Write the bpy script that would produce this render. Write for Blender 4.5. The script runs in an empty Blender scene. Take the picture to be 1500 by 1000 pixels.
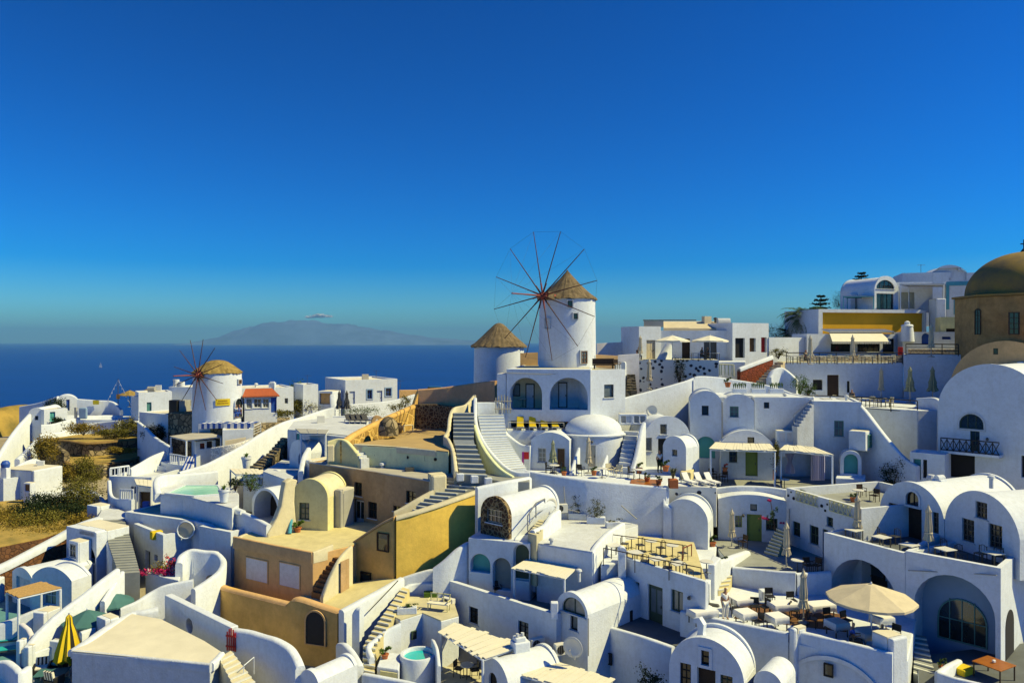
import bpy, math, random
from mathutils import Vector, Matrix
from mathutils.geometry import tessellate_polygon
C = bpy.context.scene.collection
F = 1100.0          # focal length in pixels of a 1500 px wide picture
SEA = -130.0
rnd = random.Random(7)

def Z(py, D): return (500 - py) * D / F
def at(px, py, D): return Vector(((px - 750) * D / F, D, (500 - py) * D / F))
def xy(px, D): return Vector(((px - 750) * D / F, D))
def gl(px, py, z): D = F * -z / (py - 500); return Vector(((px - 750) * D / F, D))   # where a level plane is seen

# ---------------------------------------------------------------- materials
MATS = {}
def nodes(name):
    m = bpy.data.materials.new(name); m.use_nodes = True
    nt = m.node_tree; b = nt.nodes['Principled BSDF']
    return m, nt, b
def mat(name, c, rough=.8, var=.12, scale=1.2, bump=.0, bscale=30, streak=0, streakc=(.35, .3, .24), spec=.3, metal=0, c2=None, trans=0):
    if name in MATS: return MATS[name]
    m, nt, b = nodes(name); N = nt.nodes; L = nt.links
    b.inputs['Roughness'].default_value = rough; b.inputs['Specular IOR Level'].default_value = spec
    b.inputs['Metallic'].default_value = metal
    g = N.new('ShaderNodeNewGeometry')
    n = N.new('ShaderNodeTexNoise'); n.inputs['Scale'].default_value = scale; n.inputs['Detail'].default_value = 6; n.inputs['Roughness'].default_value = .65
    L.new(g.outputs['Position'], n.inputs['Vector'])
    r = N.new('ShaderNodeValToRGB'); e = r.color_ramp.elements
    d = c2 if c2 else tuple(max(0, x * (1 - var * 1.6)) for x in c)
    e[0].position = .32; e[0].color = (*d, 1); e[1].position = .68; e[1].color = (*c, 1)
    L.new(n.outputs['Fac'], r.inputs['Fac']); out = r.outputs['Color']
    if streak:
        mp = N.new('ShaderNodeMapping'); mp.inputs['Scale'].default_value = (2.2, 2.2, .28)
        n2 = N.new('ShaderNodeTexNoise'); n2.inputs['Scale'].default_value = 1.1; n2.inputs['Detail'].default_value = 7; n2.inputs['Roughness'].default_value = .7
        L.new(g.outputs['Position'], mp.inputs['Vector']); L.new(mp.outputs[0], n2.inputs['Vector'])
        r2 = N.new('ShaderNodeValToRGB'); e2 = r2.color_ramp.elements; e2[0].position = .5; e2[0].color = (0, 0, 0, 1); e2[1].position = .78; e2[1].color = (streak,) * 3 + (1,)
        L.new(n2.outputs['Fac'], r2.inputs['Fac'])
        mx = N.new('ShaderNodeMix'); mx.data_type = 'RGBA'; mx.inputs[7].default_value = (*streakc, 1)
        L.new(r2.outputs['Color'], mx.inputs['Factor']); L.new(out, mx.inputs[6]); out = mx.outputs[2]
    if streak:      # uneven coats of limewash and small scuffs
        n4 = N.new('ShaderNodeTexNoise'); n4.inputs['Scale'].default_value = 3.6; n4.inputs['Detail'].default_value = 8; n4.inputs['Roughness'].default_value = .75; L.new(g.outputs['Position'], n4.inputs['Vector'])
        r4 = N.new('ShaderNodeValToRGB'); e4 = r4.color_ramp.elements; e4[0].position = .36; e4[0].color = (.87, .86, .84, 1); e4[1].position = .56; e4[1].color = (1, 1, 1, 1); L.new(n4.outputs['Fac'], r4.inputs['Fac'])
        mm = N.new('ShaderNodeMix'); mm.data_type = 'RGBA'; mm.blend_type = 'MULTIPLY'; mm.inputs['Factor'].default_value = .75; L.new(out, mm.inputs[6]); L.new(r4.outputs['Color'], mm.inputs[7]); out = mm.outputs[2]
    L.new(out, b.inputs['Base Color'])
    if bump:
        n3 = N.new('ShaderNodeTexNoise'); n3.inputs['Scale'].default_value = bscale; n3.inputs['Detail'].default_value = 4
        L.new(g.outputs['Position'], n3.inputs['Vector'])
        bp = N.new('ShaderNodeBump'); bp.inputs['Strength'].default_value = bump; bp.inputs['Distance'].default_value = .05
        L.new(n3.outputs['Fac'], bp.inputs['Height']); L.new(bp.outputs[0], b.inputs['Normal'])
    if trans:
        b.inputs['Transmission Weight'].default_value = trans
    MATS[name] = m; return m
def stonemat(name, stone, mortar, scale=2.2, gap=.08, stone2=None, spots=None):
    # irregular stones: a cell pattern with mortar between them; spots = separate stones set in plaster
    m, nt, b = nodes(name); N = nt.nodes; L = nt.links
    b.inputs['Roughness'].default_value = .9; b.inputs['Specular IOR Level'].default_value = .15
    g = N.new('ShaderNodeNewGeometry')
    w = N.new('ShaderNodeTexNoise'); w.inputs['Scale'].default_value = 1.7
    L.new(g.outputs['Position'], w.inputs['Vector'])
    mp = N.new('ShaderNodeMix'); mp.data_type = 'VECTOR'; mp.inputs['Factor'].default_value = .18
    L.new(g.outputs['Position'], mp.inputs[4]); L.new(w.outputs['Color'], mp.inputs[5])
    v = N.new('ShaderNodeTexVoronoi'); v.inputs['Scale'].default_value = scale; v.feature = 'F1' if spots else 'DISTANCE_TO_EDGE'
    L.new(mp.outputs[1], v.inputs['Vector'])
    r = N.new('ShaderNodeValToRGB'); e = r.color_ramp.elements
    if spots: e[0].position = spots; e[0].color = (1, 1, 1, 1); e[1].position = spots + .06; e[1].color = (0, 0, 0, 1)
    else: e[0].position = gap * .5; e[0].color = (0, 0, 0, 1); e[1].position = gap; e[1].color = (1, 1, 1, 1)
    L.new(v.outputs['Distance'], r.inputs['Fac'])
    v2 = N.new('ShaderNodeTexVoronoi'); v2.inputs['Scale'].default_value = scale; L.new(mp.outputs[1], v2.inputs['Vector'])
    r2 = N.new('ShaderNodeValToRGB'); r2.color_ramp.elements[0].color = (*stone, 1); r2.color_ramp.elements[1].color = (*(stone2 or tuple(x * .5 for x in stone)), 1)
    L.new(v2.outputs['Color'], r2.inputs['Fac'])
    mx = N.new('ShaderNodeMix'); mx.data_type = 'RGBA'; mx.inputs[6].default_value = (*mortar, 1)
    L.new(r.outputs['Color'], mx.inputs['Factor']); L.new(r2.outputs['Color'], mx.inputs[7]); L.new(mx.outputs[2], b.inputs['Base Color'])
    bp = N.new('ShaderNodeBump'); bp.inputs['Strength'].default_value = .7; bp.inputs['Distance'].default_value = .06
    L.new(r.outputs['Color'], bp.inputs['Height']); L.new(bp.outputs[0], b.inputs['Normal'])
    MATS[name] = m; return m
def M(n): return MATS[n] if isinstance(n, str) else n

mat('white', (.73, .80, .92), .75, .07, .5, .3, 9, streak=.42, streakc=(.54, .56, .60))
mat('white2', (.66, .71, .79), .8, .12, .6, .45, 9, streak=.5, streakc=(.46, .45, .42))
mat('lilac', (.70, .70, .76), .8, .07, .9, .2, 14, streak=.2, streakc=(.5, .5, .55))
mat('cream', (.74, .68, .48), .8, .1, 1, .25, 14, streak=.3, streakc=(.5, .42, .26))
mat('paleyellow', (.78, .74, .40), .8, .1, 1, .25, 14, streak=.3, streakc=(.5, .45, .24))
mat('yellowwall', (.90, .62, .12), .85, .14, .7, .25, 10, streak=.35, streakc=(.60, .38, .10))
mat('ochre', (.80, .50, .16), .88, .2, .6, .3, 9, streak=.5, streakc=(.62, .40, .10))
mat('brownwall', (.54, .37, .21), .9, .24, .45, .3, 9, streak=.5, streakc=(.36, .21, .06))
mat('tanwall', (.74, .47, .22), .88, .16, .6, .3, 9, streak=.4, streakc=(.34, .22, .11))
mat('plazawall', (.78, .47, .24), .88, .16, .6, .3, 9, streak=.4, streakc=(.50, .30, .15))
mat('mustard', (.78, .42, .02), .8, .1, .6, .1)
mat('greenwall', (.80, .86, .54), .85, .12, .7, .25, 10, streak=.4, streakc=(.45, .50, .36))
mat('greywall', (.42, .42, .40), .85, .14, .7, .2)
mat('churchstone', (.46, .30, .12), .92, .25, 1.6, .5, 8, streak=.5, streakc=(.22, .15, .07))
mat('domeroof', (.17, .13, .07), .9, .3, .5, .3, 8, c2=(.33, .22, .05))
mat('teal', (.10, .42, .42), .7, .08, 1, 0)
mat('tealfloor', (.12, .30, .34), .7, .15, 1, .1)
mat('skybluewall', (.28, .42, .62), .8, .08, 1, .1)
mat('floor', (.62, .58, .40), .85, .14, 1.3, .15, 20)
mat('yellowfloor', (.70, .62, .34), .85, .14, 1.3, .15, 20)
mat('plazafloor', (.50, .36, .17), .9, .16, .5, .15, 20)
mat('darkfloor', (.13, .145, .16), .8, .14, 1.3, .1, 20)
mat('greyfloor', (.32, .34, .33), .85, .14, 1.3, .15, 20)
mat('roofgrey', (.50, .48, .43), .85, .16, .7, .2, 12)
mat('roofcream', (.76, .72, .58), .85, .1, .6, .2, 12)
mat('green_paint', (.22, .30, .07), .5, .08, 4)
mat('dkgreen', (.05, .085, .06), .5, .08, 4)
mat('bluepaint', (.03, .10, .45), .5, .1, 4)
mat('cyanpaint', (.08, .36, .50), .5, .1, 4)
mat('tealpaint', (.10, .28, .27), .5, .1, 4)
mat('dark', (.012, .012, .014), .6, .1, 4)
mat('black', (.02, .02, .022), .5, .1, 4)
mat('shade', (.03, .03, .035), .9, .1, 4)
mat('metal', (.10, .10, .10), .45, .1, 4, metal=.4)
mat('steel', (.45, .45, .45), .4, .1, 4, metal=.7)
mat('glass', (.02, .03, .035), .08, .2, .7, spec=.8)
mat('glasslight', (.18, .22, .24), .15, .3, .9, spec=.8)
mat('curtainglass', (.35, .36, .34), .3, .3, 1.5, spec=.6)
mat('wood', (.20, .10, .045), .6, .25, 7, .1)
mat('darkwood', (.05, .028, .018), .6, .25, 7, .1)
mat('orangewood', (.38, .13, .02), .35, .15, 4, .05)
mat('redwood', (.26, .045, .02), .6, .2, 5)
mat('reed', (.60, .38, .14), .85, .25, 9, .3, 40)
mat('thatch', (.25, .19, .115), .95, .35, 2.2, .8, 26, streak=.5, streakc=(.13, .09, .05))
mat('thatchyellow', (.42, .30, .10), .95, .35, 2.2, .8, 26, streak=.5, streakc=(.25, .17, .06))
mat('canvas', (.80, .77, .64), .85, .06, 2, .1)
mat('canvasbeige', (.66, .58, .42), .85, .1, 2, .1)
mat('canvasgreen', (.36, .38, .24), .85, .12, 2, .1)
mat('canvasteal', (.06, .17, .18), .8, .1, 2)
mat('yellowcloth', (.75, .55, .02), .8, .08, 2)
mat('darkcanvas', (.06, .055, .04), .8, .1, 2)
mat('cloth', (.82, .82, .82), .8, .04, 2)
mat('lilaccloth', (.62, .58, .78), .8, .06, 2)
mat('tealcloth', (.02, .42, .42), .8, .08, 2)
mat('orangecloth', (.70, .30, .05), .8, .08, 2)
mat('redpaint', (.50, .02, .02), .5, .1, 3)
mat('purple', (.35, .03, .25), .8, .1, 3)
mat('yellowsign', (.72, .55, .02), .6, .08, 3)
mat('terracotta', (.50, .16, .06), .8, .15, 5)
mat('rooftile', (.48, .12, .04), .8, .2, 5, .4, 30)
mat('dirt', (.30, .19, .07), .95, .3, .6, .5, 6)
mat('drygrass', (.50, .34, .09), .95, .4, .9, .6, 9, c2=(.24, .19, .05))
mat('hill', (.40, .27, .06), .95, .4, .25, .6, 3, c2=(.13, .11, .03))
mat('leaf', (.09, .16, .03), .7, .4, 3, spec=.2)
mat('leafolive', (.20, .185, .03), .75, .4, 2, spec=.2)
mat('leafyellow', (.30, .22, .03), .75, .4, 2, spec=.2)
mat('leafgrey', (.16, .17, .09), .75, .3, 3, spec=.2)
mat('leafbright', (.10, .19, .02), .7, .3, 3, spec=.2)
mat('leafdark', (.02, .04, .012), .7, .3, 3, spec=.2)
mat('pink', (.65, .02, .16), .7, .2, 5)
mat('redflower', (.60, .03, .05), .7, .2, 5)
mat('bark', (.12, .08, .05), .9, .3, 5, .4)
mat('skin', (.36, .19, .12), .6, .05, 5)
mat('hair', (.02, .014, .01), .6, .1, 5)
mat('spoke', (.13, .055, .04), .7, .3, 3)
mat('spokered', (.30, .06, .045), .6, .2, 3)
mat('rope', (.10, .10, .10), .8, .1, 3)
mat('poolwater', (.0, .55, .60), .06, .1, 1.5, .3, 3, spec=.6)
mat('poolpale', (.30, .72, .52), .06, .1, 1.5, .3, 3, spec=.6)
mat('plasticwhite', (.70, .70, .66), .4, .05, 3)
mat('nosing', (.70, .72, .68), .7, .08, 3)
stonemat('stoneochre', (.48, .30, .08), (.66, .44, .14), 1.7, .10, (.22, .13, .05))
stonemat('stonedark', (.07, .05, .035), (.34, .22, .11), 2.4, .13, (.03, .025, .02))
stonemat('stonegrey', (.42, .34, .21), (.08, .07, .05), 2.0, .10, (.12, .10, .07))
stonemat('stonelava', (.045, .035, .025), (.26, .20, .11), 4.2, .13, (.10, .05, .03))
stonemat('stonebrown', (.20, .09, .04), (.10, .05, .03), 3.5, .1, (.09, .05, .03))
stonemat('stonered', (.26, .06, .03), (.12, .035, .02), 3.5, .1, (.14, .04, .03))
stonemat('stonecream', (.55, .47, .34), (.66, .58, .44), 3.2, .1, (.36, .28, .20))
stonemat('spotted', (.03, .035, .05), (.76, .76, .73), 2.4, spots=.27, stone2=(.06, .06, .08))
stonemat('whitestone', (.60, .60, .58), (.76, .76, .74), 3.0, .12, (.42, .42, .44))

# ---------------------------------------------------------------- mesh builder
def arc(w, zs, r, n=20, w0=0.0):          # arch top, left to right, from (w0,zs) to (w0+w,zs), rise r
    R = (w * w / 4 + r * r) / (2 * r); cz = zs + r - R; a = math.asin(min(1, w / 2 / R))
    if r > w / 2: a = math.pi - a
    return [(w0 + w / 2 + R * math.sin(-a + 2 * a * i / n), cz + R * math.cos(-a + 2 * a * i / n)) for i in range(n + 1)]

class Fac:
    """a vertical plane through ground points a (left) and b (right)"""
    def __init__(s, a, b):
        s.a = Vector(a[:2]); s.b = Vector(b[:2]); s.w = (s.b - s.a).length; s.u = (s.b - s.a) / s.w
        s.n = Vector((s.u.y, -s.u.x))
    def hit(s, px, py):
        d = Vector(((px - 750) / F, 1.0)); t = s.a.dot(s.n) / d.dot(s.n)
        return ((d * t - s.a).dot(s.u), (500 - py) / F * t)
    def p(s, k, z, d=0.0):                  # k along, z up, d inward
        q = s.a + s.u * k - s.n * d; return Vector((q.x, q.y, z))
    def rect(s, x0, y0, x1, y1):
        xm, ym = (x0 + x1) / 2, (y0 + y1) / 2
        s0, s1 = s.hit(x0, ym)[0], s.hit(x1, ym)[0]; z1, z0 = s.hit(xm, y0)[1], s.hit(xm, y1)[1]
        return s0, s1, z0, z1

class MB:
    def __init__(s): s.v = []; s.f = []
    def add(s, vs, fs):
        k = len(s.v); s.v += [tuple(v) for v in vs]; s.f += [tuple(i + k for i in f) for f in fs]; return s
    def prism(s, poly, z0, z1):
        poly = [Vector(p[:2]) for p in poly]; n = len(poly)
        A = lambda z, i: z[i] if isinstance(z, (list, tuple)) else z
        tri = tessellate_polygon([[Vector((p.x, p.y, 0)) for p in poly]])
        vs = [(p.x, p.y, A(z0, i)) for i, p in enumerate(poly)] + [(p.x, p.y, A(z1, i)) for i, p in enumerate(poly)]
        fs = [tuple(t) for t in tri] + [tuple(i + n for i in t) for t in tri] + [(i, (i + 1) % n, n + (i + 1) % n, n + i) for i in range(n)]
        if n == 4: fs = [(0, 1, 2, 3), (4, 5, 6, 7)] + fs[-4:]
        return s.add(vs, fs)
    def plate(s, fc, outline, holes=(), d0=0.0, d1=.3):
        loops = [[Vector((a, b, 0)) for a, b in outline]] + [[Vector((a, b, 0)) for a, b in h] for h in holes]
        flat = [p for l in loops for p in l]; tri = tessellate_polygon(loops); n = len(flat)
        vs = [fc.p(p.x, p.y, d0) for p in flat] + [fc.p(p.x, p.y, d1) for p in flat]
        fs = [tuple(t) for t in tri] + [tuple(i + n for i in t) for t in tri]; k = 0
        if len(loops) == 1 and len(flat) == 4: fs = [(0, 1, 2, 3), (4, 5, 6, 7)]
        for l in loops:
            m = len(l); fs += [(k + i, k + (i + 1) % m, n + k + (i + 1) % m, n + k + i) for i in range(m)]; k += m
        return s.add(vs, fs)
    def fbox(s, fc, s0, s1, z0, z1, d0, d1): return s.plate(fc, [(s0, z0), (s1, z0), (s1, z1), (s0, z1)], (), d0, d1)
    def box(s, c, size, rz=0.0, rx=0.0):
        m = Matrix.Rotation(rz, 3, 'Z') @ Matrix.Rotation(rx, 3, 'X'); c = Vector(c); x, y, z = (k / 2 for k in size)
        vs = [c + m @ Vector((a * x, b * y, e * z)) for e in (-1, 1) for a, b in ((-1, -1), (1, -1), (1, 1), (-1, 1))]
        return s.add(vs, [(0, 1, 2, 3), (4, 5, 6, 7), (0, 1, 5, 4), (1, 2, 6, 5), (2, 3, 7, 6), (3, 0, 4, 7)])
    def tube(s, p0, p1, r0, r1=None, n=8):
        p0, p1 = Vector(p0), Vector(p1); r1 = r0 if r1 is None else r1; d = (p1 - p0).normalized()
        a = d.orthogonal().normalized(); b = d.cross(a)
        vs = [p + (a * math.cos(t) + b * math.sin(t)) * r for p, r in ((p0, r0), (p1, r1)) for t in (2 * math.pi * i / n for i in range(n))]
        return s.add(vs, [tuple(range(n)), tuple(range(n, 2 * n))] + [(i, (i + 1) % n, n + (i + 1) % n, n + i) for i in range(n)])
    def lathe(s, c, prof, n=32, sq=None):
        c = Vector(c); m = len(prof)
        vs = [c + Vector((r * math.cos(t), r * math.sin(t), z)) for r, z in prof for t in (2 * math.pi * i / n for i in range(n))]
        fs = [(j * n + i, j * n + (i + 1) % n, (j + 1) * n + (i + 1) % n, (j + 1) * n + i) for j in range(m - 1) for i in range(n)]
        return s.add(vs, fs + [tuple(range(n)), tuple(range((m - 1) * n, m * n))])
    def leaves(s, c, rad, n, size, seed=1, flat=0.0, up=0.0):
        # leaf clumps: many small bent leaf quads gathered round random clump centres within an ellipsoid
        R = random.Random(seed); c = Vector(c); cl = []
        for k in range(max(3, n // 40)):
            d = Vector((R.gauss(0, 1), R.gauss(0, 1), R.gauss(0, 1) + up)).normalized() * R.uniform(.35, .95)
            cl.append((d, R.uniform(.18, .36)))
        for i in range(n):
            d, w = R.choice(cl); q = d + Vector((R.gauss(0, w), R.gauss(0, w), R.gauss(0, w))) * .6
            p = c + Vector((q.x * rad[0], q.y * rad[1], q.z * rad[2]))
            a = Vector((R.gauss(0, 1), R.gauss(0, 1), R.gauss(0, 1 - flat))).normalized(); b = a.orthogonal().normalized()
            b = Matrix.Rotation(R.uniform(0, 6.28), 3, a) @ b; e = a.cross(b); z = size * R.uniform(.6, 1.3)
            s.add([p - b * z * .5, p - e * z * .28, p + b * z * .5, p + e * z * .28], [(0, 1, 2, 3)])
        return s
    def blades(s, c, n, h, spread, w, seed=1, curve=.5, lean=0.0):
        R = random.Random(seed); c = Vector(c)
        for i in range(n):
            t = R.uniform(0, 6.283); o = Vector((math.cos(t), math.sin(t), 0)); H = h * R.uniform(.65, 1.1); S = spread * R.uniform(.3, 1.1)
            q = o.cross(Vector((0, 0, 1))) * w * .5
            p0 = c; p1 = c + o * S * .45 + Vector((0, 0, H * .7)); p2 = c + o * S + Vector((0, 0, H * (1 - curve * R.uniform(.2, 1))))
            s.add([p0 - q, p0 + q, p1 + q, p1 - q, p2], [(0, 1, 2, 3), (3, 2, 4)])
        return s
    def build(s, name, m, parent=None, bevel=0.0, smooth=0, seg=2):
        off = wloc(parent) if parent else Vector((0, 0, 0))
        me = bpy.data.meshes.new(name); me.from_pydata([(x - off.x, y - off.y, z - off.z) for x, y, z in s.v], [], s.f)
        import bmesh
        bm = bmesh.new(); bm.from_mesh(me); bmesh.ops.remove_doubles(bm, verts=bm.verts, dist=1e-4)
        if s.f and len(s.f) < 3000: bmesh.ops.recalc_face_normals(bm, faces=bm.faces)
        bm.to_mesh(me); bm.free()
        me.materials.append(M(m)); o = bpy.data.objects.new(name, me); C.objects.link(o)
        if parent: o.parent = parent
        if smooth:
            for p in me.polygons: p.use_smooth = True
            me.set_sharp_from_angle(angle=math.radians(smooth))
        if bevel:
            b = o.modifiers.new('bevel', 'BEVEL'); b.width = bevel; b.segments = seg; b.limit_method = 'ANGLE'; b.angle_limit = math.radians(38); b.harden_normals = False
        return o

def wloc(o):
    v = Vector((0, 0, 0))
    while o: v += o.location; o = o.parent
    return v
def tag(o, label, cat, group=None, kind=None):
    if label: o['label'] = label
    if cat: o['category'] = cat
    if group: o['group'] = group
    if kind: o['kind'] = kind
    return o
def thing(name, label, cat, loc=(0, 0, 0), group=None):
    o = bpy.data.objects.new(name, None); o.empty_display_size = .3; C.objects.link(o); o.location = Vector(loc)
    return tag(o, label, cat, group)
def copy_tree(o, parent=None):
    c = o.copy(); C.objects.link(c); c.parent = parent
    for ch in list(o.children): copy_tree(ch, c)
    return c
class Proto:
    def __init__(s, root): s.root = root; s.used = False
    def put(s, loc, rz=0.0, label=None, group=None, scale=1.0):
        o = s.root if not s.used else copy_tree(s.root)
        s.used = True; o.location = Vector(loc); o.rotation_euler = (0, 0, rz); o.scale = (scale,) * 3
        if label: o['label'] = label
        if group: o['group'] = group
        return o

def catmull(P, k=6):
    if len(P) < 3: return [Vector(p) for p in P]
    P = [Vector(p) for p in P]; Q = [P[0] * 2 - P[1]] + P + [P[-1] * 2 - P[-2]]; out = []
    for i in range(1, len(Q) - 2):
        a, b, c, d = Q[i - 1:i + 3]
        for j in range(k):
            t = j / k; out.append(.5 * ((2 * b) + (c - a) * t + (2 * a - 5 * b + 4 * c - d) * t * t + (3 * b - a - 3 * c + d) * t ** 3))
    out.append(P[-1]); return out
def strip(mb, P, th, zb, round_=.3):
    """wall standing along the 3D line P (the middle of its top), going down to zb"""
    n = len(P); prof = []
    r = th * round_
    prof = [(-.5, None), (-.5, -r), (-.5 + round_ * .35, -r * .3), (-.5 + round_, 0), (.5 - round_, 0), (.5 - round_ * .35, -r * .3), (.5, -r), (.5, None)]
    m = len(prof); vs = []
    for i, p in enumerate(P):
        d0 = (P[i] - P[i - 1]) if i else (P[1] - P[0]); d1 = (P[i + 1] - P[i]) if i < n - 1 else d0
        d0 = Vector((d0.x, d0.y)); d1 = Vector((d1.x, d1.y)); d0 = d0.normalized() if d0.length > 1e-6 else d1.normalized(); d1 = d1.normalized() if d1.length > 1e-6 else d0
        t = (d0 + d1); t = t.normalized() if t.length > 1e-4 else d0; k = 1 / max(.45, abs(t.dot(d0)))
        q = Vector((t.y, -t.x)) * th * k; b = zb[i] if isinstance(zb, list) else zb
        for a, z in prof: vs.append((p.x + q.x * a, p.y + q.y * a, min(b, p.z - .1) if z is None else p.z + z))
    fs = [(i * m + j, i * m + (j + 1) % m, (i + 1) * m + (j + 1) % m, (i + 1) * m + j) for i in range(n - 1) for j in range(m)]
    mb.add(vs, fs + [tuple(range(m)), tuple(range((n - 1) * m, n * m))]); return mb
def wall(label, pts, zb, th=.35, m='white', name='wall', cat='wall', curve=True, parent=None, round_=.3, group=None):
    P = [at(*p) for p in pts]
    if curve: P = catmull(P)
    elif len(P) > 2: P = P
    base = Vector((P[0].x, P[0].y, zb))
    if parent: return strip(MB(), P, th, zb, round_).build(name, m, parent, smooth=40)
    o = strip(MB(), [p - base for p in P], th, -.0, round_).build(name, m, None, smooth=40)
    o.location = base; return tag(o, label, cat, group)

# ---------------------------------------------------------------- openings and houses
def hole_of(fc, kind, x0, y0, x1, y1):
    s0, s1, z0, z1 = fc.rect(x0, y0, x1, y1)
    if kind[0] == 'a':
        w = s1 - s0; r = min(w / 2, (z1 - z0) * .7)
        top = arc(w, z1 - r, r, 14, s0)
        return [(s0, z0), (s1, z0)] + top[::-1], (s0, s1, z0, z1)
    return [(s0, z0), (s1, z0), (s1, z1), (s0, z1)], (s0, s1, z0, z1)
def fill_opening(fc, parent, kind, r, o, t):
    """window, door or niche inside a hole r of a facade whose wall is t thick (t < 0: mounted on the face)"""
    s0, s1, z0, z1 = r; w, h = s1 - s0, z1 - z0; col = o.get('c', 'dkgreen'); gm = o.get('g', 'glass')
    dep = (t * .55) if t > 0 else -.05; th = .05; fr = min(.07, w * .12)
    out = hole_top = [(s0, z0), (s1, z0), (s1, z1), (s0, z1)]
    ar = kind[0] == 'a'; k = kind[-1]
    if ar:
        rr = min(w / 2, h * .7); out = [(s0, z0), (s1, z0)] + arc(w, z1 - rr, rr, 14, s0)[::-1]
    if k == 'n':   # niche: coloured back
        MB().plate(fc, out, (), t - .03 if t > 0 else -.02, t - .01 if t > 0 else .02).build('niche', col, parent); return
    if k == 'v':  # closing plate; its dark default puts the shade of the void into colour
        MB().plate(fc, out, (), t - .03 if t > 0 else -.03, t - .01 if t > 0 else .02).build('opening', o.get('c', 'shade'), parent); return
    sc_ = lambda q, e: [((a - (s0 + w / 2)) * (1 - 2 * e / w) + s0 + w / 2, (b - (z0 + h / 2)) * (1 - 2 * e / h) + z0 + h / 2) for a, b in q]
    if k == 'd':
        f = MB().plate(fc, out, [sc_(out, fr)], dep - th, dep + th); f = f.build('door', o.get('fc', col), parent)
        b = MB().plate(fc, sc_(out, fr), (), dep - .01, dep + .03)
        b.build('leaf', col, f)
        if o.get('glass'):
            for a0, a1 in ((.12, .45), (.55, .88)):
                MB().fbox(fc, s0 + w * a0, s0 + w * a1, z0 + h * .3, z0 + h * .9, dep - .02, dep + .0).build('pane', gm, f)
        else:
            p = MB()
            for a0, a1 in ((.16, .45), (.55, .84)):
                for b0, b1 in ((.1, .42), (.5, .9)): p.fbox(fc, s0 + w * a0, s0 + w * a1, z0 + h * b0, z0 + h * b1, dep - .025, dep + .0)
            p.build('panel', col, f)
        MB().fbox(fc, s0 + w * .8, s0 + w * .8 + .05, z0 + h * .45, z0 + h * .45 + .16, dep - .08, dep - .01).build('handle', 'metal', f)
        return
    fm = MB().plate(fc, out, [sc_(out, fr)], dep - th, dep + th)
    nx, ny = o.get('nx', 2), o.get('ny', 2); br = .022
    for i in range(1, nx): x = s0 + w * i / nx; fm.fbox(fc, x - br, x + br, z0 + fr, z1 - fr, dep - th * .7, dep + .01)
    for i in range(1, ny): z = z0 + h * i / ny; fm.fbox(fc, s0 + fr, s1 - fr, z - br, z + br, dep - th * .6, dep + .01)
    wn = fm.build('window', col, parent)
    MB().plate(fc, sc_(out, fr * .8), (), dep + .012, dep + .03).build('pane', gm, wn)
    if o.get('sill', t > 0 and w > .5):
        MB().fbox(fc, s0 - .08, s1 + .08, z0 - .07, z0 - .003, -.07, dep - th - .003 if t > 0 else .02).build('sill', o.get('sc', 'white2'), wn)
    if o.get('surround'):
        e = .14; MB().plate(fc, sc_(out, -e), [sc_(out, .0)], -.045, .02).build('surround', o['surround'], wn)
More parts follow.
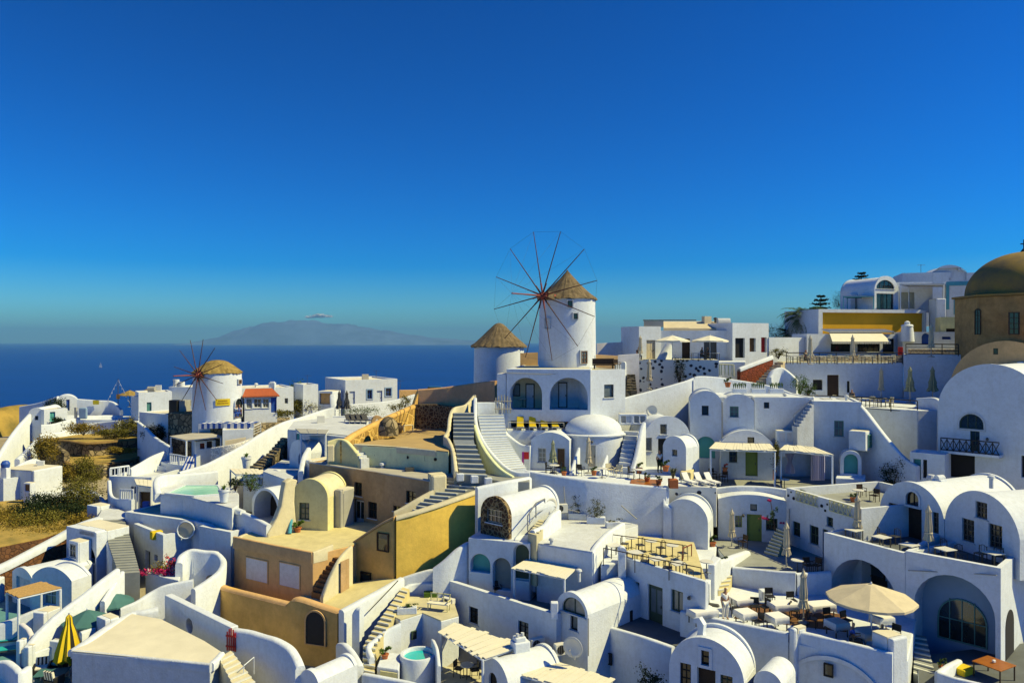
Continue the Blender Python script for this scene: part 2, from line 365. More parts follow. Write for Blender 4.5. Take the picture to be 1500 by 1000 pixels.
def house(name, label, A, B, zb, zt, depth, ops=(), roof='flat', rise=None, par=.35, m='white', mroof=None, t=.3, rops=(), lops=(), cat='house', lip=.1, group=None, eave=0, bevel=.05, parent=None, fm=None, back=None):
    a, b = xy(*A) if isinstance(A, tuple) else A, xy(*B) if isinstance(B, tuple) else B
    fc = Fac(a, b); w = fc.w; root = parent or thing(name, label, cat, (a.x, a.y, zb), group)
    if roof == 'vault':
        rise = rise or w / 2; zs = zt - rise; top = arc(w, zs, rise, 24)
        outl = [(0, zb), (w, zb)] + top[::-1]
    else: outl = [(0, zb), (w, zb), (w, zt), (0, zt)]
    holes = []; fills = []
    for o in ops:
        kind, x0, y0, x1, y1 = o[:5]; od = o[5] if len(o) > 5 else {}
        if kind == 'lamp':
            k, z = fc.hit(x0, y0); lamp(fc, k, z, root); continue
        h, r = hole_of(fc, kind, x0, y0, x1, y1)
        r = (max(r[0], .05), min(r[1], w - .05), max(r[2], zb + .03), r[3])
        h = hole_pts(kind, r)
        holes.append(h); fills.append((kind, r, od))
    tt = .3 if (t > .6 and par > .1 and roof == 'flat') else t
    if tt != t: outl = [(0, zb), (w, zb), (w, zt - par - .04), (0, zt - par - .04)]
    wb = MB()
    if fm: MB().plate(fc, outl, holes, 0, t - .003).build('facade', fm, root)
    else: wb.plate(fc, outl, holes, 0, t)
    q = lambda k, d: fc.a + fc.u * k - fc.n * d
    rc = MB()
    if back:
        bl, br = xy(*back[0]), xy(*back[1]); roof = 'back'
        wb.prism([q(0, t), q(w, t), br, bl], zb, zt - par - .04)
        rc.prism([q(.02, t), q(w - .02, t), br.lerp(bl, .004), bl.lerp(br, .004)], zt - par - .3, zt - par)
    if roof == 'vault':
        wb.prism([q(0, t), q(w, t), q(w, depth), q(0, depth)], zb, zs)
        top2 = arc(w - .02, zs - lip * .4, rise - lip * .6, 24, .01)
        rc.plate(fc, [(.01, zs - .5), (w - .01, zs - .5)] + top2[::-1], (), t + .002, depth - .2)
        bk = arc(w, zs, rise, 24); wb.plate(fc, [(0, zs + .001), (w, zs + .001)] + bk[::-1], (), depth - .2, depth - .002)
    elif roof == 'flat':
        wb.prism([q(.0, t), q(w, t), q(w, depth), q(0, depth)], zb, zt - par - .04)
        if par > .01:
            if tt != t: wb.prism([q(0, 0), q(w, 0), q(w, .3), q(0, .3)], zt - par - .04, zt)
            for r in (([q(0, tt), q(.25, tt), q(.25, depth), q(0, depth)]), ([q(w - .25, tt), q(w, tt), q(w, depth), q(w - .25, depth)]), ([q(.25, depth - .25), q(w - .25, depth - .25), q(w - .25, depth), q(.25, depth)])):
                wb.prism(r, zt - par - .04, zt)
        e = .25 if par > .01 else .02
        rc.prism([q(e, tt), q(w - e, tt), q(w - e, depth - e), q(e, depth - e)], zt - par - .3, zt - par if par > .01 else zt)
    wb.build('wall', m, root, bevel=bevel)
    rc.build('roof', mroof or ('white' if roof == 'vault' else 'roofcream'), root, smooth=30)
    for kind, r, od in fills:
        fill_opening(fc, root, kind, r, od, t)
        if 'in' in od: wops(root, Fac(q(0, t - .03), q(w, t - .03)), od['in'])
    for side, oo in (('r', rops), ('l', lops)):
        sf = Fac(q(w, 0), q(w, depth)) if side == 'r' else Fac(q(0, depth), q(0, 0))
        for o in oo:
            kind, x0, y0, x1, y1 = o[:5]; od = o[5] if len(o) > 5 else {}
            if kind == 'lamp':
                k, z = sf.hit(x0, y0); lamp(sf, k, z, root); continue
            fill_opening(sf, root, kind, (x0, x1, y0, y1), od, -1)      # metres along the side, then heights
    root_fc = fc
    return root, fc
def hole_pts(kind, r):
    s0, s1, z0, z1 = r
    if kind[0] == 'a':
        w = s1 - s0; rr = min(w / 2, (z1 - z0) * .7); return [(s0, z0), (s1, z0)] + arc(w, z1 - rr, rr, 14, s0)[::-1]
    return [(s0, z0), (s1, z0), (s1, z1), (s0, z1)]
def turn(A, px, slope):
    a = xy(*A); k = (px - 750) / F; w = (k * a.y - a.x) / (1 + k * slope); return (px, a.y - slope * w)
def lamp(fc, k, z, parent):
    b = MB().tube(fc.p(k, z, .02), fc.p(k, z, -.16), .02); b.lathe(fc.p(k, z - .1, -.16), [(.02, .13), (.10, .05), (.09, -.06), (.03, -.1)], 10)
    return b.build('wall_lamp', 'metal', parent)
def terrace(label, pts, z, zb, m='white', mf='floor', name='terrace', cat='terrace', bevel=.04, ops=None):
    """raised terrace: outline traced on its level floor z (pts = (px,py)), solid down to zb"""
    P = [gl(p[0], p[1], z) if len(p) == 2 else xy(p[0], p[2]) for p in pts]
    root = thing(name, label, cat, (P[0].x, P[0].y, zb))
    MB().prism(P, zb, z - .06).build('wall', m, root, bevel=bevel)
    c = sum(P, Vector((0, 0))) / len(P)
    MB().prism([p + (c - p).normalized() * .03 for p in P], z - .2, z).build('floor', mf, root)
    return root
def box_on(label, px, py, D, size, rz=0, m='white', name='box', cat='box', bevel=.04, group=None, parent=None):
    p = at(px, py, D); b = MB().box(p + Vector((0, 0, size[2] / 2)) if not parent else p + Vector((0, 0, size[2] / 2)), size, rz)
    if parent: return b.build(name, m, parent, bevel=bevel)
    b = MB().box((0, 0, size[2] / 2), size); o = b.build(name, m, None, bevel=bevel); o.location = p; o.rotation_euler = (0, 0, rz)
    return tag(o, label, cat, group)
def steps(label, pairs, n, zb, m='white', edge=None, name='staircase', cat='staircase', group=None):
    """flight of steps between left and right edge points listed from the bottom up"""
    Ls = [at(*p[0]) for p in pairs]; Rs = [at(*p[1]) for p in pairs]; k = len(pairs) - 1
    def I(P, t): t = min(max(t * k, 0), k - 1e-6); i = int(t); return P[i].lerp(P[i + 1], t - i)
    root = thing(name, label, cat, (Ls[0].x, Ls[0].y, zb), group); b = MB(); e = MB()
    for i in range(n):
        t0, t1 = i / n, (i + 1) / n; l0, l1, r0, r1 = I(Ls, t0), I(Ls, t1), I(Rs, t0), I(Rs, t1); z = (l1.z + r1.z) / 2
        b.prism([l0, r0, r1, l1], zb, z)
        if edge:
            g = (l1 - l0) * .22; h = (r1 - r0) * .22; u = (l1 - l0) * -.03
            e.prism([l0 + u, r0 + u, r0 + h, l0 + g], z - .05, z + .012)
    b.build('steps', m, root)
    if edge: e.build('nosing', edge, root)
    return root
def railing(label, pts, h=1.0, m='metal', mid=0, n=None, name='railing', cat='railing', fill=None, r=.04, group=None):
    """posts and rails along base points (px,py,D)"""
    P = [at(*p) for p in pts]; root = thing(name, label, cat, P[0], group); up = Vector((0, 0, h)); tot = sum((P[i + 1] - P[i]).length for i in range(len(P) - 1))
    for p in P: MB().tube(p - Vector((0, 0, .05)), p + up, r, n=6).build('post', m, root)
    for i in range(len(P) - 1):
        a, b = P[i], P[i + 1]; L = (b - a).length
        if not n and L > 2.2:
            for j in range(1, int(L / 1.6)): q = a.lerp(b, j / int(L / 1.6)); MB().tube(q - Vector((0, 0, .05)), q + up, r, n=6).build('post', m, root)
    t = MB()
    for i in range(len(P) - 1): t.tube(P[i] + up, P[i + 1] + up, r * 1.2, n=6)
    t.build('top_rail', m, root)
    if mid:
        t = MB()
        for i in range(len(P) - 1):
            for j in range(mid): k = Vector((0, 0, h * (j + .3) / (mid + .3))); t.tube(P[i] + k, P[i + 1] + k, r * .6, n=5)
        t.build('rail', m, root)
    if fill == 'x':
        t = MB()
        for i in range(len(P) - 1):
            a, b = P[i], P[i + 1]; q = max(1, round((b - a).length / .9))
            for j in range(q):
                c, d = a.lerp(b, j / q), a.lerp(b, (j + 1) / q); z0, z1 = Vector((0, 0, .12)), Vector((0, 0, h - .05))
                t.tube(c + z0, d + z1, r * .7, n=5); t.tube(c + z1, d + z0, r * .7, n=5); t.tube(c + z0, d + z0, r * .7, n=5); t.tube(d + z0, d + z1, r * .7, n=5)
        t.build('lattice', m, root)
    if fill == 'bal':
        t = MB()
        for i in range(len(P) - 1):
            a, b = P[i], P[i + 1]; q = max(1, round((b - a).length / .3))
            for j in range(q): c = a.lerp(b, (j + .5) / q); t.tube(c, c + up, .045, n=6)
        t.build('balusters', m, root)
    return root
def pergola(label, corners, zt, zf, m='canvas', posts='white', slat=.28, rag=.12, name='pergola', cat='pergola', pr=.07, tilt=0.0, skip=(), dir_=0):
    """flat roof of slats over corners (px,py on the level zt; front-left, front-right, back-right, back-left), posts down to zf"""
    P = [gl(c[0], c[1], zt) if len(c) == 2 else xy(c[0], c[2]) for c in corners]; zz_ = [zt, zt, zt + tilt, zt + tilt]
    root = thing(name, label, cat, (P[0].x, P[0].y, zf)); b = MB(); fr, bk = (P[0], P[1]), (P[3], P[2])
    if dir_: fr, bk = (P[0], P[3]), (P[1], P[2])
    L = (fr[1] - fr[0]).length; n = max(3, int(L / slat)); R = random.Random(len(label)); d = ((bk[0] - fr[0]).normalized())
    for i in range(n):
        t0, t1 = (i + .03) / n, (i + .97) / n; k0, k1 = d * R.uniform(-rag, rag), d * R.uniform(-rag, rag); z = R.uniform(0, .012)
        q = [fr[0].lerp(fr[1], t0) - k0, fr[0].lerp(fr[1], t1) - k0, bk[0].lerp(bk[1], t1) + k1, bk[0].lerp(bk[1], t0) + k1]
        z4 = [zt, zt, zt + tilt, zt + tilt] if not dir_ else [zt, zt + tilt, zt + tilt, zt]
        if dir_: z4 = [zt + tilt * t0, zt + tilt * t1, zt + tilt * t1, zt + tilt * t0]
        b.prism(q, [k + z for k in z4], [k + z + .05 for k in z4])
    b.build('roof', m, root)
    c = sum(P, Vector((0, 0))) / 4; f = MB()
    Q = [p.lerp(c, .06) for p in P]
    for i in range(4):
        a, b_ = Q[i], Q[(i + 1) % 4]; za, zb_ = zz_[i] - .06, zz_[(i + 1) % 4] - .06
        f.tube((a.x, a.y, za), (b_.x, b_.y, zb_), .055, n=6)
    f.build('beam', posts, root)
    for i in range(4):
        if i not in skip: MB().tube((Q[i].x, Q[i].y, zf - .05), (Q[i].x, Q[i].y, zz_[i] - .06), pr, n=8).build('post', posts, root)
    return root

def wops(root, fc, ops):
    """openings mounted on a wall face"""
    for o in ops:
        kind, x0, y0, x1, y1 = o[:5]; od = o[5] if len(o) > 5 else {}
        if kind == 'lamp': k, z = fc.hit(x0, y0); lamp(fc, k, z, root); continue
        fill_opening(fc, root, kind, fc.rect(x0, y0, x1, y1), od, -1)
def poly3(*p): return [xy(a, d) for a, d in p]
def block(label, pts, zt, zb, m='white', name='wall', cat='wall', bevel=.06, roof=None):
    """solid with outline (px,D) and a level (or per-corner) top"""
    P = poly3(*pts); z0 = zb
    root = thing(name, label, cat, (P[0].x, P[0].y, zb))
    MB().prism(P, z0, zt).build('wall', m, root, bevel=bevel)
    return root
def cap(parent, pts, th, drop=.35, m='white'):
    P = catmull([at(*p) for p in pts]); P = [p + Vector((0, 0, .02)) for p in P]
    return strip(MB(), P, th, [p.z - drop for p in P], .3).build('coping', m, parent, smooth=40)
# ================================================================ camera, light, sky
scn = bpy.context.scene
cam = bpy.data.objects.new('camera', bpy.data.cameras.new('camera')); C.objects.link(cam)
cam.rotation_euler = (math.radians(90), 0, 0); cam.data.sensor_width = 36; cam.data.lens = 36 * F / 1500
cam.data.clip_start = .5; cam.data.clip_end = 400000; scn.camera = cam
SUN_EL, SUN_AZ = math.radians(46), math.radians(96)      # azimuth clockwise from the view direction (+Y)
sd = Vector((math.sin(SUN_AZ) * math.cos(SUN_EL), math.cos(SUN_AZ) * math.cos(SUN_EL), math.sin(SUN_EL)))
sl = bpy.data.lights.new('sun', 'SUN'); sl.energy = 4.8; sl.angle = math.radians(.5); sl.color = (1.0, .86, .40)
so = bpy.data.objects.new('sun', sl); C.objects.link(so); so.rotation_euler = sd.to_track_quat('Z', 'Y').to_euler(); so.location = (60, 0, 60)
w = bpy.data.worlds.new('World'); scn.world = w; w.use_nodes = True; nt = w.node_tree
bg = nt.nodes['Background']; sky = nt.nodes.new('ShaderNodeTexSky'); sky.sky_type = 'NISHITA'; sky.sun_disc = False
sky.sun_elevation = SUN_EL; sky.sun_rotation = SUN_AZ; sky.altitude = 150; sky.air_density = 1.0; sky.dust_density = .25; sky.ozone_density = 5.0
hs = nt.nodes.new('ShaderNodeHueSaturation'); hs.inputs['Saturation'].default_value = 1.55; hs.inputs['Value'].default_value = 1.0
gm = nt.nodes.new('ShaderNodeGamma'); gm.inputs['Gamma'].default_value = 1.5
nt.links.new(sky.outputs[0], gm.inputs['Color']); nt.links.new(gm.outputs[0], hs.inputs['Color']); mu = nt.nodes.new('ShaderNodeMix'); mu.data_type = 'RGBA'; mu.blend_type = 'MULTIPLY'; mu.inputs['Factor'].default_value = 1; mu.inputs[7].default_value = (.32, .68, .88, 1)
nt.links.new(hs.outputs[0], mu.inputs[6]); nt.links.new(mu.outputs[2], bg.inputs['Color']); bg.inputs['Strength'].default_value = .045
scn.view_settings.view_transform = 'Standard'; scn.view_settings.look = 'None'; scn.view_settings.exposure = 0.35; scn.view_settings.gamma = 1
scn.cycles.max_bounces = 6; scn.cycles.diffuse_bounces = 1; scn.cycles.glossy_bounces = 2; scn.cycles.transmission_bounces = 2; scn.cycles.volume_bounces = 0
scn.cycles.caustics_reflective = False; scn.cycles.caustics_refractive = False

# ================================================================ sea, island, haze, cloud
def seamat():
    m, nt, b = nodes('sea'); N = nt.nodes; L = nt.links
    b.inputs['Roughness'].default_value = .32; b.inputs['Specular IOR Level'].default_value = .06
    g = N.new('ShaderNodeNewGeometry'); mp = N.new('ShaderNodeMapping'); mp.inputs['Scale'].default_value = (.002, .0045, 1)
    n = N.new('ShaderNodeTexNoise'); n.inputs['Scale'].default_value = 1; n.inputs['Detail'].default_value = 8
    L.new(g.outputs['Position'], mp.inputs['Vector']); L.new(mp.outputs[0], n.inputs['Vector'])
    r = N.new('ShaderNodeValToRGB'); e = r.color_ramp.elements; e[0].position = .35; e[0].color = (.0, .016, .17, 1); e[1].position = .7; e[1].color = (.0, .024, .22, 1)
    L.new(n.outputs['Fac'], r.inputs['Fac']); L.new(r.outputs['Color'], b.inputs['Base Color'])
    n2 = N.new('ShaderNodeTexNoise'); n2.inputs['Scale'].default_value = .05; n2.inputs['Detail'].default_value = 8
    L.new(g.outputs['Position'], n2.inputs['Vector']); bp = N.new('ShaderNodeBump'); bp.inputs['Strength'].default_value = .5; bp.inputs['Distance'].default_value = 2
    L.new(n2.outputs['Fac'], bp.inputs['Height']); L.new(bp.outputs[0], b.inputs['Normal']); return m
b = MB(); R0 = 52000
b.add([(-R0, -3000, SEA), (R0, -3000, SEA), (R0, R0, SEA), (-R0, R0, SEA)], [(0, 1, 2, 3)])
o = b.build('sea', seamat()); o['kind'] = 'structure'
# the far island: a ridge of uneven hills
def ridge(name, label, D, prof, depth, m, seed):
    R = random.Random(seed); b = MB(); nx, ny = 90, 14; x0, x1 = prof[0][0], prof[-1][0]; vs = []
    for j in range(ny + 1):
        for i in range(nx + 1):
            px = x0 + (x1 - x0) * i / nx; k = 0
            while k < len(prof) - 2 and px > prof[k + 1][0]: k += 1
            t = (px - prof[k][0]) / (prof[k + 1][0] - prof[k][0]); t = t * t * (3 - 2 * t); py = prof[k][1] * (1 - t) + prof[k + 1][1] * t
            h = (500 - py) * D / F - SEA; u = j / ny; e = math.sin(math.pi * u) ** .8
            z = SEA - 20 + (h + 20) * e * (1 + .06 * R.uniform(-1, 1) * (1 if 0 < j < ny else 0))
            vs.append(((px - 750) * D / F, D + depth * (u - .5), z))
    b.add(vs, [(j * (nx + 1) + i, j * (nx + 1) + i + 1, (j + 1) * (nx + 1) + i + 1, (j + 1) * (nx + 1) + i) for j in range(ny) for i in range(nx)])
    o = b.build(name, m, smooth=60); o['kind'] = 'structure'; return o
mat('farland', (.13, .21, .38), .95, .3, .001)  # bluish base colour with the haze of distance mixed in
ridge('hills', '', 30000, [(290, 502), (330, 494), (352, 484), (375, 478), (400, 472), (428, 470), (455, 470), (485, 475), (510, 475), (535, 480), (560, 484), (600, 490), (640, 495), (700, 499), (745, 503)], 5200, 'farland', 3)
def hazemat():
    m = bpy.data.materials.new('haze'); m.use_nodes = True; nt = m.node_tree; nt.nodes.clear()
    o = nt.nodes.new('ShaderNodeOutputMaterial'); v = nt.nodes.new('ShaderNodeVolumePrincipled')
    v.inputs['Color'].default_value = (.20, .50, .92, 1); v.inputs['Density'].default_value = 3.6e-5; v.inputs['Anisotropy'].default_value = 0.0
    nt.links.new(v.outputs[0], o.inputs['Volume']); return m
b = MB().box((0, 22500, 390), (108000, 62000, 1060)); o = b.build('haze', hazemat()); o['kind'] = 'stuff'; o['label'] = 'pale blue haze over the sea and the far island'
# small white cloud over the island
mat('cloud', (.97, .96, .96), 1, .05, .001)
b = MB(); R = random.Random(4)
for k, (x, y, rx, rz, n) in enumerate(((455, 464.5, 420, 60, 150), (467, 462.5, 620, 130, 320), (478, 463.5, 420, 70, 160))): b.leaves(at(x, y, 31000), (rx * .6, 150, rz * .6), n * 3, 70, k + 3)
o = b.build('cloud', 'cloud'); tag(o, 'small white cloud low over the distant island', 'cloud')

# ================================================================ ground
CP = [(0, 1000, 40), (250, 1000, 38), (500, 1000, 41), (750, 1000, 38), (1000, 1000, 35), (1250, 1000, 33), (1500, 1000, 33), (-200, 1000, 42), (1700, 1000, 33),
      (0, 850, 52), (150, 850, 50), (300, 850, 50), (400, 890, 45), (500, 880, 46), (560, 880, 46), (650, 900, 44), (800, 960, 41), (900, 950, 41), (1060, 915, 41), (1200, 990, 36), (1345, 975, 39), (1480, 985, 37), (1800, 940, 40),
      (-200, 760, 62), (50, 760, 64), (150, 740, 66), (250, 770, 57), (340, 750, 57), (450, 790, 50), (520, 790, 51), (600, 850, 46), (700, 850, 46), (850, 880, 46), (950, 830, 47), (1100, 820, 48), (1200, 860, 46),
      (50, 700, 74), (150, 690, 76), (250, 720, 62), (350, 700, 66), (420, 680, 68), (500, 700, 58), (600, 700, 56), (700, 710, 52), (850, 715, 54), (1000, 720, 55), (1100, 720, 57), (1250, 740, 55), (1400, 760, 54), (1700, 740, 55),
      (0, 670, 84), (120, 665, 86), (200, 650, 88), (300, 650, 84), (380, 625, 90), (470, 615, 88), (560, 640, 72), (650, 645, 66), (800, 640, 62), (950, 640, 63), (1100, 650, 64), (1250, 640, 64), (1400, 660, 60), (1700, 640, 62),
      (0, 650, 92), (70, 625, 98), (150, 622, 100), (220, 618, 98), (330, 620, 84), (400, 612, 88), (470, 606, 92), (570, 605, 95), (620, 600, 80), (700, 600, 70), (830, 605, 66), (950, 590, 68), (1100, 575, 72), (1250, 600, 70), (1400, 600, 66), (1750, 590, 70),
      (700, 570, 78), (830, 560, 70), (900, 570, 74), (1000, 540, 74), (1150, 545, 80), (1300, 545, 82), (1500, 540, 80), (1800, 520, 85)]
CPW = [at(*p) for p in CP]
def ground_z(x, y):
    s = w = 0
    for p in CPW:
        d = ((p.x - x) ** 2 + (p.y - y) ** 2) + .5; k = 1 / d ** 2; s += k * p.z; w += k
    return s / w
def terrain_z(x, y):
    z = ground_z(x, y) - 1.1 - 2.2 * min(1, max(0, (72 - y) / 8))
    e = max(0, y - (88 + 18 * min(1, max(0, (-x - 8) / 25))))
    if y > 60: z -= .6      # the hill drops to the sea behind the village
    e2 = max(0, -x - 95); e3 = max(0, 34 - y)
    return max(SEA - 4, z - e * .55 - e2 * .5 - e3 * .45)
b = MB(); xs = [-420 + 0 * i for i in range(0)]
xs = [-420, -330, -260, -200, -160, -130] + [-110 + 3 * i for i in range(77)] + [135, 160, 200, 260, 330, 420]
ys = [-200, -120, -60, -20, 0] + [12 + 3 * i for i in range(38)] + [130, 140, 155, 175, 200, 240, 290, 360]
vs = [(x, y, terrain_z(x, y)) for y in ys for x in xs]; nx = len(xs)
b.add(vs, [(j * nx + i, j * nx + i + 1, (j + 1) * nx + i + 1, (j + 1) * nx + i) for j in range(len(ys) - 1) for i in range(nx - 1)])
mat('ground', (.46, .42, .34), .95, .25, .35, .5, 5, c2=(.30, .25, .16))
o = b.build('ground', 'ground', smooth=60); o['kind'] = 'structure'
# ================================================================ furniture and plants, each built once at the origin, then copied
def kit_parasol(label, m, h=2.6, r=.26, pole='steel', stripe=None, tie=True):
    t = thing('closed_parasol', label, 'parasol'); MB().tube((0, 0, 0), (0, 0, h + .08), .035).build('pole', pole, t)
    b = MB(); n = 20; prof = [(.04, h), (.10, h - .16), (.15, h - .32), (.12, h - .42), (.14, h - .8), (r * .62, h - 1.25), (r * .55, h - 1.55), (r * .9, h - 1.93), (r * .5, h - 1.96)] if tie else [(.05, h), (.13, h - .12), (.17, h - .5), (r * .5, h - .95), (r * .72, h - 1.5), (r * .95, h - 2.1), (r, h - 2.3), (r * .6, h - 2.5)]
    vs = []
    for q, z in prof:
        for i in range(n): a = 2 * math.pi * i / n; k = q * (1 + (.22 if i % 2 else -.12) * (q > .1)); vs.append((k * math.cos(a), k * math.sin(a), z + (.06 * math.sin(3 * a) if z < h - 1.9 else 0) - (.25 * (i % 4 == 0) if (not tie and z < h - 2.2) else 0)))
    b.add(vs, [(j * n + i, j * n + (i + 1) % n, (j + 1) * n + (i + 1) % n, (j + 1) * n + i) for j in range(len(prof) - 1) for i in range(n)] + [tuple(range(n))])
    c = b.build('canopy', m, t)
    if stripe:
        s = MB()
        for i in range(0, n, 4):
            for j in range(len(prof) - 1):
                q = [vs[j * n + i], vs[j * n + (i + 1) % n], vs[(j + 1) * n + (i + 1) % n], vs[(j + 1) * n + i]]
                s.add([(x * 1.03, y * 1.03, z) for x, y, z in q], [(0, 1, 2, 3)])
        s.build('stripes', stripe, c)
    if tie: MB().lathe((0, 0, h - 1.56), [(r * .75, 0), (r * .8, .03), (r * .75, .08)], 12).build('tie', m, c)
    MB().lathe((0, 0, 0), [(.26, 0), (.26, .07), (.06, .10), (.05, .3)], 16).build('base', 'greywall', t)
    return Proto(t)
def kit_open(label, m, R=1.5, h=2.4, rise=.45, sides=8, val=.14, name='open_parasol', pole='white', cat='parasol'):
    t = thing(name, label, cat); MB().tube((0, 0, 0), (0, 0, h + .05), .035).build('pole', pole, t)
    b = MB(); vs = [(0, 0, h)]; k = sides * 2
    for q, z in ((.12, h - .05), (.55, h - rise * .52), (1.0, h - rise), (1.0, h - rise - val)):
        for i in range(k):
            a = 2 * math.pi * i / k + .2; e = 1 if i % 2 == 0 else .955
            vs.append((R * q * e * math.cos(a), R * q * e * math.sin(a), z - (.03 if i % 2 and q > .3 else 0)))
    b.add(vs, [(0, 1 + i, 1 + (i + 1) % k) for i in range(k)] + [(1 + j * k + i, 1 + j * k + (i + 1) % k, 1 + (j + 1) * k + (i + 1) % k, 1 + (j + 1) * k + i) for j in range(3) for i in range(k)])
    o = b.build('canopy', m, t); s = o.modifiers.new('solid', 'SOLIDIFY'); s.thickness = .015
    rb = MB()
    for i in range(sides): a = 2 * math.pi * i / sides + .2; rb.tube((0, 0, h - .08), (R * .97 * math.cos(a), R * .97 * math.sin(a), h - rise - .03), .012, n=5)
    rb.build('ribs', pole, t); MB().lathe((0, 0, 0), [(.3, 0), (.3, .08), (.06, .11), (.05, .3)], 16).build('base', 'greywall', t)
    MB().lathe((0, 0, h), [(.05, 0), (.05, .07), (.01, .12)], 10).build('finial', pole, t)
    return Proto(t)
def kit_chair(label, m, name='chair', arms=True, seat=None, cat='chair', curved=False):
    t = thing(name, label, cat); seat = seat or m
    for x, y in ((-.22, -.2), (.22, -.2), (-.22, .22), (.22, .22)): MB().tube((x, y, 0), (x * .95, y * .95, .44 if y < 0 else .85), .022, n=6).build('leg', m, t)
    MB().box((0, 0, .45), (.48, .46, .05)).build('seat', seat, t, bevel=.015)
    b = MB()
    if curved:
        for i in range(8):
            a0, a1 = math.pi * i / 8, math.pi * (i + 1) / 8; b.tube((.24 * math.cos(a0), .21, .6 + .3 * math.sin(a0)), (.24 * math.cos(a1), .21, .6 + .3 * math.sin(a1)), .015, n=5)
        b.tube((-.1, .21, .5), (-.08, .21, .85), .01, n=5).tube((.1, .21, .5), (.08, .21, .85), .01, n=5)
    else: b.box((0, .22, .7), (.46, .035, .34), rx=-.12)
    b.build('backrest', seat, t)
    if arms:
        for x in (-.25, .25): MB().box((x, 0, .64), (.045, .44, .03)).tube((x, -.2, .42), (x, -.2, .64), .018, n=5).build('armrest', m, t)
    return Proto(t)
def kit_round(label, mt, mp='metal', r=.38, h=.73):
    t = thing('bistro_table', label, 'table'); MB().lathe((0, 0, h - .04), [(r, 0), (r, .035), (r - .01, .045)], 28).build('tabletop', mt, t)
    MB().tube((0, 0, .03), (0, 0, h - .04), .03).build('pedestal', mp, t); b = MB()
    for a in (0, 1.57, 3.14, 4.71): b.tube((0, 0, .10), (.27 * math.cos(a), .27 * math.sin(a), .015), .02, n=6)
    b.build('base', mp, t); return Proto(t)
def kit_square(label, mt, mp='metal', s=.8, h=.74, s2=None, name='table'):
    t = thing(name, label, 'table'); s2 = s2 or s; MB().box((0, 0, h - .02), (s, s2, .045)).build('tabletop', mt, t, bevel=.01)
    for x in (-1, 1):
        for y in (-1, 1): MB().box((x * (s / 2 - .06), y * (s2 / 2 - .06), (h - .045) / 2), (.05, .05, h - .045)).build('leg', mp, t)
    return Proto(t)
def kit_cloth(label, m, s=.86, s2=None, h=.76, drop=.34, name='tablecloth'):
    s2 = s2 or s; R = random.Random(int(s2 * 100)); n = 10; b = MB(); vs = [(0, 0, h)]; per = []
    for k, (ax, ay, bx, by) in enumerate(((-1, -1, 1, -1), (1, -1, 1, 1), (1, 1, -1, 1), (-1, 1, -1, -1))):
        for i in range(n): t = i / n; per.append(((ax + (bx - ax) * t) * s / 2, (ay + (by - ay) * t) * s2 / 2))
    N = len(per)
    for q, z in ((1, h), (1.03, h - .03), (1.06, h - drop)):
        for i, (x, y) in enumerate(per): w = .035 * math.sin(i * 1.9) if z < h - .1 else 0; vs.append((x * (q + w), y * (q + w), z - (.12 if (i % n == 0 and z < h - .1) else 0)))
    b.add(vs, [(0, 1 + i, 1 + (i + 1) % N) for i in range(N)] + [(1 + j * N + i, 1 + j * N + (i + 1) % N, 1 + (j + 1) * N + (i + 1) % N, 1 + (j + 1) * N + i) for j in range(2) for i in range(N)])
    o = b.build(name, m, smooth=50); tag(o, label, 'tablecloth'); sm = o.modifiers.new('solid', 'SOLIDIFY'); sm.thickness = .008; return Proto(o)
def kit_lounger(label, m, mf='plasticwhite', name='sun_lounger', ang=38, cush=.07):
    t = thing(name, label, 'lounger'); b = MB()
    b.box((-.3, -.15, .26), (.05, 1.9, .05)).box((.3, -.15, .26), (.05, 1.9, .05)).box((0, -1.08, .26), (.6, .05, .05)).box((0, .78, .26), (.6, .05, .05)); b.build('frame', mf, t)
    for x in (-.3, .3):
        for y in (-.95, .65): MB().box((x, y, .12), (.05, .05, .24)).build('leg', mf, t)
    MB().box((0, -.45, .29 + cush / 2), (.58, 1.25, cush)).build('mattress', m, t, bevel=.02)
    a = math.radians(ang); b = MB(); b.box((0, .18 + .38 * math.cos(a), .30 + .38 * math.sin(a) + cush / 2), (.58, .76, cush), rx=a); b.build('backrest', m, t, bevel=.02)
    return Proto(t)
def kit_pot(label, pm, lm, r=.22, h=.4, fr=.4, fh=.5, kind='bush', n=260, flower=None, name='potted_plant', seed=3, sz=.11, sq=False):
    t = thing(name, label, 'plant')
    if sq: MB().prism([(-r, -r), (r, -r), (r, r), (-r, r)], 0, h).build('pot', pm, t, bevel=.02)
    else: MB().lathe((0, 0, 0), [(r * .68, 0), (r * .95, h * .8), (r * 1.08, h * .82), (r * 1.08, h), (r * .9, h), (r * .88, h * .92)], 20).build('pot', pm, t, smooth=40)
    if kind == 'bush': MB().leaves((0, 0, h + fh * .5), (fr, fr, fh * .6), n, sz, seed).build('foliage', lm, t)
    elif kind == 'blades': MB().blades((0, 0, h * .9), n // 6, fh * 1.3, fr * 1.2, .07, seed, .45).build('foliage', lm, t)
    else:
        MB().tube((0, 0, h * .8), (.03, 0, h + fh * .6), .03, .02).build('stem', 'bark', t); MB().leaves((0, 0, h + fh), (fr, fr, fh * .45), n, sz, seed).build('foliage', lm, t)
    if flower: MB().leaves((0, 0, h + fh * .65), (fr * 1.02, fr * 1.02, fh * .5), 50, sz * 1.2, seed + 5).build('flowers', flower, t)
    return Proto(t)
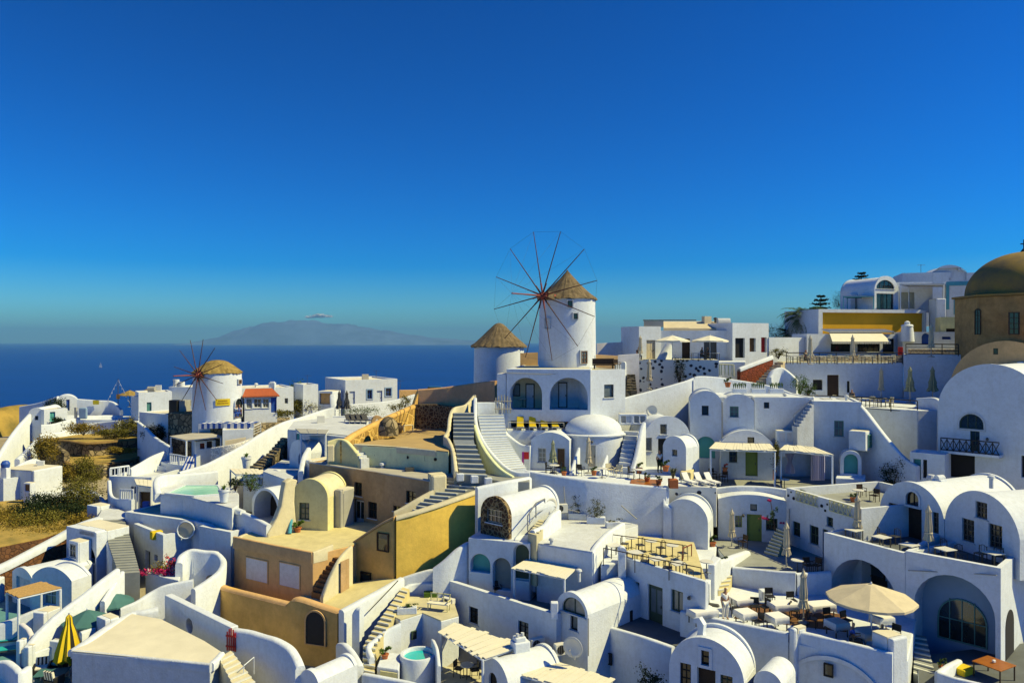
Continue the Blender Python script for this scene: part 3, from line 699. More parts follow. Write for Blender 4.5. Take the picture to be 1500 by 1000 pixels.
def kit_planter(label, L=1.3, m='white', lm='leafgrey', n=500, fh=.6, kind='bush', seed=2, flower=None, w=.4, h=.38, group=None):
    t = thing('planter_box', label, 'planter', group=group); MB().box((0, 0, h / 2), (L, w, h)).build('trough', m, t, bevel=.03)
    b = MB()
    if kind == 'bush': b.leaves((0, 0, h + fh * .5), (L * .5, w * .6, fh * .6), n, .09, seed)
    else:
        for i in range(int(L / .16)): b.blades((-L / 2 + .1 + i * .16, 0, h), 14, fh, .22, .035, seed + i, .2)
    b.build('foliage', lm, t)
    if flower: MB().leaves((0, 0, h + fh * .6), (L * .5, w * .7, fh * .5), 160, .09, seed + 9).build('flowers', flower, t)
    return Proto(t)
def kit_ac(label):
    t = thing('air_conditioner', label, 'air conditioner'); MB().box((0, 0, .32), (.85, .32, .6)).build('casing', 'plasticwhite', t, bevel=.02)
    MB().tube((-.12, -.165, .33), (-.12, -.18, .33), .24, n=24).build('fan_opening', 'dark', t); g = MB()
    for i in range(5): g.tube((-.12 - .22 + .11 * i, -.19, .33 - math.sqrt(max(0, .24 ** 2 - (.22 - .11 * i) ** 2))), (-.12 - .22 + .11 * i, -.19, .33 + math.sqrt(max(0, .24 ** 2 - (.22 - .11 * i) ** 2))), .008, n=4)
    g.build('grille', 'steel', t); MB().box((0, 0, 0), (.9, .12, .05)).build('bracket', 'metal', t); return Proto(t)
def kit_dish(label, r=.55):
    t = thing('satellite_dish', label, 'satellite dish'); MB().tube((0, 0, 0), (0, 0, .75), .03).build('mast', 'steel', t)
    b = MB(); n = 24; vs = []
    for q in (0.02, .35, .7, 1.0):
        for i in range(n): a = 2 * math.pi * i / n; vs.append((r * q * math.cos(a), -.10 - .16 * q * q, .75 + r * q * math.sin(a)))
    b.add(vs, [(j * n + i, j * n + (i + 1) % n, (j + 1) * n + (i + 1) % n, (j + 1) * n + i) for j in range(3) for i in range(n)] + [tuple(range(n))])
    o = b.build('dish', 'plasticwhite', t, smooth=60); s = o.modifiers.new('solid', 'SOLIDIFY'); s.thickness = .02
    MB().tube((0, -.25, .75 - r), (0, -.7, .72), .012).tube((0, -.7, .72), (0, -.6, .74), .04).build('receiver_arm', 'steel', t); return Proto(t)
def antenna(label, loc, h=1.6):
    t = thing('antenna', label, 'antenna', loc); b = Vector(loc); MB().tube(b, b + Vector((0, 0, h)), .025, n=6).build('mast', 'metal', t)
    e = MB(); e.tube(b + Vector((-.4, 0, h * .92)), b + Vector((.55, 0, h * .92)), .015, n=5)
    for i in range(6): e.tube(b + Vector((-.35 + i * .17, -.3 + .03 * i, h * .92)), b + Vector((-.35 + i * .17, .3 - .03 * i, h * .92)), .01, n=4)
    e.build('elements', 'metal', t)
def bush(label, px, py, D, rad, m='leafolive', n=1500, size=.16, seed=1, name='bush', cat='bush', group=None):
    p = at(px, py, D); t = thing(name, label, cat, p, group); R = random.Random(seed); s = MB()
    for k in range(5): a = k * 1.3; s.tube(p - Vector((0, 0, .4)), p + Vector((rad[0] * .45 * math.cos(a), rad[1] * .45 * math.sin(a), rad[2] * .8)), .05, .015, 5)
    s.build('stem', 'bark', t); MB().leaves(p + Vector((0, 0, rad[2] * .55)), rad, int(n * 2.2), size * .85, seed).build('foliage', m, t)
    return t
# ---------------------------------------------------------------- people
def skinned(name, chains, m, parent, sub=1):
    """one continuous skin grown over joints; chains share joints by key"""
    vs, rs, es, idx = [], [], [], {}
    for ch in chains:
        pr = None
        for key, p, r in ch:
            if key not in idx: idx[key] = len(vs); vs.append(p); rs.append(r)
            if pr is not None and pr != idx[key]: es.append((pr, idx[key]))
            pr = idx[key]
    me = bpy.data.meshes.new(name); me.from_pydata(vs, es, []); o = bpy.data.objects.new(name, me); C.objects.link(o); o.parent = parent
    me.materials.append(M(m)); sk = o.modifiers.new('skin', 'SKIN'); sk.use_smooth_shade = True
    for i, v in enumerate(me.skin_vertices[0].data): v.radius = (rs[i], rs[i]) if not isinstance(rs[i], tuple) else rs[i]; v.use_root = i == 0
    s = o.modifiers.new('sub', 'SUBSURF'); s.levels = s.render_levels = sub; return o
def person(label, loc, rz=0, pose='stand', shirt='cloth', pants='cloth', hair='hair', arm='down', skin='skin', fingers=False, group=None, scale=1.0):
    t = thing('person', label, 'person', loc, group); t.rotation_euler = (0, 0, rz); t.scale = (scale,) * 3
    sit = pose == 'sit'; hz = .93 if not sit else .52; V = Vector
    pel = V((0, 0, hz)); ch = pel + V((0, .02, .26)); sh = pel + V((0, 0, .48)); nk = sh + V((0, -.02, .09)); hd = nk + V((0, -.02, .13)); tp = hd + V((0, 0, .10))
    legs = []; arms = []
    for s in (-1, 1):
        hip = pel + V((s * .10, 0, -.04))
        if sit: kn = hip + V((s * .03, -.42, .0)); an = kn + V((0, .02, -.40)); 
        else: kn = hip + V((s * .02, -.03, -.42)); an = kn + V((s * .01, .04, -.42))
        an.z = max(an.z, .07); toe = an + V((0, -.17, -.04)); legs.append([('p', pel, .13), ('h%d' % s, hip, .095), ('k%d' % s, kn, .06), ('a%d' % s, an, .042), ('t%d' % s, toe, .035)])
        so_ = sh + V((s * .17, 0, -.02))
        if arm == 'up' and s == 1: el = so_ + V((.16, -.1, .02)); wr = el + V((-.06, -.1, .24))
        elif arm == 'fwd' or (arm == 'one' and s == 1): el = so_ + V((s * .05, -.06, -.27)); wr = el + V((-s * .06, -.22, .04))
        else: el = so_ + V((s * .06, .03, -.28)); wr = el + V((s * .01, -.08, -.24))
        hn = wr + (wr - el).normalized() * .09
        arms.append([('n', sh, .085), ('s%d' % s, so_, .058), ('e%d' % s, el, .042), ('w%d' % s, wr, .028), ('m%d' % s, hn, (.038, .02))])
        if fingers:
            d = (wr - el).normalized(); q = V((0, 1, 0))
            for f, (o, l) in enumerate(((-.03, .06), (-.01, .075), (.01, .07), (.028, .055))):
                arms.append([('m%d' % s, hn, .035), ('f%d%d' % (s, f), hn + q * o + d * .03, .010), ('g%d%d' % (s, f), hn + q * o * 1.1 + d * (.03 + l * .55) + V((-s * .008, 0, 0)), .009), ('i%d%d' % (s, f), hn + q * o * 1.1 + d * (.03 + l) + V((-s * .02, 0, 0)), .007)])
            arms.append([('w%d' % s, wr, .03), ('u%d' % s, wr + d * .04 - q * .04, .012), ('v%d' % s, wr + d * .08 - q * .06, .009)])
    body = skinned('body', [[('p', pel, .13), ('c', ch, .14), ('n', sh, .085), ('k', nk, .052), ('hd', hd, (.078, .09)), ('tp', tp, .065)]] + legs + arms, skin, t, 2)
    f = MB().box(hd + V((0, -.095, -.005)), (.022, .03, .045)); f.build('nose', skin, t, bevel=.008)
    e = MB(); [e.lathe(hd + V((s * .032, -.083, .03)), [(.002, -.007), (.010, 0), (.002, .007)], 8) for s in (-1, 1)]; e.build('eyes', 'dark', t)
    MB().box(hd + V((0, -.088, -.045)), (.045, .01, .008)).build('mouth', 'redwood', t)
    er = MB(); [er.lathe(hd + V((s * .088, .005, 0)), [(.004, -.03), (.014, 0), (.004, .03)], 8) for s in (-1, 1)]; er.build('ear', skin, t)
    MB().lathe(hd + V((0, .022, .0)), [(.085, -.02), (.098, .03), (.094, .08), (.07, .125), (.02, .145)], 16).build('hair', hair, t, smooth=60)
    skinned('shirt', [[('p', pel + V((0, 0, .02)), .145), ('c', ch, .160), ('n', sh, .105)]] + [[('n', sh, .1)] + [(k, p, r * 1.35) for k, p, r in a[1:2]] + [('x%d' % i, a[1][1].lerp(a[2][1], .6), .062)] for i, a in enumerate(arms) if a[0][0] == 'n'], shirt, t, 1)
    skinned('trousers', [[(k, p, r * 1.22) for k, p, r in l[:4]] for l in legs], pants, t, 1)
    sh_ = MB()
    for l in legs: a = l[3][1]; sh_.box(a + V((0, -.07, -.035)), (.085, .25, .06))
    sh_.build('shoes', 'darkwood', t, bevel=.02)
    return t
# ---------------------------------------------------------------- windmills
def windmill(label, tl, tr, ybase, ytop, D, apex, hub, R, yaw, phase, sprit, roofm, ops, wires=True, sign=None, over=.14, cone=None, flare=.97):
    """tower between the px tl..tr at depth D; hub = (px,py,D)"""
    c = at((tl + tr) / 2, ybase, D); r = (tr - tl) / 2 * D / F; h = Z(ytop, D) - c.z
    root = thing('windmill', label, 'windmill', c); tw = MB(); tw.lathe(c, [(r, -2.5), (r, 0), (r * (1 + flare) / 2, h * .5), (r * flare, h)], 72); tw.build('tower', 'white', root, smooth=40)
    za = Z(apex[1], D); ax, ez = c.x, c.z + h; H = za - ez; rr = r * flare + over
    prof = [(rr - .25, -.02), (rr, -.12), (rr + .03, -.02)] + [(rr * k, H * f) for k, f in (cone or ((.86, .16), (.68, .36), (.48, .57), (.28, .76), (.12, .90), (.03, 1.0)))]
    b = MB(); n = 64; Rn = random.Random(5); vs = []
    for j, (q, z) in enumerate(prof):
        for i in range(n): a = 2 * math.pi * i / n; k = q * (1 + .028 * Rn.uniform(-1, 1)); vs.append((ax + k * math.cos(a), c.y + k * math.sin(a), ez + z + (.11 * Rn.uniform(-1, 1) if j in (1, 2) else 0)))
    m_ = len(prof); b.add(vs, [(j * n + i, j * n + (i + 1) % n, (j + 1) * n + (i + 1) % n, (j + 1) * n + i) for j in range(m_ - 1) for i in range(n)] + [tuple(range((m_ - 1) * n, m_ * n))])
    rf = b.build('thatched_roof', roofm, root)
    for kind, px, py, wpx, hpx, od in ops:      # small openings round the tower
        s = (px - (tl + tr) / 2) / ((tr - tl) / 2); a = math.asin(max(-.95, min(.95, s))); nrm = Vector((math.sin(a), -math.cos(a)))
        # view rays are slanted: turn the wall point to where the ray meets the tower
        ray = math.atan2((px - 750), F); a = math.asin(max(-.95, min(.95, s))) - ray; nrm = Vector((math.sin(a), -math.cos(a)))
        pc = Vector((c.x, c.y)) + nrm * r; u = Vector((-nrm.y, nrm.x)); Dp = pc.y; hw = wpx * Dp / F / 2 / max(.4, math.cos(a + ray)); z0, z1 = Z(py + hpx / 2, Dp), Z(py - hpx / 2, Dp)
        f = Fac(pc - u * hw - nrm * .0, pc + u * hw)
        if kind == 'sign':
            bb = MB(); k_ = 8
            for q in range(k_):
                a0, a1 = a + (q / k_ - .5) * 2 * hw / r, a + ((q + 1) / k_ - .5) * 2 * hw / r
                P = [Vector((c.x + math.sin(t) * (r + e), c.y - math.cos(t) * (r + e))) for t, e in ((a0, .03), (a1, .03), (a1, .06), (a0, .06))]; bb.prism(P, z0, z1)
            sg = bb.build('sign_board', 'yellowsign', root)
            for row, (zz_, wd) in enumerate(((.68, .62), (.34, .74))):
                ln = MB(); x = -wd / 2; Rr = random.Random(row)
                while x < wd / 2:
                    w_ = Rr.uniform(.03, .05); t0 = a + x * 2 * hw / r; t1 = a + (x + w_ * .7) * 2 * hw / r; hh = (z1 - z0) * Rr.uniform(.06, .1)
                    P = [Vector((c.x + math.sin(t) * (r + e), c.y - math.cos(t) * (r + e))) for t, e in ((t0, .058), (t1, .058), (t1, .066), (t0, .066))]; ln.prism(P, z0 + (z1 - z0) * zz_ - hh, z0 + (z1 - z0) * zz_ + hh); x += w_ * 1.15
                ln.build('lettering', 'redwood', sg)
            continue
        fill_opening(f, root, kind, (0, 2 * hw, z0, z1), od, -1)
        fr = MB(); o_ = .09; fr.plate(f, hole_pts(kind, (-o_, 2 * hw + o_, z0 - .03, z1 + o_)), [hole_pts(kind, (0, 2 * hw, z0, z1))], -.09, .35).build('surround', od.get('s', 'white2'), root)
    if hub:
        hp = at(*hub); ax_ = Vector((-math.sin(yaw), -math.cos(yaw), 0)); u = Vector((math.cos(yaw), -math.sin(yaw), 0)); up = Vector((0, 0, 1))
        sh = MB().tube(hp - ax_ * (r + .6), hp + ax_ * .35, .2, .2, 12).build('axle', 'spokered', root)
        MB().tube(hp - ax_ * .18, hp + ax_ * .2, .34, .3, 12).build('hub', 'spokered', root)
        tips = []
        for k in range(12):
            a = phase + k * math.pi / 6; d = u * math.sin(a) + up * math.cos(a); tip = hp + d * R; tips.append(tip)
            sp = MB().tube(hp + d * .15 + ax_ * (.09 * (k % 2)), tip, .058, .03, 7).build('sail_spoke', 'spoke', root)
            MB().tube(hp + d * .2 + ax_ * (.09 * (k % 2)), hp + d * R * .2, .085, .07, 7).build('spoke_brace', 'spokered' if k % 3 == 0 else 'spoke', sp)
        if sprit: 
            e = hp + ax_ * sprit; MB().tube(hp, e, .07, .05, 8).build('bowsprit', 'spokered', root)
            MB().tube(hp + u * .16 - up * .1, e, .035, .03, 6).build('bowsprit', 'spoke', root)
            if wires:
                wr = MB()
                for k in range(12): wr.tube(tips[k], tips[(k + 1) % 12], .008, n=4); wr.tube(tips[k], e, .006, n=4)
                wr.build('rigging', 'rope', root)
        # wooden housing where the axle leaves the thatch
        dz = hp.z; q = hp - ax_ * .75; MB().box(q, (.8, .9, .7), rz=-yaw).build('axle_housing', 'thatch', root, bevel=.04)
    return root
MILL1 = windmill('tall white windmill with pointed thatch and twelve bare sail spokes, above the arcade', 789, 873, 541, 438, 69, (831, 396), (795, 433, 65.6), 5.75, math.radians(40), math.radians(-10.3), 4.2, 'thatch',
    [('w', 835, 445, 7, 9, {'c': 'dark', 'nx': 1, 'ny': 1}), ('w', 843, 463, 6, 8, {'c': 'dark', 'nx': 1, 'ny': 1}), ('n', 802, 474, 6, 14, {'c': 'white2'}), ('w', 855, 523, 9, 18, {'c': 'wood', 'g': 'glasslight', 'ny': 3})],
    cone=((.80, .16), (.60, .35), (.42, .54), (.26, .71), (.13, .86), (.045, .96), (.01, 1.02)))
MILL3 = windmill('squat white windmill with a thatched cone and no sails, left of the tall one', 694, 768, 556, 507, 77, (731, 473), None, 0, 0, 0, 0, 'thatch',
    [], cone=((.80, .22), (.60, .44), (.42, .65), (.26, .84), (.14, .96), (.04, 1.0)), over=.28, flare=.98)
MILL2 = windmill('white windmill with a yellow sign, blunt thatch and red-brown spokes above the field terraces', 284, 353, 628, 545, 82, (320, 527), (290, 549, 79.3), 3.85, math.radians(28), math.radians(12), 3.0, 'thatchyellow',
    [('w', 349, 559, 4, 6, {'c': 'wood'}), ('sign', 326, 589, 20, 10, {}), ('aw', 347, 597, 9, 27, {'c': 'dark', 's': 'white'})], wires=False,
    cone=((.82, .28), (.62, .58), (.44, .82), (.25, .96), (.06, 1.0)), over=.1)
# ================================================================ arcade under the tall windmill
DK = {'c': 'dkgreen'}; BL = {'c': 'dark', 'nx': 1, 'ny': 1}
house('arcade_house', 'low white building with two wide arches that carries the tall windmill', (742, 62.6), (865, 61.6), -6.6, -2.31, 11, [
    ('an', 747, 553, 794, 600, {'c': 'cream', 'in': [('w', 752, 562, 762, 580, {'c': 'dark', 'nx': 1, 'ny': 1, 'g': 'glasslight'}), ('d', 770, 562, 783, 598, {'c': 'white2', 'fc': 'dark'})]}),
    ('an', 805, 553, 861, 600, {'c': 'white2', 'in': [('d', 818, 560, 831, 597, {'c': 'white2', 'fc': 'dark'})]})], par=.03, t=2.0, mroof='floor')
house('house', 'narrow white annex with one dark framed window right of the two arches', (865.5, 62), (916, 63.5), -6.6, -2.36, 10, [('w', 885, 563, 899, 582, {'c': 'dark', 'nx': 1, 'ny': 1, 'g': 'glasslight'})], par=.03, mroof='floor')
house('gate_pillar', 'sunlit white pillar at the left end of the arcade', (728, 62.9), (741.5, 62.7), -7, Z(547, 62.9), 1.4, cat='pillar', par=0)
wall('beige screen wall on the roof terrace left of the tall windmill tower', [(762, 517, 73), (788, 516, 73)], -3.2, .15, 'tanwall', 'screen_wall', round_=.1)
wall('beige screen wall on the roof terrace right of the tall windmill tower', [(873, 519, 68), (905, 521, 68)], -3.2, .15, 'tanwall', 'screen_wall', round_=.1)
wall('low lilac parapet against the sea behind the right annex', [(874, 503, 80), (910, 501, 80), (940, 500, 79)], -4, .2, 'lilac', round_=.1)
wall('pale back wall between the sea parapet and the cafe', [(905, 520, 70), (936, 518, 70)], -6, .3, 'lilac', round_=.1)
# ================================================================ plaza
o = wall('tall tan wall closing the back of the sunny plaza', [(613, 570, 70.5), (650, 567, 70), (700, 560, 69), (728, 557, 66)], -9, .45, 'plazawall', 'retaining_wall')
wall('dark lava stone wall in shade at the back of the plaza', [(607, 592, 70), (640, 592, 69.5), (668, 596, 68.5)], -9, .5, 'stonelava', 'stone_wall', curve=False, round_=.1)
wall('sloping sunlit end of the tan plaza wall', [(613, 570, 70.5), (608, 582, 70.2), (604, 594, 70)], -9, .4, 'ochre', 'retaining_wall')
o = wall('ochre stone wall with rounded coping along the left of the plaza', [(607, 592, 70), (575, 606, 67), (545, 620, 64), (518, 634, 61), (503, 645, 58.5)], -9.5, .5, 'stoneochre', 'stone_wall')
cap(o, [(607, 592, 70), (575, 606, 67), (545, 620, 64), (518, 634, 61), (503, 645, 58.5)], .56, .3, 'ochre')
PL = terrace('paved plaza with a pale green retaining wall below the tall windmill', [(513, 651), (600, 655), (657, 661), (668, 640), (672, 626), (606, 626), (575, 640)], -8.03, -10.6, 'greenwall', 'plazafloor', 'plaza', 'plaza')
wall('low cream kerb wall along the front of the plaza', [(520, 649.5, 58.5), (560, 652, 57.9), (600, 655, 57), (640, 659, 55.6)], -8.5, .3, 'cream', 'kerb_wall', cat='low wall')
f = Fac(gl(520, 651, -8.03), gl(600, 655, -8.03))
f2 = Fac(gl(600, 655, -8.03), gl(657, 661, -8.03))
for ff, x, y in ((f, 547.5, 666), (f2, 597.5, 669.5), (f2, 638, 672.5)):
    k, z = ff.hit(x, y); MB().tube(ff.p(k, z, .02), ff.p(k, z, -.07), .12, n=16).build('round_light', 'dark', PL)
for ff, x0, y0, x1, y1 in ((f, 566, 657, 586, 672), (f2, 611, 662, 622, 675)):
    r = ff.rect(x0, y0, x1, y1); MB().plate(ff, hole_pts('r', r), (), -.03, .02).build('panel', 'greenwall', PL)
p = at(569, 637, 62.5); t = thing('stone_arch', 'grey rubble stone arch stub leaning on the ochre plaza wall', 'stone arch', p)
MB().lathe(p, [(.85, 0), (.85, .6), (.7, 1.1), (.35, 1.45), (.05, 1.55)], 14).build('rubble', 'stonegrey', t, smooth=50)
p = at(583, 634, 64); t = thing('broken_pot', 'dark clay jar standing beside the rubble arch on the plaza', 'jar', p); MB().lathe(p, [(.25, 0), (.42, .3), (.38, .6), (.22, .75), (.26, .85)], 16).build('body', 'darkwood', t, smooth=50)
t = thing('bench', 'pale bent metal bench frame by the ochre plaza wall', 'bench', at(598, 631, 65)); bp = at(598, 631, 65)
MB().box(bp + Vector((0, 0, .5)), (.9, .25, .06), .6).build('seat', 'cream', t, bevel=.02)
for s in (-1, 1): MB().box(bp + Vector((s * .36, s * .25, .24)), (.07, .2, .48), .6).build('leg', 'cream', t)
t = thing('bell_arch', 'small brick coloured arch post on top of the ochre stone wall', 'arch', at(553, 620, 66)); bp = at(553, 616, 66)
MB().plate(Fac(bp.xy - Vector((.45, .2)), bp.xy + Vector((.45, .2))), [(0, bp.z - .6), (.98, bp.z - .6), (.98, bp.z)] + arc(.98, bp.z, .45, 12)[::-1] , [[(.3, bp.z - .4), (.68, bp.z - .4), (.68, bp.z), (.49, bp.z + .2), (.3, bp.z)]], 0, .35).build('arch', 'tanwall', t)
# curved parapet and steps at the left of the plaza
wall('pale yellow quarter round parapet beside the short white steps', [(480, 646, 58.6), (495, 642, 58.8), (508, 645, 58.5), (520, 658, 58), (527, 668, 57.5), (528, 674, 57.2)], -10.5, .35, 'paleyellow', 'parapet')
box_on('stubby cream pillar with a lantern niche left of the quarter round parapet', 484, 676, 58, (.55, .45, 1.3), .3, 'cream', 'pillar', 'pillar', .08)
steps('short flight of white steps from the plaza down to the grey roof', [((529, 675, 57), (541, 674, 57.5)), ((512, 651, 58.8), (520, 650, 59.3))], 6, -10, 'white2')
# ================================================================ brown house with the lilac door
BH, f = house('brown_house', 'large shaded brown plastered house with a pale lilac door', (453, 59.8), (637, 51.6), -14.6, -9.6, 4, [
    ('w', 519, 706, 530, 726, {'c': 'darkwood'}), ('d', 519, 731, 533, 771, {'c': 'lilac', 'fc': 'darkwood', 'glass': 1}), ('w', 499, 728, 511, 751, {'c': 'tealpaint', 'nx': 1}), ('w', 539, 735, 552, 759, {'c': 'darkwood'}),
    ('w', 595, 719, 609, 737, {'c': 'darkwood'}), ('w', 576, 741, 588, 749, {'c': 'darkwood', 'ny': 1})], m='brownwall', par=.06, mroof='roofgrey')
cap(BH, [(453, 675.5, 59.8), (540, 688.5, 55.9), (637, 703.5, 51.6)], .36, .12, 'roofgrey')
house('buttress', 'rounded cream buttress at the right end of the brown house', (633, 51.2), (655, 51.6), -13.6, Z(696, 51.3), 1.2, m='cream', par=0, mroof='cream', cat='buttress', bevel=.14)
house('buttress', 'plain white buttress at the far left corner of the brown house', (446, 60.3), (453.5, 59.9), -14, Z(674, 60), 2.5, m='white', par=0, cat='buttress')
# ================================================================ flights of steps
steps('long straight flight of blue grey steps with pale edges rising beside the plaza', [((673, 700, 52), (714, 700, 51.5)), ((666, 650, 56.2), (695, 650, 56)), ((664, 644, 57.6), (694, 644, 57.4)), ((664, 604, 61.5), (695, 604, 61.5))], 21, -11, 'greyfloor', 'nosing')
wall('cream parapet winding down the left of the long blue grey steps', [(695, 578, 64), (682, 592, 62.5), (665, 597, 61.8), (659, 610, 60.5), (657, 628, 59), (652, 638, 58.2), (657, 643, 57), (664, 660, 55), (668, 690, 52.3)], -11, .3, 'cream', 'stair_parapet', cat='parapet')
wall('swooping white parapet between the blue grey steps and the white steps', [(696, 582, 62.5), (696, 600, 61.5), (697, 618, 60), (704, 638, 58), (718, 660, 56), (737, 680, 54), (755, 690, 53.2), (776, 691, 53)], -11, .3, 'white', 'stair_parapet', cat='parapet')
wall('pale green lower face under the swooping parapet of the steps', [(695.5, 622, 59.4), (703, 644, 57.4), (716, 666, 55.2), (733, 685, 53.3), (752, 697, 52.6)], -11, .3, 'greenwall', 'retaining_wall')
steps('curving flight of plain white steps right of the blue grey steps', [((742, 690, 54.2), (771, 686, 55)), ((722, 664, 56.2), (755, 664, 57)), ((706, 640, 58.5), (742, 640, 59)), ((700, 608, 61.8), (738, 606, 62))], 22, -11, 'white', 'nosing')
wall('straight white parapet at the head of the white steps', [(699, 589, 62.4), (730, 589, 62.6), (748, 591, 62.8)], -7.2, .3, 'white', 'parapet')
t = thing('wooden_gate', 'weathered pale wooden gate at the head of the white steps', 'gate', at(737, 605, 62.1)); bp = at(737, 605, 62.1); g = MB()
for i in range(6): g.box(bp + Vector((-.6 + .24 * i, 0, .65 + .12 * math.sin(i * .63))), (.09, .05, 1.3 + .2 * math.sin(i * .63)))
g.build('pickets', 'canvasbeige', t); MB().box(bp + Vector((0, -.04, .35)), (1.45, .04, .08)).build('rail', 'canvasbeige', t); MB().box(bp + Vector((0, -.04, 1.0)), (1.45, .04, .08)).build('rail', 'canvasbeige', t)
block('paved landing where the three flights of steps meet', [(648, 54), (672, 54), (776, 54), (776, 51), (735, 51), (722, 51.8), (655, 52.6)], -9.52, -13.6, 'greyfloor', 'landing', 'landing')
steps('lower flight of grey steps with pale edges descending behind the yellow wall', [((604, 750, 50.1), (617, 752.5, 49.5)), ((629, 726, 51.2), (662, 729, 50.6)), ((655, 702, 53.1), (720, 707, 51.9))], 9, -14.6, 'greyfloor', 'nosing')
wall('slanted cream parapet left of the lower grey steps', [(577, 749, 50.2), (590, 742, 50.4), (612, 729, 50.8), (634, 717, 51.3)], -14.3, .4, 'cream', 'stair_parapet', cat='parapet')
for i, (x, y, d, nm) in enumerate(((674, 704, 51.8, 'left'), (695, 707, 51.6, 'middle'), (715, 710, 51.4, 'right'))):
    box_on('white stone bollard block on the landing, %s one of three' % nm, x, y, d, (.5, .4, .5), .2, 'white', 'bollard', 'bollard', .04, group='white blocks along the landing')
# ================================================================ yellow wall and flank, the flank's shade put into a browner colour
o = wall('shaded flank sloping up to the yellow wall, its shade coloured in brown', [(512, 799, 50.6), (540, 780, 49.8), (562, 766, 49.2), (580, 757, 48.7)], -17.2, .5, 'ochre', 'retaining_wall', curve=False)
f = Fac(xy(512, 50.6), xy(580, 48.7)); f = Fac(f.a + f.n * .25, f.b + f.n * .25)
wops(o, f, [('w', 553, 780, 570, 807, {'c': 'darkwood', 'nx': 1, 'ny': 1}), ('w', 529, 837, 544, 857, {'c': 'dark', 'nx': 1, 'ny': 1})])
cap(o, [(512, 797, 50.6), (540, 778, 49.8), (562, 764, 49.2), (580, 755, 48.7)], .56, .12, 'tanwall')
YW = [(580, 758, 48.7), (615, 748, 49.1), (660, 733, 50.0), (703, 718, 51.2)]
o = wall('bright yellow plastered wall under the lower grey steps', YW, -17.2, .5, 'yellowwall', 'retaining_wall', curve=False)
cap(o, [(a, b - 2, d) for a, b, d in YW], .56, .22, 'cream')
f = Fac(xy(580, 48.7), xy(703, 51.4)); f = Fac(f.a + f.n * .25, f.b + f.n * .25); wops(o, f, [('w', 678, 770, 694, 789, {'c': 'dark', 'nx': 1, 'ny': 1})])
wall('smooth white wall continuing the yellow wall to the right', [(698, 713, 49.7), (735, 705, 50.5), (758, 701, 51.3), (775, 698, 52.2)], -13.4, .5, 'white', 'retaining_wall')
# ================================================================ ochre terrace house with bricked windows
TH = terrace('ochre house with two bricked up windows and a yellow roof terrace', [(343, 788), (458, 811), (514, 798), (600, 764), (470, 764), (385, 770)], -13.4, -17.2, 'tanwall', 'yellowfloor', 'ochre_house', 'house')
f = Fac(gl(343, 788, -13.4), gl(458, 811, -13.4))
for x0, y0, x1, y1 in ((361, 819, 392, 850), (410, 826, 439, 859)):
    r = f.rect(x0, y0, x1, y1); o = MB().plate(f, hole_pts('r', r), (), -.03, .02).build('bricked_window', 'lilac', TH)
    MB().plate(f, hole_pts('r', (r[0] - .07, r[1] + .07, r[2] - .07, r[3] + .07)), [hole_pts('r', r)], -.05, .02).build('frame', 'tanwall', o)
wall('low ochre parapet round the yellow roof terrace', [(343, 785, 51), (400, 797, 49.2), (458, 808, 47.5)], -14, .22, 'tanwall', 'parapet', curve=False, cat='parapet')
wall('low yellow parapet at the right edge of the yellow roof terrace', [(458, 808, 47.5), (472, 803, 48.0), (487, 797, 48.6)], -14, .22, 'cream', 'parapet', curve=False, cat='parapet')
wall('white parapet curling up at the left of the yellow roof terrace', [(348, 788, 51), (356, 783, 52), (375, 777, 53), (398, 768, 54.5)], -14, .5, 'cream', 'parapet', cat='parapet')
f = Fac(xy(392, 51.4), xy(440, 53.2)); A0 = f.a; t = thing('buttress', 'tall tapering cream buttress left of the yellow vault', 'buttress', (A0.x, A0.y, -14))
MB().plate(f, [f.hit(*q) for q in ((392, 800), (438, 795), (434, 760), (432, 735), (433, 715), (437, 703), (427, 701), (418, 706), (415, 722), (412, 742), (405, 760), (398, 772), (392, 782))], (), 0, .6).build('wall', 'cream', t, bevel=.12)
VH, f = house('vault_house', 'small yellow barrel vaulted house with a teal window', (428, 53.8), (480, 53.2), -13.9, Z(701, 53.5), 3.2, [('w', 438, 736, 453, 761, {'c': 'dkgreen', 'g': 'glasslight', 'ny': 3})], 'vault', 1.3, m='paleyellow', mroof='cream', rops=[('d', 484, 735, 494, 776, {'c': 'darkwood'})])
house('buttress', 'pale buttress against the brown house right of the yellow vault', (489, 54.3), (499, 54), -14, Z(718, 54), 1.5, m='greywall', par=0, cat='buttress', bevel=.1)
wall('leaning blue board against the yellow vault house', [(423, 781, 52.5), (428, 743, 52.9)], -13.4, .12, 'cyanpaint', 'board', cat='board', curve=False) if 0 else None
t = thing('surfboard', 'long blue board leaning against the yellow vault house', 'board', at(425, 780, 52.3)); MB().tube(at(424, 781, 52.3), at(429, 744, 53.2), .14, .09, 10).build('board', 'cyanpaint', t)
# side steps
steps('rough brown steps along the right flank of the ochre house', [((456, 872, 46.9), (470, 874, 46.4)), ((486, 815, 48.8), (497, 815, 48.5))], 9, -17, 'wood')
o = wall('slanted cream stair wall with a doorway beside the rough brown steps', [(471, 874, 46.1), (480, 850, 46.5), (492, 826, 47.1), (502, 811, 47.8), (514, 799, 48.6)], -17, .3, 'cream', 'stair_wall')
f = Fac(xy(486, 46.6), xy(514, 48.4)); f = Fac(f.a + f.n * .2, f.b + f.n * .2); wops(o, f, [('v', 499, 820, 511, 868, {'c': 'brownwall'})])
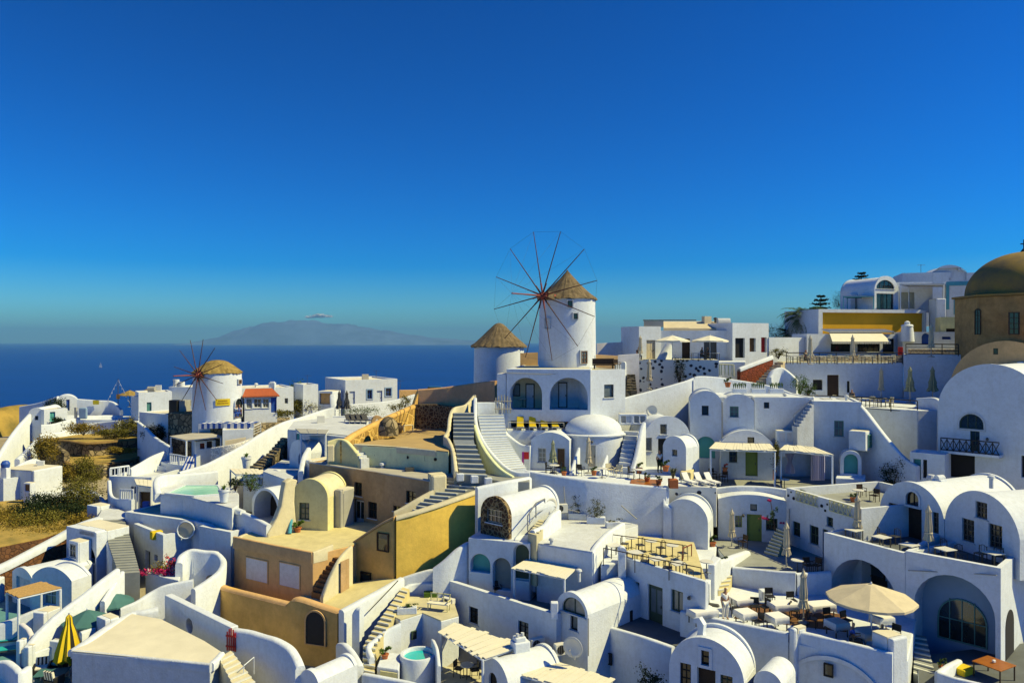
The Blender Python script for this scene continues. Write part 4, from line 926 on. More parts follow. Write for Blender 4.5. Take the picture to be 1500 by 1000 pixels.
# lower ochre terrace
t = thing('terrace', 'lower yellow floored terrace in front of the shaded flank of the yellow wall', 'terrace', at(418, 886, 46.2)); P = poly3((418, 46.2), (498, 44.9), (590, 48), (579, 48.9), (512, 50.6), (455, 49.2)); zz0 = [-16.2, -16.2, -15.25, -15.3, -16.3, -16.2]
MB().prism(P, -20.8, [z - .05 for z in zz0]).build('wall', 'tanwall', t); MB().prism(P, [z - .3 for z in zz0], zz0).build('floor', 'yellowfloor', t)
SW = [(304, 850, 50.8), (308, 842, 50.6), (326, 857, 49.4), (375, 870, 47.3), (424, 882, 45.6), (432, 875, 45.3), (442, 875, 45.1), (470, 884, 44.7), (498, 893, 44.3)]
o = wall('long ochre retaining wall with a deep arched window', SW, -21, .55, 'ochre', 'retaining_wall', curve=False)
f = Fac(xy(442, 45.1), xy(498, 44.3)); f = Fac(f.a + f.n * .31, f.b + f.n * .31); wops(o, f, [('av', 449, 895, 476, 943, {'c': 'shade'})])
r = f.rect(449, 895, 476, 943); MB().plate(f, hole_pts('a', (r[0] - .1, r[1] + .1, r[2] - .05, r[3] + .1)), [hole_pts('a', r)], -.1, .02).build('surround', 'tanwall', o)
cap(o, SW[1:5], .6, .15, 'tanwall'); cap(o, SW[5:], .6, .15, 'tanwall')
o = wall('tall sunlit white stair wall with a dark handrail', [(500, 893, 43.7), (528, 878, 44.8), (560, 861, 46.2), (588, 845, 47.7)], -21, .5, 'white', 'stair_wall')
MB().tube(at(540, 895, 44.6), at(583, 850, 46.9), .035, n=6).build('handrail', 'metal', o)
wall('rounded white pier standing out from the stair wall', [(520, 895, 43.4), (524, 889, 43.3), (530, 889, 43.2)], -19, .5, 'white', 'pier', cat='pillar')
wall('white parapet curling down at the foot of the ochre wall', [(497, 941, 42.5), (505, 942, 41.8), (515, 952, 41), (524, 966, 40.2), (528, 975, 39.8)], -21, .4, 'white', 'parapet')
steps('narrow yellow steps climbing along the sunlit white stair wall', [((530, 1006, 39.2), (548, 1006, 38.9)), ((532, 950, 41.6), (550, 948, 41.2)), ((560, 905, 43.7), (576, 904, 43.3)), ((590, 862, 47.4), (600, 860, 47))], 19, -21, 'yellowfloor', 'nosing')
# ================================================================ white house with plunge pool
T1 = terrace('white roof terrace with a green bench above the plunge pool', [(566, 897), (586, 907), (619, 897), (646, 908), (672, 901), (664, 876), (600, 872), (583, 880)], -16.0, -19.4, 'white', 'floor')
f = Fac(gl(586, 907, -16), gl(619, 897, -16)); wops(T1, f, [('w', 602, 923, 609, 935, {'c': 'dkgreen', 'nx': 1, 'ny': 1})])
wall('curved white wall behind the green bench', [(583, 882, 46.4), (586, 868, 47), (596, 857, 47.6), (612, 853, 47.9), (632, 853, 47.7), (652, 854, 47.4)], -17, .35, 'white')
p = at(613, 958, 41.0); t = thing('plunge_pool', 'round white plunge pool filled with turquoise water', 'pool', (p.x, p.y, -19.4))
MB().lathe((p.x, p.y, 0), [(.55, -19.4), (.62, -18), (.72, -17.1), (.78, -16.98), (.98, -16.98), (1.02, -17.1), (.95, -19.4)], 48).build('basin', 'white', t, smooth=40) if 0 else None
rim = MB(); n = 48; pr = [(1.0, -19.4), (1.02, -17.15), (.98, -17.0), (.84, -17.0), (.8, -17.1), (.8, -17.4)]
rim.add([(p.x + q * math.cos(2 * math.pi * i / n), p.y + q * math.sin(2 * math.pi * i / n), z) for q, z in pr for i in range(n)], [(j * n + i, j * n + (i + 1) % n, (j + 1) * n + (i + 1) % n, (j + 1) * n + i) for j in range(5) for i in range(n)])
rim.build('basin', 'white', t, smooth=40); MB().lathe((p.x, p.y, -17.2), [(.82, 0), (.82, .02)], 40).build('water', 'poolwater', t)
wall('small white screen wall right of the plunge pool', [(634, 935, 42), (640, 950, 40.6), (643, 975, 39.4)], -19.4, .2, 'white', 'screen_wall')
wall('white wedge wall left of the plunge pool', [(586, 912, 43), (566, 922, 42.5), (550, 935, 41.8), (540, 945, 41.2), (545, 962, 40.3)], -19.4, .3, 'white', 'wall')
block('white ledge with a lime green front beside the plunge pool', [(552, 39.9), (584, 39.5), (588, 41.6), (560, 41.8)], -17.25, -19.4, 'white', 'ledge', 'ledge')
t = thing('panel', 'lime green panel on the front of the white ledge', 'panel', at(569, 985, 39.6)); MB().prism([xy(557, 39.7), xy(582, 39.4), xy(582, 39.35), xy(557, 39.65)], -18.3, -17.4).build('board', 'leafbright', t) if 0 else MB().prism([xy(557, 39.78), xy(582, 39.46), xy(582, 39.4), xy(557, 39.7)], -18.3, -17.4).build('board', 'paleyellow', t)
terrace('small yellow paved yard at the foot of the plunge pool', [(525, 1012), (720, 1012), (760, 985), (650, 975), (560, 985)], -18.45, -21, 'white', 'floor')
wall('white parapet at the lower edge of the yellow yard', [(533, 985, 39), (560, 990, 38.4), (600, 998, 37.6), (625, 1006, 37)], -21, .35, 'white', 'parapet')
SH, f = house('long_house', 'long shaded white house with two small barred windows', (650, 47.6), (815, 41.4), -19.5, -15.05, 6.5, [('w', 687, 889, 700, 913, {'c': 'dark', 'nx': 2, 'ny': 3}), ('w', 759, 910, 774, 935, {'c': 'dark', 'nx': 2, 'ny': 3, 'g': 'glasslight'})], par=.9, mroof='greyfloor')
box_on('lime green door panel in the curved white wall behind the bench', 631, 886, 47.2, (.85, .5, .85), .1, 'leafbright', 'door', 'door', .01)
pergola('white slatted pergola roof over the yard table, lower of the two near the pool', [(643, 925), (708, 967), (766, 946), (668, 911)], -16.3, -18.4, 'canvas', skip=(2, 3), rag=.22)
house('vault_house', 'little white vault with a stacked chimney at the bottom edge', (706, 39.6), (745, 37.6), -20, Z(965, 38.6), 3.4, [('ad', 716, 985, 728, 1010, {'c': 'dark'})], 'vault', 1.0, par=0)
t = thing('chimney', 'stacked white chimney on the little vault', 'chimney', at(762, 958, 40)); bp = at(762, 958, 40)
MB().box(bp + Vector((0, 0, .3)), (.9, .7, .9), .4).build('base', 'white', t, bevel=.06); MB().box(bp + Vector((-.05, 0, .85)), (.6, .5, .25), .4).build('hood', 'white', t, bevel=.05)
MB().tube(bp + Vector((-.15, -.1, 1.0)), bp + Vector((-.15, -.1, 1.15)), .09).tube(bp + Vector((.12, .05, 1.0)), bp + Vector((.12, .05, 1.15)), .09).build('flue', 'white2', t)
pergola('broad pale corrugated roof at the bottom edge below the satellite dish', [(750, 985), (868, 1020), (900, 996), (795, 962)], -17.0, -19.5, 'canvas', rag=.1, slat=.3)
# terrace with niches
NH, f = house('niche_house', 'white back wall with a turquoise arched niche behind the square pergola', (686, 47.6), (776, 46.2), -17, -12.42, 2.2, [
    ('an', 689, 811, 718, 838, {'c': 'teal'}), ('an', 722, 817, 748, 864, {'c': 'greyfloor'}), ('ad', 752, 797, 775, 850, {'c': 'dkgreen', 'fc': 'white2'})], par=0, mroof='white', t=.5)
wall('white wall sweeping down in full sun beside the yellow wall', [(694, 792, 48.8), (684, 794, 48), (668, 804, 47.6), (650, 820, 47.3), (634, 832, 47.2)], -17, .4, 'white', 'wall')
wall('low white wall joining the yellow wall and the stair head', [(590, 845, 47.9), (612, 838, 48), (634, 833, 48), (652, 836, 47.8)], -17, .35, 'white', 'wall')
pergola('square white slatted pergola above the long shaded house', [(750, 832), (828, 848), (858, 820), (790, 808)], -13.5, -15.95, 'canvas', rag=.16)
house('stone_vault_house', 'white barrel vault with a dark lava stone front and barred window', (704, 48.7), (745, 47.1), -12.5, Z(727, 47.9), 5.2, [('w', 712, 746, 735, 766, {'c': 'steel', 'nx': 4, 'ny': 2})], 'vault', 1.15, fm='stonelava')
railing('thin grey handrail up the short stairs beside the lava stone vault', [(773, 776, 46.8), (785, 757, 48.6), (798, 750, 50)], .9, 'steel', mid=1)
steps('short cream stairs under the thin grey handrail', [((773, 782, 46.6), (786, 784, 46)), ((790, 762, 49), (806, 762, 48.4))], 6, -15, 'floor')
o = wall('sunlit white wall stepping down left of the flat curved roof', [(818, 746, 50.2), (808, 753, 49), (797, 768, 47.6), (780, 776, 46.6)], -15.5, .4, 'white')
terrace('smooth white roof with the row of shrub planters at its back', [(786, 795), (868, 808), (884, 790), (908, 776), (935, 768), (840, 748), (818, 760)], -12.4, -16.5, 'white', 'white2', 'roof_terrace', 'roof terrace')
wall('white parapet curving up at the right of the smooth roof', [(866, 808, 44.4), (874, 796, 45.2), (890, 779, 47.3), (912, 765, 49.8)], -14.5, .35, 'white', 'parapet')
house('vault_house', 'white barrel vault with a glazed half moon window beside the air conditioners', (815, 42.0), (861, 40.4), -19, -13.75, 6.6, [('aw', 823, 875, 857, 899, {'c': 'dkgreen', 'nx': 2, 'ny': 1, 'g': 'curtainglass'}), ('w', 835, 902, 846, 923, {'c': 'dark', 'g': 'glasslight', 'nx': 1, 'ny': 1})], 'vault', .95, lip=.14)
box_on('white pillar at the right end of the long shaded house', 812, 905, 41.3, (.4, .4, .9), 0, 'white', 'pillar', 'pillar')
# ================================================================ dome terrace, middle right
block('white terrace carrying the domed house', [(770, 53.9), (900, 52.7), (977, 52.1), (980, 54), (1012, 57), (1012, 62), (762, 61)], -10.0, -14.4, 'white', 'terrace', 'terrace')
o = wall('long shaded white retaining wall under the domed house', [(770, 688, 53.8), (800, 693, 53.2), (870, 703, 52.3), (930, 709, 51.9), (976, 713, 51.5)], -15, .4, 'white', 'retaining_wall')
f = Fac(xy(770, 53.6), xy(976, 51.3))
MB().tube(at(910, 740, 51.3), at(933, 760, 50.9), .05, n=6).build('pipe', 'greywall', o)
wall('white pillar step at the right end of the long retaining wall', [(975, 711, 51.6), (976, 738, 51.3), (984, 742, 51.2)], -15, .45, 'white', 'pillar', cat='pillar', curve=False)
c = at(869, 690, 61.2); R = 2.5; t = thing('domed_house', 'round white house with a smooth white dome', 'domed house', (c.x, c.y, -10.4))
zr = Z(639, 58.7); MB().lathe((c.x, c.y, 0), [(R + .1, -10.4), (R, zr - .1), (R + .14, zr - .08), (R + .16, zr + .02), (R, zr + .08), (R - .3, zr + .1)], 64).build('wall', 'white', t, smooth=40)
MB().lathe((c.x, c.y, zr + .05), [(2.32 * math.cos(a), 1.42 * math.sin(a) ** .85) for a in [math.pi / 2 * q / 14 for q in range(14)]] + [(.02, 1.42)], 64).build('dome', 'white', t, smooth=60)
f = Fac(xy(852, 58.75), xy(884, 58.65)); f = Fac(f.a + f.n * .02, f.b + f.n * .02); wops(t, f, [('d', 861, 651, 873, 684, {'c': 'canvasbeige', 'fc': 'plasticwhite'}), ('lamp', 867, 645, 0, 0)])
house('house', 'white house with a pale window and door left of the dome', (778, 58.6), (834, 58), -10.4, Z(633, 58.3), 6, [('w', 788, 656, 800, 677, {'c': 'plasticwhite', 'g': 'curtainglass', 'ny': 3}), ('d', 815, 656, 828, 686, {'c': 'wood', 'fc': 'plasticwhite'})], 'vault', .6, lip=.12)
wall('white wall with a lilac tint at the foot of the curving white steps', [(744, 636, 60.6), (755, 645, 59.6), (766, 651, 59), (778, 652, 58.5)], -10.4, .35, 'white', 'wall')
wall('red and purple cloth', [(0, 0, 1), (1, 1, 1)], 0) if 0 else None
t = thing('hanging_cloth', 'red and purple cloths hanging on the white wall at the foot of the steps', 'cloth', at(770, 682, 57.6)); MB().box(at(770.5, 667, 57.6), (.45, .05, .55)).build('red_cloth', 'redpaint', t); MB().box(at(766, 672, 57.5), (.16, .05, 1.1)).build('purple_cloth', 'purple', t)
terrace('white sun terrace with four yellow loungers', [(743, 630), (832, 630), (852, 616), (735, 616)], -7.2, -10.2, 'white', 'white2')
wall('white back wall of the yellow lounger terrace', [(745, 602, 67), (775, 597, 67), (820, 595, 66.5), (862, 591, 66), (881, 603, 64)], -9, .35, 'white')
wall('curled white parapet round the left of the yellow lounger terrace', [(757, 600, 66), (745, 602, 64.8), (738, 610, 63.5), (737, 622, 62), (741, 633, 60.8), (752, 643, 60)], -10.4, .35, 'white', 'parapet')
railing('thin white railing in front of the yellow loungers', [(745, 628, 61.9), (790, 629, 61.5), (826, 629, 61.5)], .55, 'plasticwhite', mid=1, r=.02)
# ramp wall and terraces up to the cafe
o = wall('tall shaded white ramp wall rising to the right behind the dome', [(862, 597, 64), (900, 586, 64.5), (950, 573, 65.5), (1000, 559, 66.5), (1016, 553, 67)], -11, .4, 'white', 'retaining_wall')
wall('white parapet flowing above the twin vaults to the right', [(1014, 556, 66.8), (1022, 551, 67), (1050, 552, 67.3), (1085, 557, 67.3), (1120, 563, 67), (1145, 570, 66.5), (1165, 577, 65.5), (1192, 580, 64.5)], -8, .35, 'white', 'parapet')
terrace('white planted ledge above the twin vaulted houses', [(1016, 573), (1055, 573), (1152, 575), (1152, 566), (1016, 566)], -4.5, -7, 'white', 'roofcream') if 0 else block('white planted ledge above the twin vaulted houses', [(1062, 62), (1154, 62.2), (1150, 68), (1020, 68), (1020, 63)], -4.6, -8, 'white', 'ledge', 'ledge')
house('vault_house', 'tall white vaulted house with a turquoise niche, left of the twin vaults', (1011, 61.6), (1058, 61.1), -11.3, Z(572, 61.3), 4, [('w', 1028, 594, 1038, 608, BL), ('an', 1020, 639, 1048, 671, {'c': 'teal'})], 'vault', .95, lip=.13)
house('vault_house', 'tall white vaulted house with a green framed window, right of the twin vaults', (1058.6, 61.4), (1105, 60.9), -11.3, Z(577, 61.1), 4, [('w', 1069, 595, 1082, 611, {'c': 'tealpaint', 'g': 'glasslight'})], 'vault', .65, lip=.13)
house('house', 'plain white flat fronted house with one tiny square window', (1105.5, 61.2), (1192, 61), -11.3, Z(582, 61), 5, [('w', 1119, 589, 1127, 598, BL)], par=.05, mroof='white')
BHs, f = house('house', 'blue shaded white house with a stair wall and teal window, right of the pergolas', (1190, 60.2), (1262, 59.2), -11.3, Z(588, 59.6), 6, [('w', 1222, 616, 1236, 639, {'c': 'tealpaint', 'g': 'glasslight'})], par=.1, mroof='white')
wall('long white wall sliding down to the right from the blue shaded house', [(1256, 588, 59.6), (1268, 600, 59), (1285, 622, 58), (1305, 647, 57), (1325, 669, 56), (1345, 682, 55)], -12, .45, 'white')
steps('white outside stair climbing the wall of the blue shaded house', [((1160, 628, 60), (1168, 629, 59)), ((1186, 592, 60.6), (1192, 592, 59.6))], 8, -8.5, 'white2')
railing('thin handrail of the white outside stair', [(1163, 620, 59.4), (1191, 596, 59.6)], .7, 'steel', r=.02)
house('bay', 'white box bay window with a lit side on the blue shaded house', (1243, 58), turn((1243, 58), 1268, .85), -8.35, Z(632, 57.3), 1.8, par=0, cat='bay window', rops=[('w', .5, -8.2, 1.4, -7.15, {'c': 'tealpaint', 'nx': 2})])
house('niche_kiosk', 'small round headed white shrine with a turquoise niche', (1231, 57.4), (1262, 56.9), -11.3, Z(660, 57.1), 1.3, [('an', 1236, 665, 1257, 694, {'c': 'teal'})], 'vault', .75, cat='niche', t=.35)
block('white plinth below the shrine with the turquoise niche', [(1224, 56.2), (1266, 55.7), (1268, 57.6), (1226, 58)], -10.2, -11.6, 'white', 'plinth', 'plinth')
house('window_box', 'grey framed box window beside the outside stair', (1166, 59.6), (1182, 59.4), -8.1, Z(637, 59.4), .5, [('w', 1168, 639, 1180, 648, {'c': 'greywall', 'nx': 1, 'ny': 1})], par=0, cat='window box', t=.1)
house('shutter_box', 'white box with twin louvred shutters between the pergolas', (1138, 60), (1163, 59.8), -9.2, Z(631, 59.8), .8, [('n', 1142, 634, 1150, 648, {'c': 'lilac'}), ('n', 1153, 634, 1160, 648, {'c': 'lilac'})], par=0, cat='shutters', t=.08)
house('vault_house', 'low white vault with a green door behind the left pergola', (1056, 59.9), (1132, 59.2), -11.3, Z(630, 59.5), 1.6, [('w', 1095, 640, 1105, 650, BL), ('d', 1092, 661, 1110, 697, {'c': 'green_paint'}), ('w', 1068, 660, 1080, 677, DK)], 'vault', 1.0, lip=.12)
pergola('left cream slatted pergola with a ragged front over the green door', [(1038, 658), (1138, 661), (1128, 650), (1048, 648)], -8.1, -10.95, 'canvas', skip=(2, 3), rag=.2, slat=.22)
pergola('right cream slatted pergola hung with lilac curtains', [(1142, 659), (1222, 667), (1192, 655), (1150, 652)], -8.1, -10.95, 'canvas', skip=(2, 3), rag=.2, slat=.22)
for i, (x, w_, lb) in enumerate(((1157, 15, 'narrow lilac curtain tied in the middle under the right pergola'), (1198, 22, 'wide lilac curtain hanging to the floor under the right pergola'))):
    t = thing('curtain', lb, 'curtain', at(x, 705, 56.4), 'lilac curtains'); b = MB(); n = 24; a0 = at(x, 664, 56.4 + i); W = w_ / 2 * 56 / F; vs = []
    for j in range(9):
        v = j / 8; k = 1 if i else (1 - .65 * math.sin(math.pi * min(1, v * 1.25)) ** 2)
        for q in range(n + 1): s = q / n * 2 - 1; vs.append((a0.x + s * W * k, a0.y + .09 * math.sin(q * 2.2), a0.z - v * (2.05 if i else 1.5)))
    b.add(vs, [(j * (n + 1) + q, j * (n + 1) + q + 1, (j + 1) * (n + 1) + q + 1, (j + 1) * (n + 1) + q) for j in range(8) for q in range(n)]); b.build('fabric', 'lilaccloth', t, smooth=80)
terrace('paved terrace in front of the two cream pergolas', [(1022, 712), (1050, 714), (1152, 718), (1200, 726), (1232, 733), (1300, 722), (1345, 706), (1345, 685), (1022, 688)], -10.95, -13.2, 'white', 'greyfloor')
wall('white parapet with a rounded edge above the lower green door', [(1048, 714, 55.4), (1080, 711, 55), (1120, 712, 54.6), (1152, 716, 54)], -12.2, .35, 'white', 'parapet')
house('spotted_block', 'white block with black stones set in its front under the white loungers', (977, 53.4), (1050, 52.6), -13, Z(712, 53), 3, m='spotted', par=0, mroof='white', cat='wall')
house('vault_house', 'small white vault end below the black spotted block', (970, 51.4), (1037, 50.2), -14.4, Z(731, 50.7), 2.4, (), 'vault', 1.5, lip=.16)
GD, f = house('house', 'shaded white house with a green door and pink bougainvillea', (1052, 53.3), (1152, 52.2), -14.4, Z(725, 52.6), 3.2, [('d', 1094, 753, 1116, 798, {'c': 'green_paint'}), ('w', 1099, 738, 1109, 748, {'c': 'dkgreen', 'nx': 1, 'ny': 1, 'g': 'glasslight'}), ('w', 1077, 755, 1087, 772, {'c': 'green_paint', 'g': 'glasslight'}), ('w', 1122, 759, 1139, 777, {'c': 'dkgreen'}), ('lamp', 1088.5, 752, 0, 0)], 'vault', .4, lip=.12)
terrace('paved yard with the closed cream parasols in front of the green door', [(1043, 792), (1074, 831), (1166, 839), (1216, 833), (1216, 788), (1150, 786), (1050, 786)], -14.02, -16.8, 'white', 'greyfloor')
wall('curved white parapet between the yard and the restaurant terrace', [(1073, 829, 46.6), (1100, 832, 46.2), (1135, 835.5, 45.3), (1166, 837, 44.7)], -17, .35, 'white', 'parapet')
wall('blue shaded wall between the restaurant and the right arch', [(1166, 839, 44.8), (1216, 836, 45)], -17, .35, 'white', 'wall')
steps('pale yellow steps climbing right past the bougainvillea', [((1117, 816, 49.6), (1138, 819, 48.7)), ((1139, 774, 51.6), (1152, 776, 50.6))], 9, -15, 'yellowfloor', 'nosing')
RH, f = house('house', 'blue shaded white house with three green windows and spotted parapet', (1152, 52.2), (1262, 45.6), -15, -10.15, 8, [('w', 1161, 764, 1172, 785, DK), ('w', 1186, 770, 1199, 797, DK), ('w', 1211, 757, 1220, 771, DK), ('d', 1205, 775, 1213, 830, {'c': 'dkgreen'})], par=.6, mroof='greyfloor')
for x0, y0, x1, y1, nm in ((1168, 716, 1200, 735, 0), (1216, 731, 1252, 750, 1)):
    a, b_ = f.hit(x0, y1 - 2), f.hit(x1, y1 + 3); 
g_ = MB()
for x, y, r in ((1155, 725, .1), (1159, 720, .07), (1163, 729, .12), (1204, 740, .12), (1209, 747, .09), (1212, 738, .08)):
    k, z = f.hit(x, y); g_.lathe(f.p(k, z - r, -.0), [(r * .6, 0), (r, r * .7), (r * .7, r * 1.6)], 8)
g_.build('black_stones', 'dark', RH)
fq = lambda px, py: (lambda h: f.p(h[0], h[1], -.12))(f.hit(px, py))
for lb, x0, x1 in (('left yellow lattice railing on the spotted parapet', 1168, 1200), ('right yellow lattice railing on the spotted parapet', 1217, 1251)):
    k0, k1 = f.hit(x0, 735)[0], f.hit(x1, 740)[0]; t = thing('lattice_railing', lb, 'railing', f.p(k0, -10.75, -.12), 'yellow lattice railings'); g = MB(); z0, z1 = -10.8, -10.12; n = 5
    for i in range(n):
        s0, s1 = k0 + (k1 - k0) * i / n, k0 + (k1 - k0) * (i + 1) / n
        g.tube(f.p(s0, z0, -.12), f.p(s1, z1, -.12), .022, n=5).tube(f.p(s0, z1, -.12), f.p(s1, z0, -.12), .022, n=5).tube(f.p(s0, z0, -.12), f.p(s0, z1, -.12), .028, n=5)
    g.build('lattice', 'paleyellow', t); g = MB()
    for z in (z0, z1): g.tube(f.p(k0, z, -.12), f.p(k1, z, -.12), .035, n=5)
    g.build('rail', 'paleyellow', t)
# ================================================================ cafe house and terraces, lower middle
CH, f = house('cafe_house', 'shaded white house with a glazed double door under the cafe terrace', (905, 45.2), (1033, 40.2), -17.6, -12.85, 9.5, back=[(893, 52.2), (1017, 49.6)], ops=[('w', 921, 851, 936, 881, {'c': 'dkgreen', 'ny': 1}), ('d', 949, 858, 970, 915, {'c': 'dkgreen', 'glass': 1, 'g': 'glasslight'}), ('w', 983, 865, 1000, 896, {'c': 'dkgreen', 'ny': 1, 'g': 'glasslight'}), ('lamp', 1012, 872, 0, 0)], par=.4, mroof='yellowfloor')
block('narrow sunny cafe floor left of the cafe house roof', [(880, 44.6), (905, 44.9), (975, 51.8), (915, 52), (885, 47)], -13.27, -17, 'white', 'terrace', 'terrace')
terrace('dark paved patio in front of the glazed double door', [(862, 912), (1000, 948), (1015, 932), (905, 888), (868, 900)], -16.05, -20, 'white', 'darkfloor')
o = wall('white parapet along the front of the dark patio', [(861, 910, 42.9), (900, 919, 41.8), (945, 932, 40.3), (986, 946, 39.2)], -21, .35, 'white', 'parapet')
f = Fac(xy(861, 42.7), xy(986, 39)); wops(o, f, [('w', 887, 955, 897, 972, BL)])
box_on('low black storage bench on the dark patio', 905, 912, 43.2, (1.6, .7, .75), .35, 'black', 'bench', 'bench')
t = thing('chimney', 'white pillar chimney with a round vent at the left end of the cafe', 'chimney', at(911, 850, 44.4)); bp = at(911, 848, 44.4); MB().prism([bp.xy + Vector(v) for v in ((-.22, -.2), (.22, -.2), (.22, .2), (-.22, .2))], -15.5, -12.3).build('shaft', 'white', t, bevel=.05)
MB().tube(Vector((bp.x, bp.y - .26, -12.35)), Vector((bp.x, bp.y + .26, -12.35)), .24, n=20).build('cowl', 'white', t)
# ================================================================ restaurant terrace bottom right
RT = block('restaurant terrace with white covered tables', [(998, 41.2), (1155, 37.7), (1258, 36.2), (1312, 35.3), (1330, 35.6), (1345, 42.5), (1216, 45.2), (1075, 46.2), (1040, 46.5), (1020, 44)], -15.1, -21, 'white', 'terrace', 'terrace')
MB().prism([gl(1090, 880, -15.09), gl(1240, 900, -15.09), gl(1240, 925, -15.09), gl(1075, 905, -15.09)], -15.2, -15.08).build('decking', 'wood', RT)
wall('long white parapet in front of the restaurant tables, left part', [(998, 893, 41.1), (1030, 900, 40.4), (1075, 910, 39.4), (1120, 919, 38.5), (1156, 926, 37.8)], -21.5, .35, 'white', 'parapet')
house('pillar', 'sunlit white pillar stub interrupting the restaurant parapet', (1155, 37.6), (1163, 37.3), -17, Z(919, 37.5), .9, par=0, cat='pillar', bevel=.12)
o = wall('white parapet in front of the restaurant tables, right part', [(1166, 922, 37.8), (1210, 932, 37), (1258, 943, 36), (1308, 955, 35.1)], -21.5, .35, 'white', 'parapet')
f = Fac(xy(1166, 37.6), xy(1308, 34.9)); wops(o, f, [('w', 1207, 971, 1221, 990, BL)])
a0 = f.hit(1150, 1000)[0]; a1 = f.hit(1300, 1000)[0]; zt_ = f.hit(1225, 962)[1]
MB().plate(f, arc(a1 - a0, zt_ - 1.6, 1.6, 24, a0) + arc(a1 - a0 - .3, zt_ - 1.7, 1.5, 24, a0 + .15)[::-1], (), -.07, .03).build('arch_moulding', 'white', o)
house('pier', 'tall sunlit white pier at the right corner of the restaurant', (1308, 35.1), (1330, 35.5), -21.5, Z(934, 35.3), 1.2, par=0, cat='pillar', bevel=.08)
house('vault_house', 'white vault house with a dark door below the restaurant, bottom edge', (980, 36.8), (1090, 34.9), -19.5, Z(932, 36), 2.2, [('w', 1027, 952, 1039, 974, {'c': 'dark', 'nx': 1, 'ny': 2, 'surround': 'white'}), ('w', 996, 971, 1012, 1006, {'c': 'dark', 'ny': 3}), ('v', 1021, 979, 1048, 1012, {'c': 'darkwood'}), ('w', 1055, 989, 1073, 1012, {'c': 'dkgreen', 'ny': 3})], 'vault', 1.75, lip=.16)
t = thing('bell_gable', 'small white scrolled gable on top of the bottom vault house', 'gable', at(1028, 934, 36.6)); fg = Fac(at(1016, 0, 36.9).xy, at(1036, 0, 36.4).xy); zg = Z(934, 36.6) - .3
MB().plate(fg, [(.1, zg), (.62, zg), (.5, zg + .55), (.55, zg + .95), (.3, zg + 1.25), (.0, zg + 1.15), (-.05, zg + .95), (.15, zg + .95), (.22, zg + .6)], (), 0, .3).build('scroll', 'white', t, bevel=.06)
house('vault_house', 'small sunlit white roof hump at the bottom edge right of the vault house', (1104, 35.2), (1146, 34.4), -19.5, Z(981, 34.9), 2, (), 'vault', .6, lip=0)
# ================================================================ twin vaults on the right
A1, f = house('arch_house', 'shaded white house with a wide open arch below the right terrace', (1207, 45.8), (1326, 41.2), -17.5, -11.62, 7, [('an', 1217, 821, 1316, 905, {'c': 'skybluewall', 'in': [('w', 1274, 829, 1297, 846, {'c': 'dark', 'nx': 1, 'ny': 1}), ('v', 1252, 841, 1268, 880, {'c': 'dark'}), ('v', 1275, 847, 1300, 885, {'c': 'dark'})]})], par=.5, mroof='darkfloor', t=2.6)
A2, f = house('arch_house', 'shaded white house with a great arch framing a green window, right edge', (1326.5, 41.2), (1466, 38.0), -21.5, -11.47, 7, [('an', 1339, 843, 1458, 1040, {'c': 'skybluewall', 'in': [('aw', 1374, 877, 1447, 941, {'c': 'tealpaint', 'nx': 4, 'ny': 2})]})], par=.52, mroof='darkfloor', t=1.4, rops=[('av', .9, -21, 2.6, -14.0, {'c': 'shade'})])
house('vault_house', 'white vaulted house with a tall dark doorway and fan light, left of two', (1289, 48.3), (1383, 44.3), -12.6, Z(707, 46), 7.5, [('aw', 1327, 720, 1346, 740, {'c': 'dark', 'nx': 2, 'ny': 1, 'surround': 'white'}), ('v', 1324, 743, 1350, 802, {'c': 'darkwood'}), ('w', 1302, 737, 1316, 767, {'c': 'metal', 'nx': 3, 'ny': 4}), ('w', 1366, 750, 1375, 781, {'c': 'metal', 'nx': 2, 'ny': 4})], 'vault', 1.9, lip=.12)
house('vault_house', 'white vaulted house with three barred windows, right of two', (1384, 44.3), (1494, 39.6), -12.6, Z(718, 42.2), 9, [('w', 1429, 735, 1446, 759, {'c': 'metal', 'nx': 3, 'ny': 3}), ('w', 1409, 760, 1427, 793, {'c': 'metal', 'nx': 3, 'ny': 4}), ('w', 1448, 768, 1468, 803, {'c': 'metal', 'nx': 3, 'ny': 4})], 'vault', 2.1, lip=.12)
t = thing('chimney', 'square white chimney with an arched cowl on the left vault', 'chimney', at(1376, 722, 47.5)); bp = at(1376, 722, 47.5); MB().box(bp + Vector((0, 0, .35)), (.65, .6, 1.1), .5).build('shaft', 'white', t, bevel=.04)
MB().tube(bp + Vector((-.25, -.1, .95)), bp + Vector((.3, .15, .95)), .2, n=16).build('cowl', 'white2', t)
t = thing('roof_vent', 'small dark clay flue behind the square chimney', 'vent', at(1364, 706, 50)); MB().lathe(at(1364, 706, 50), [(.25, 0), (.3, .3), (.2, .5)], 12).build('flue', 'white2', t)
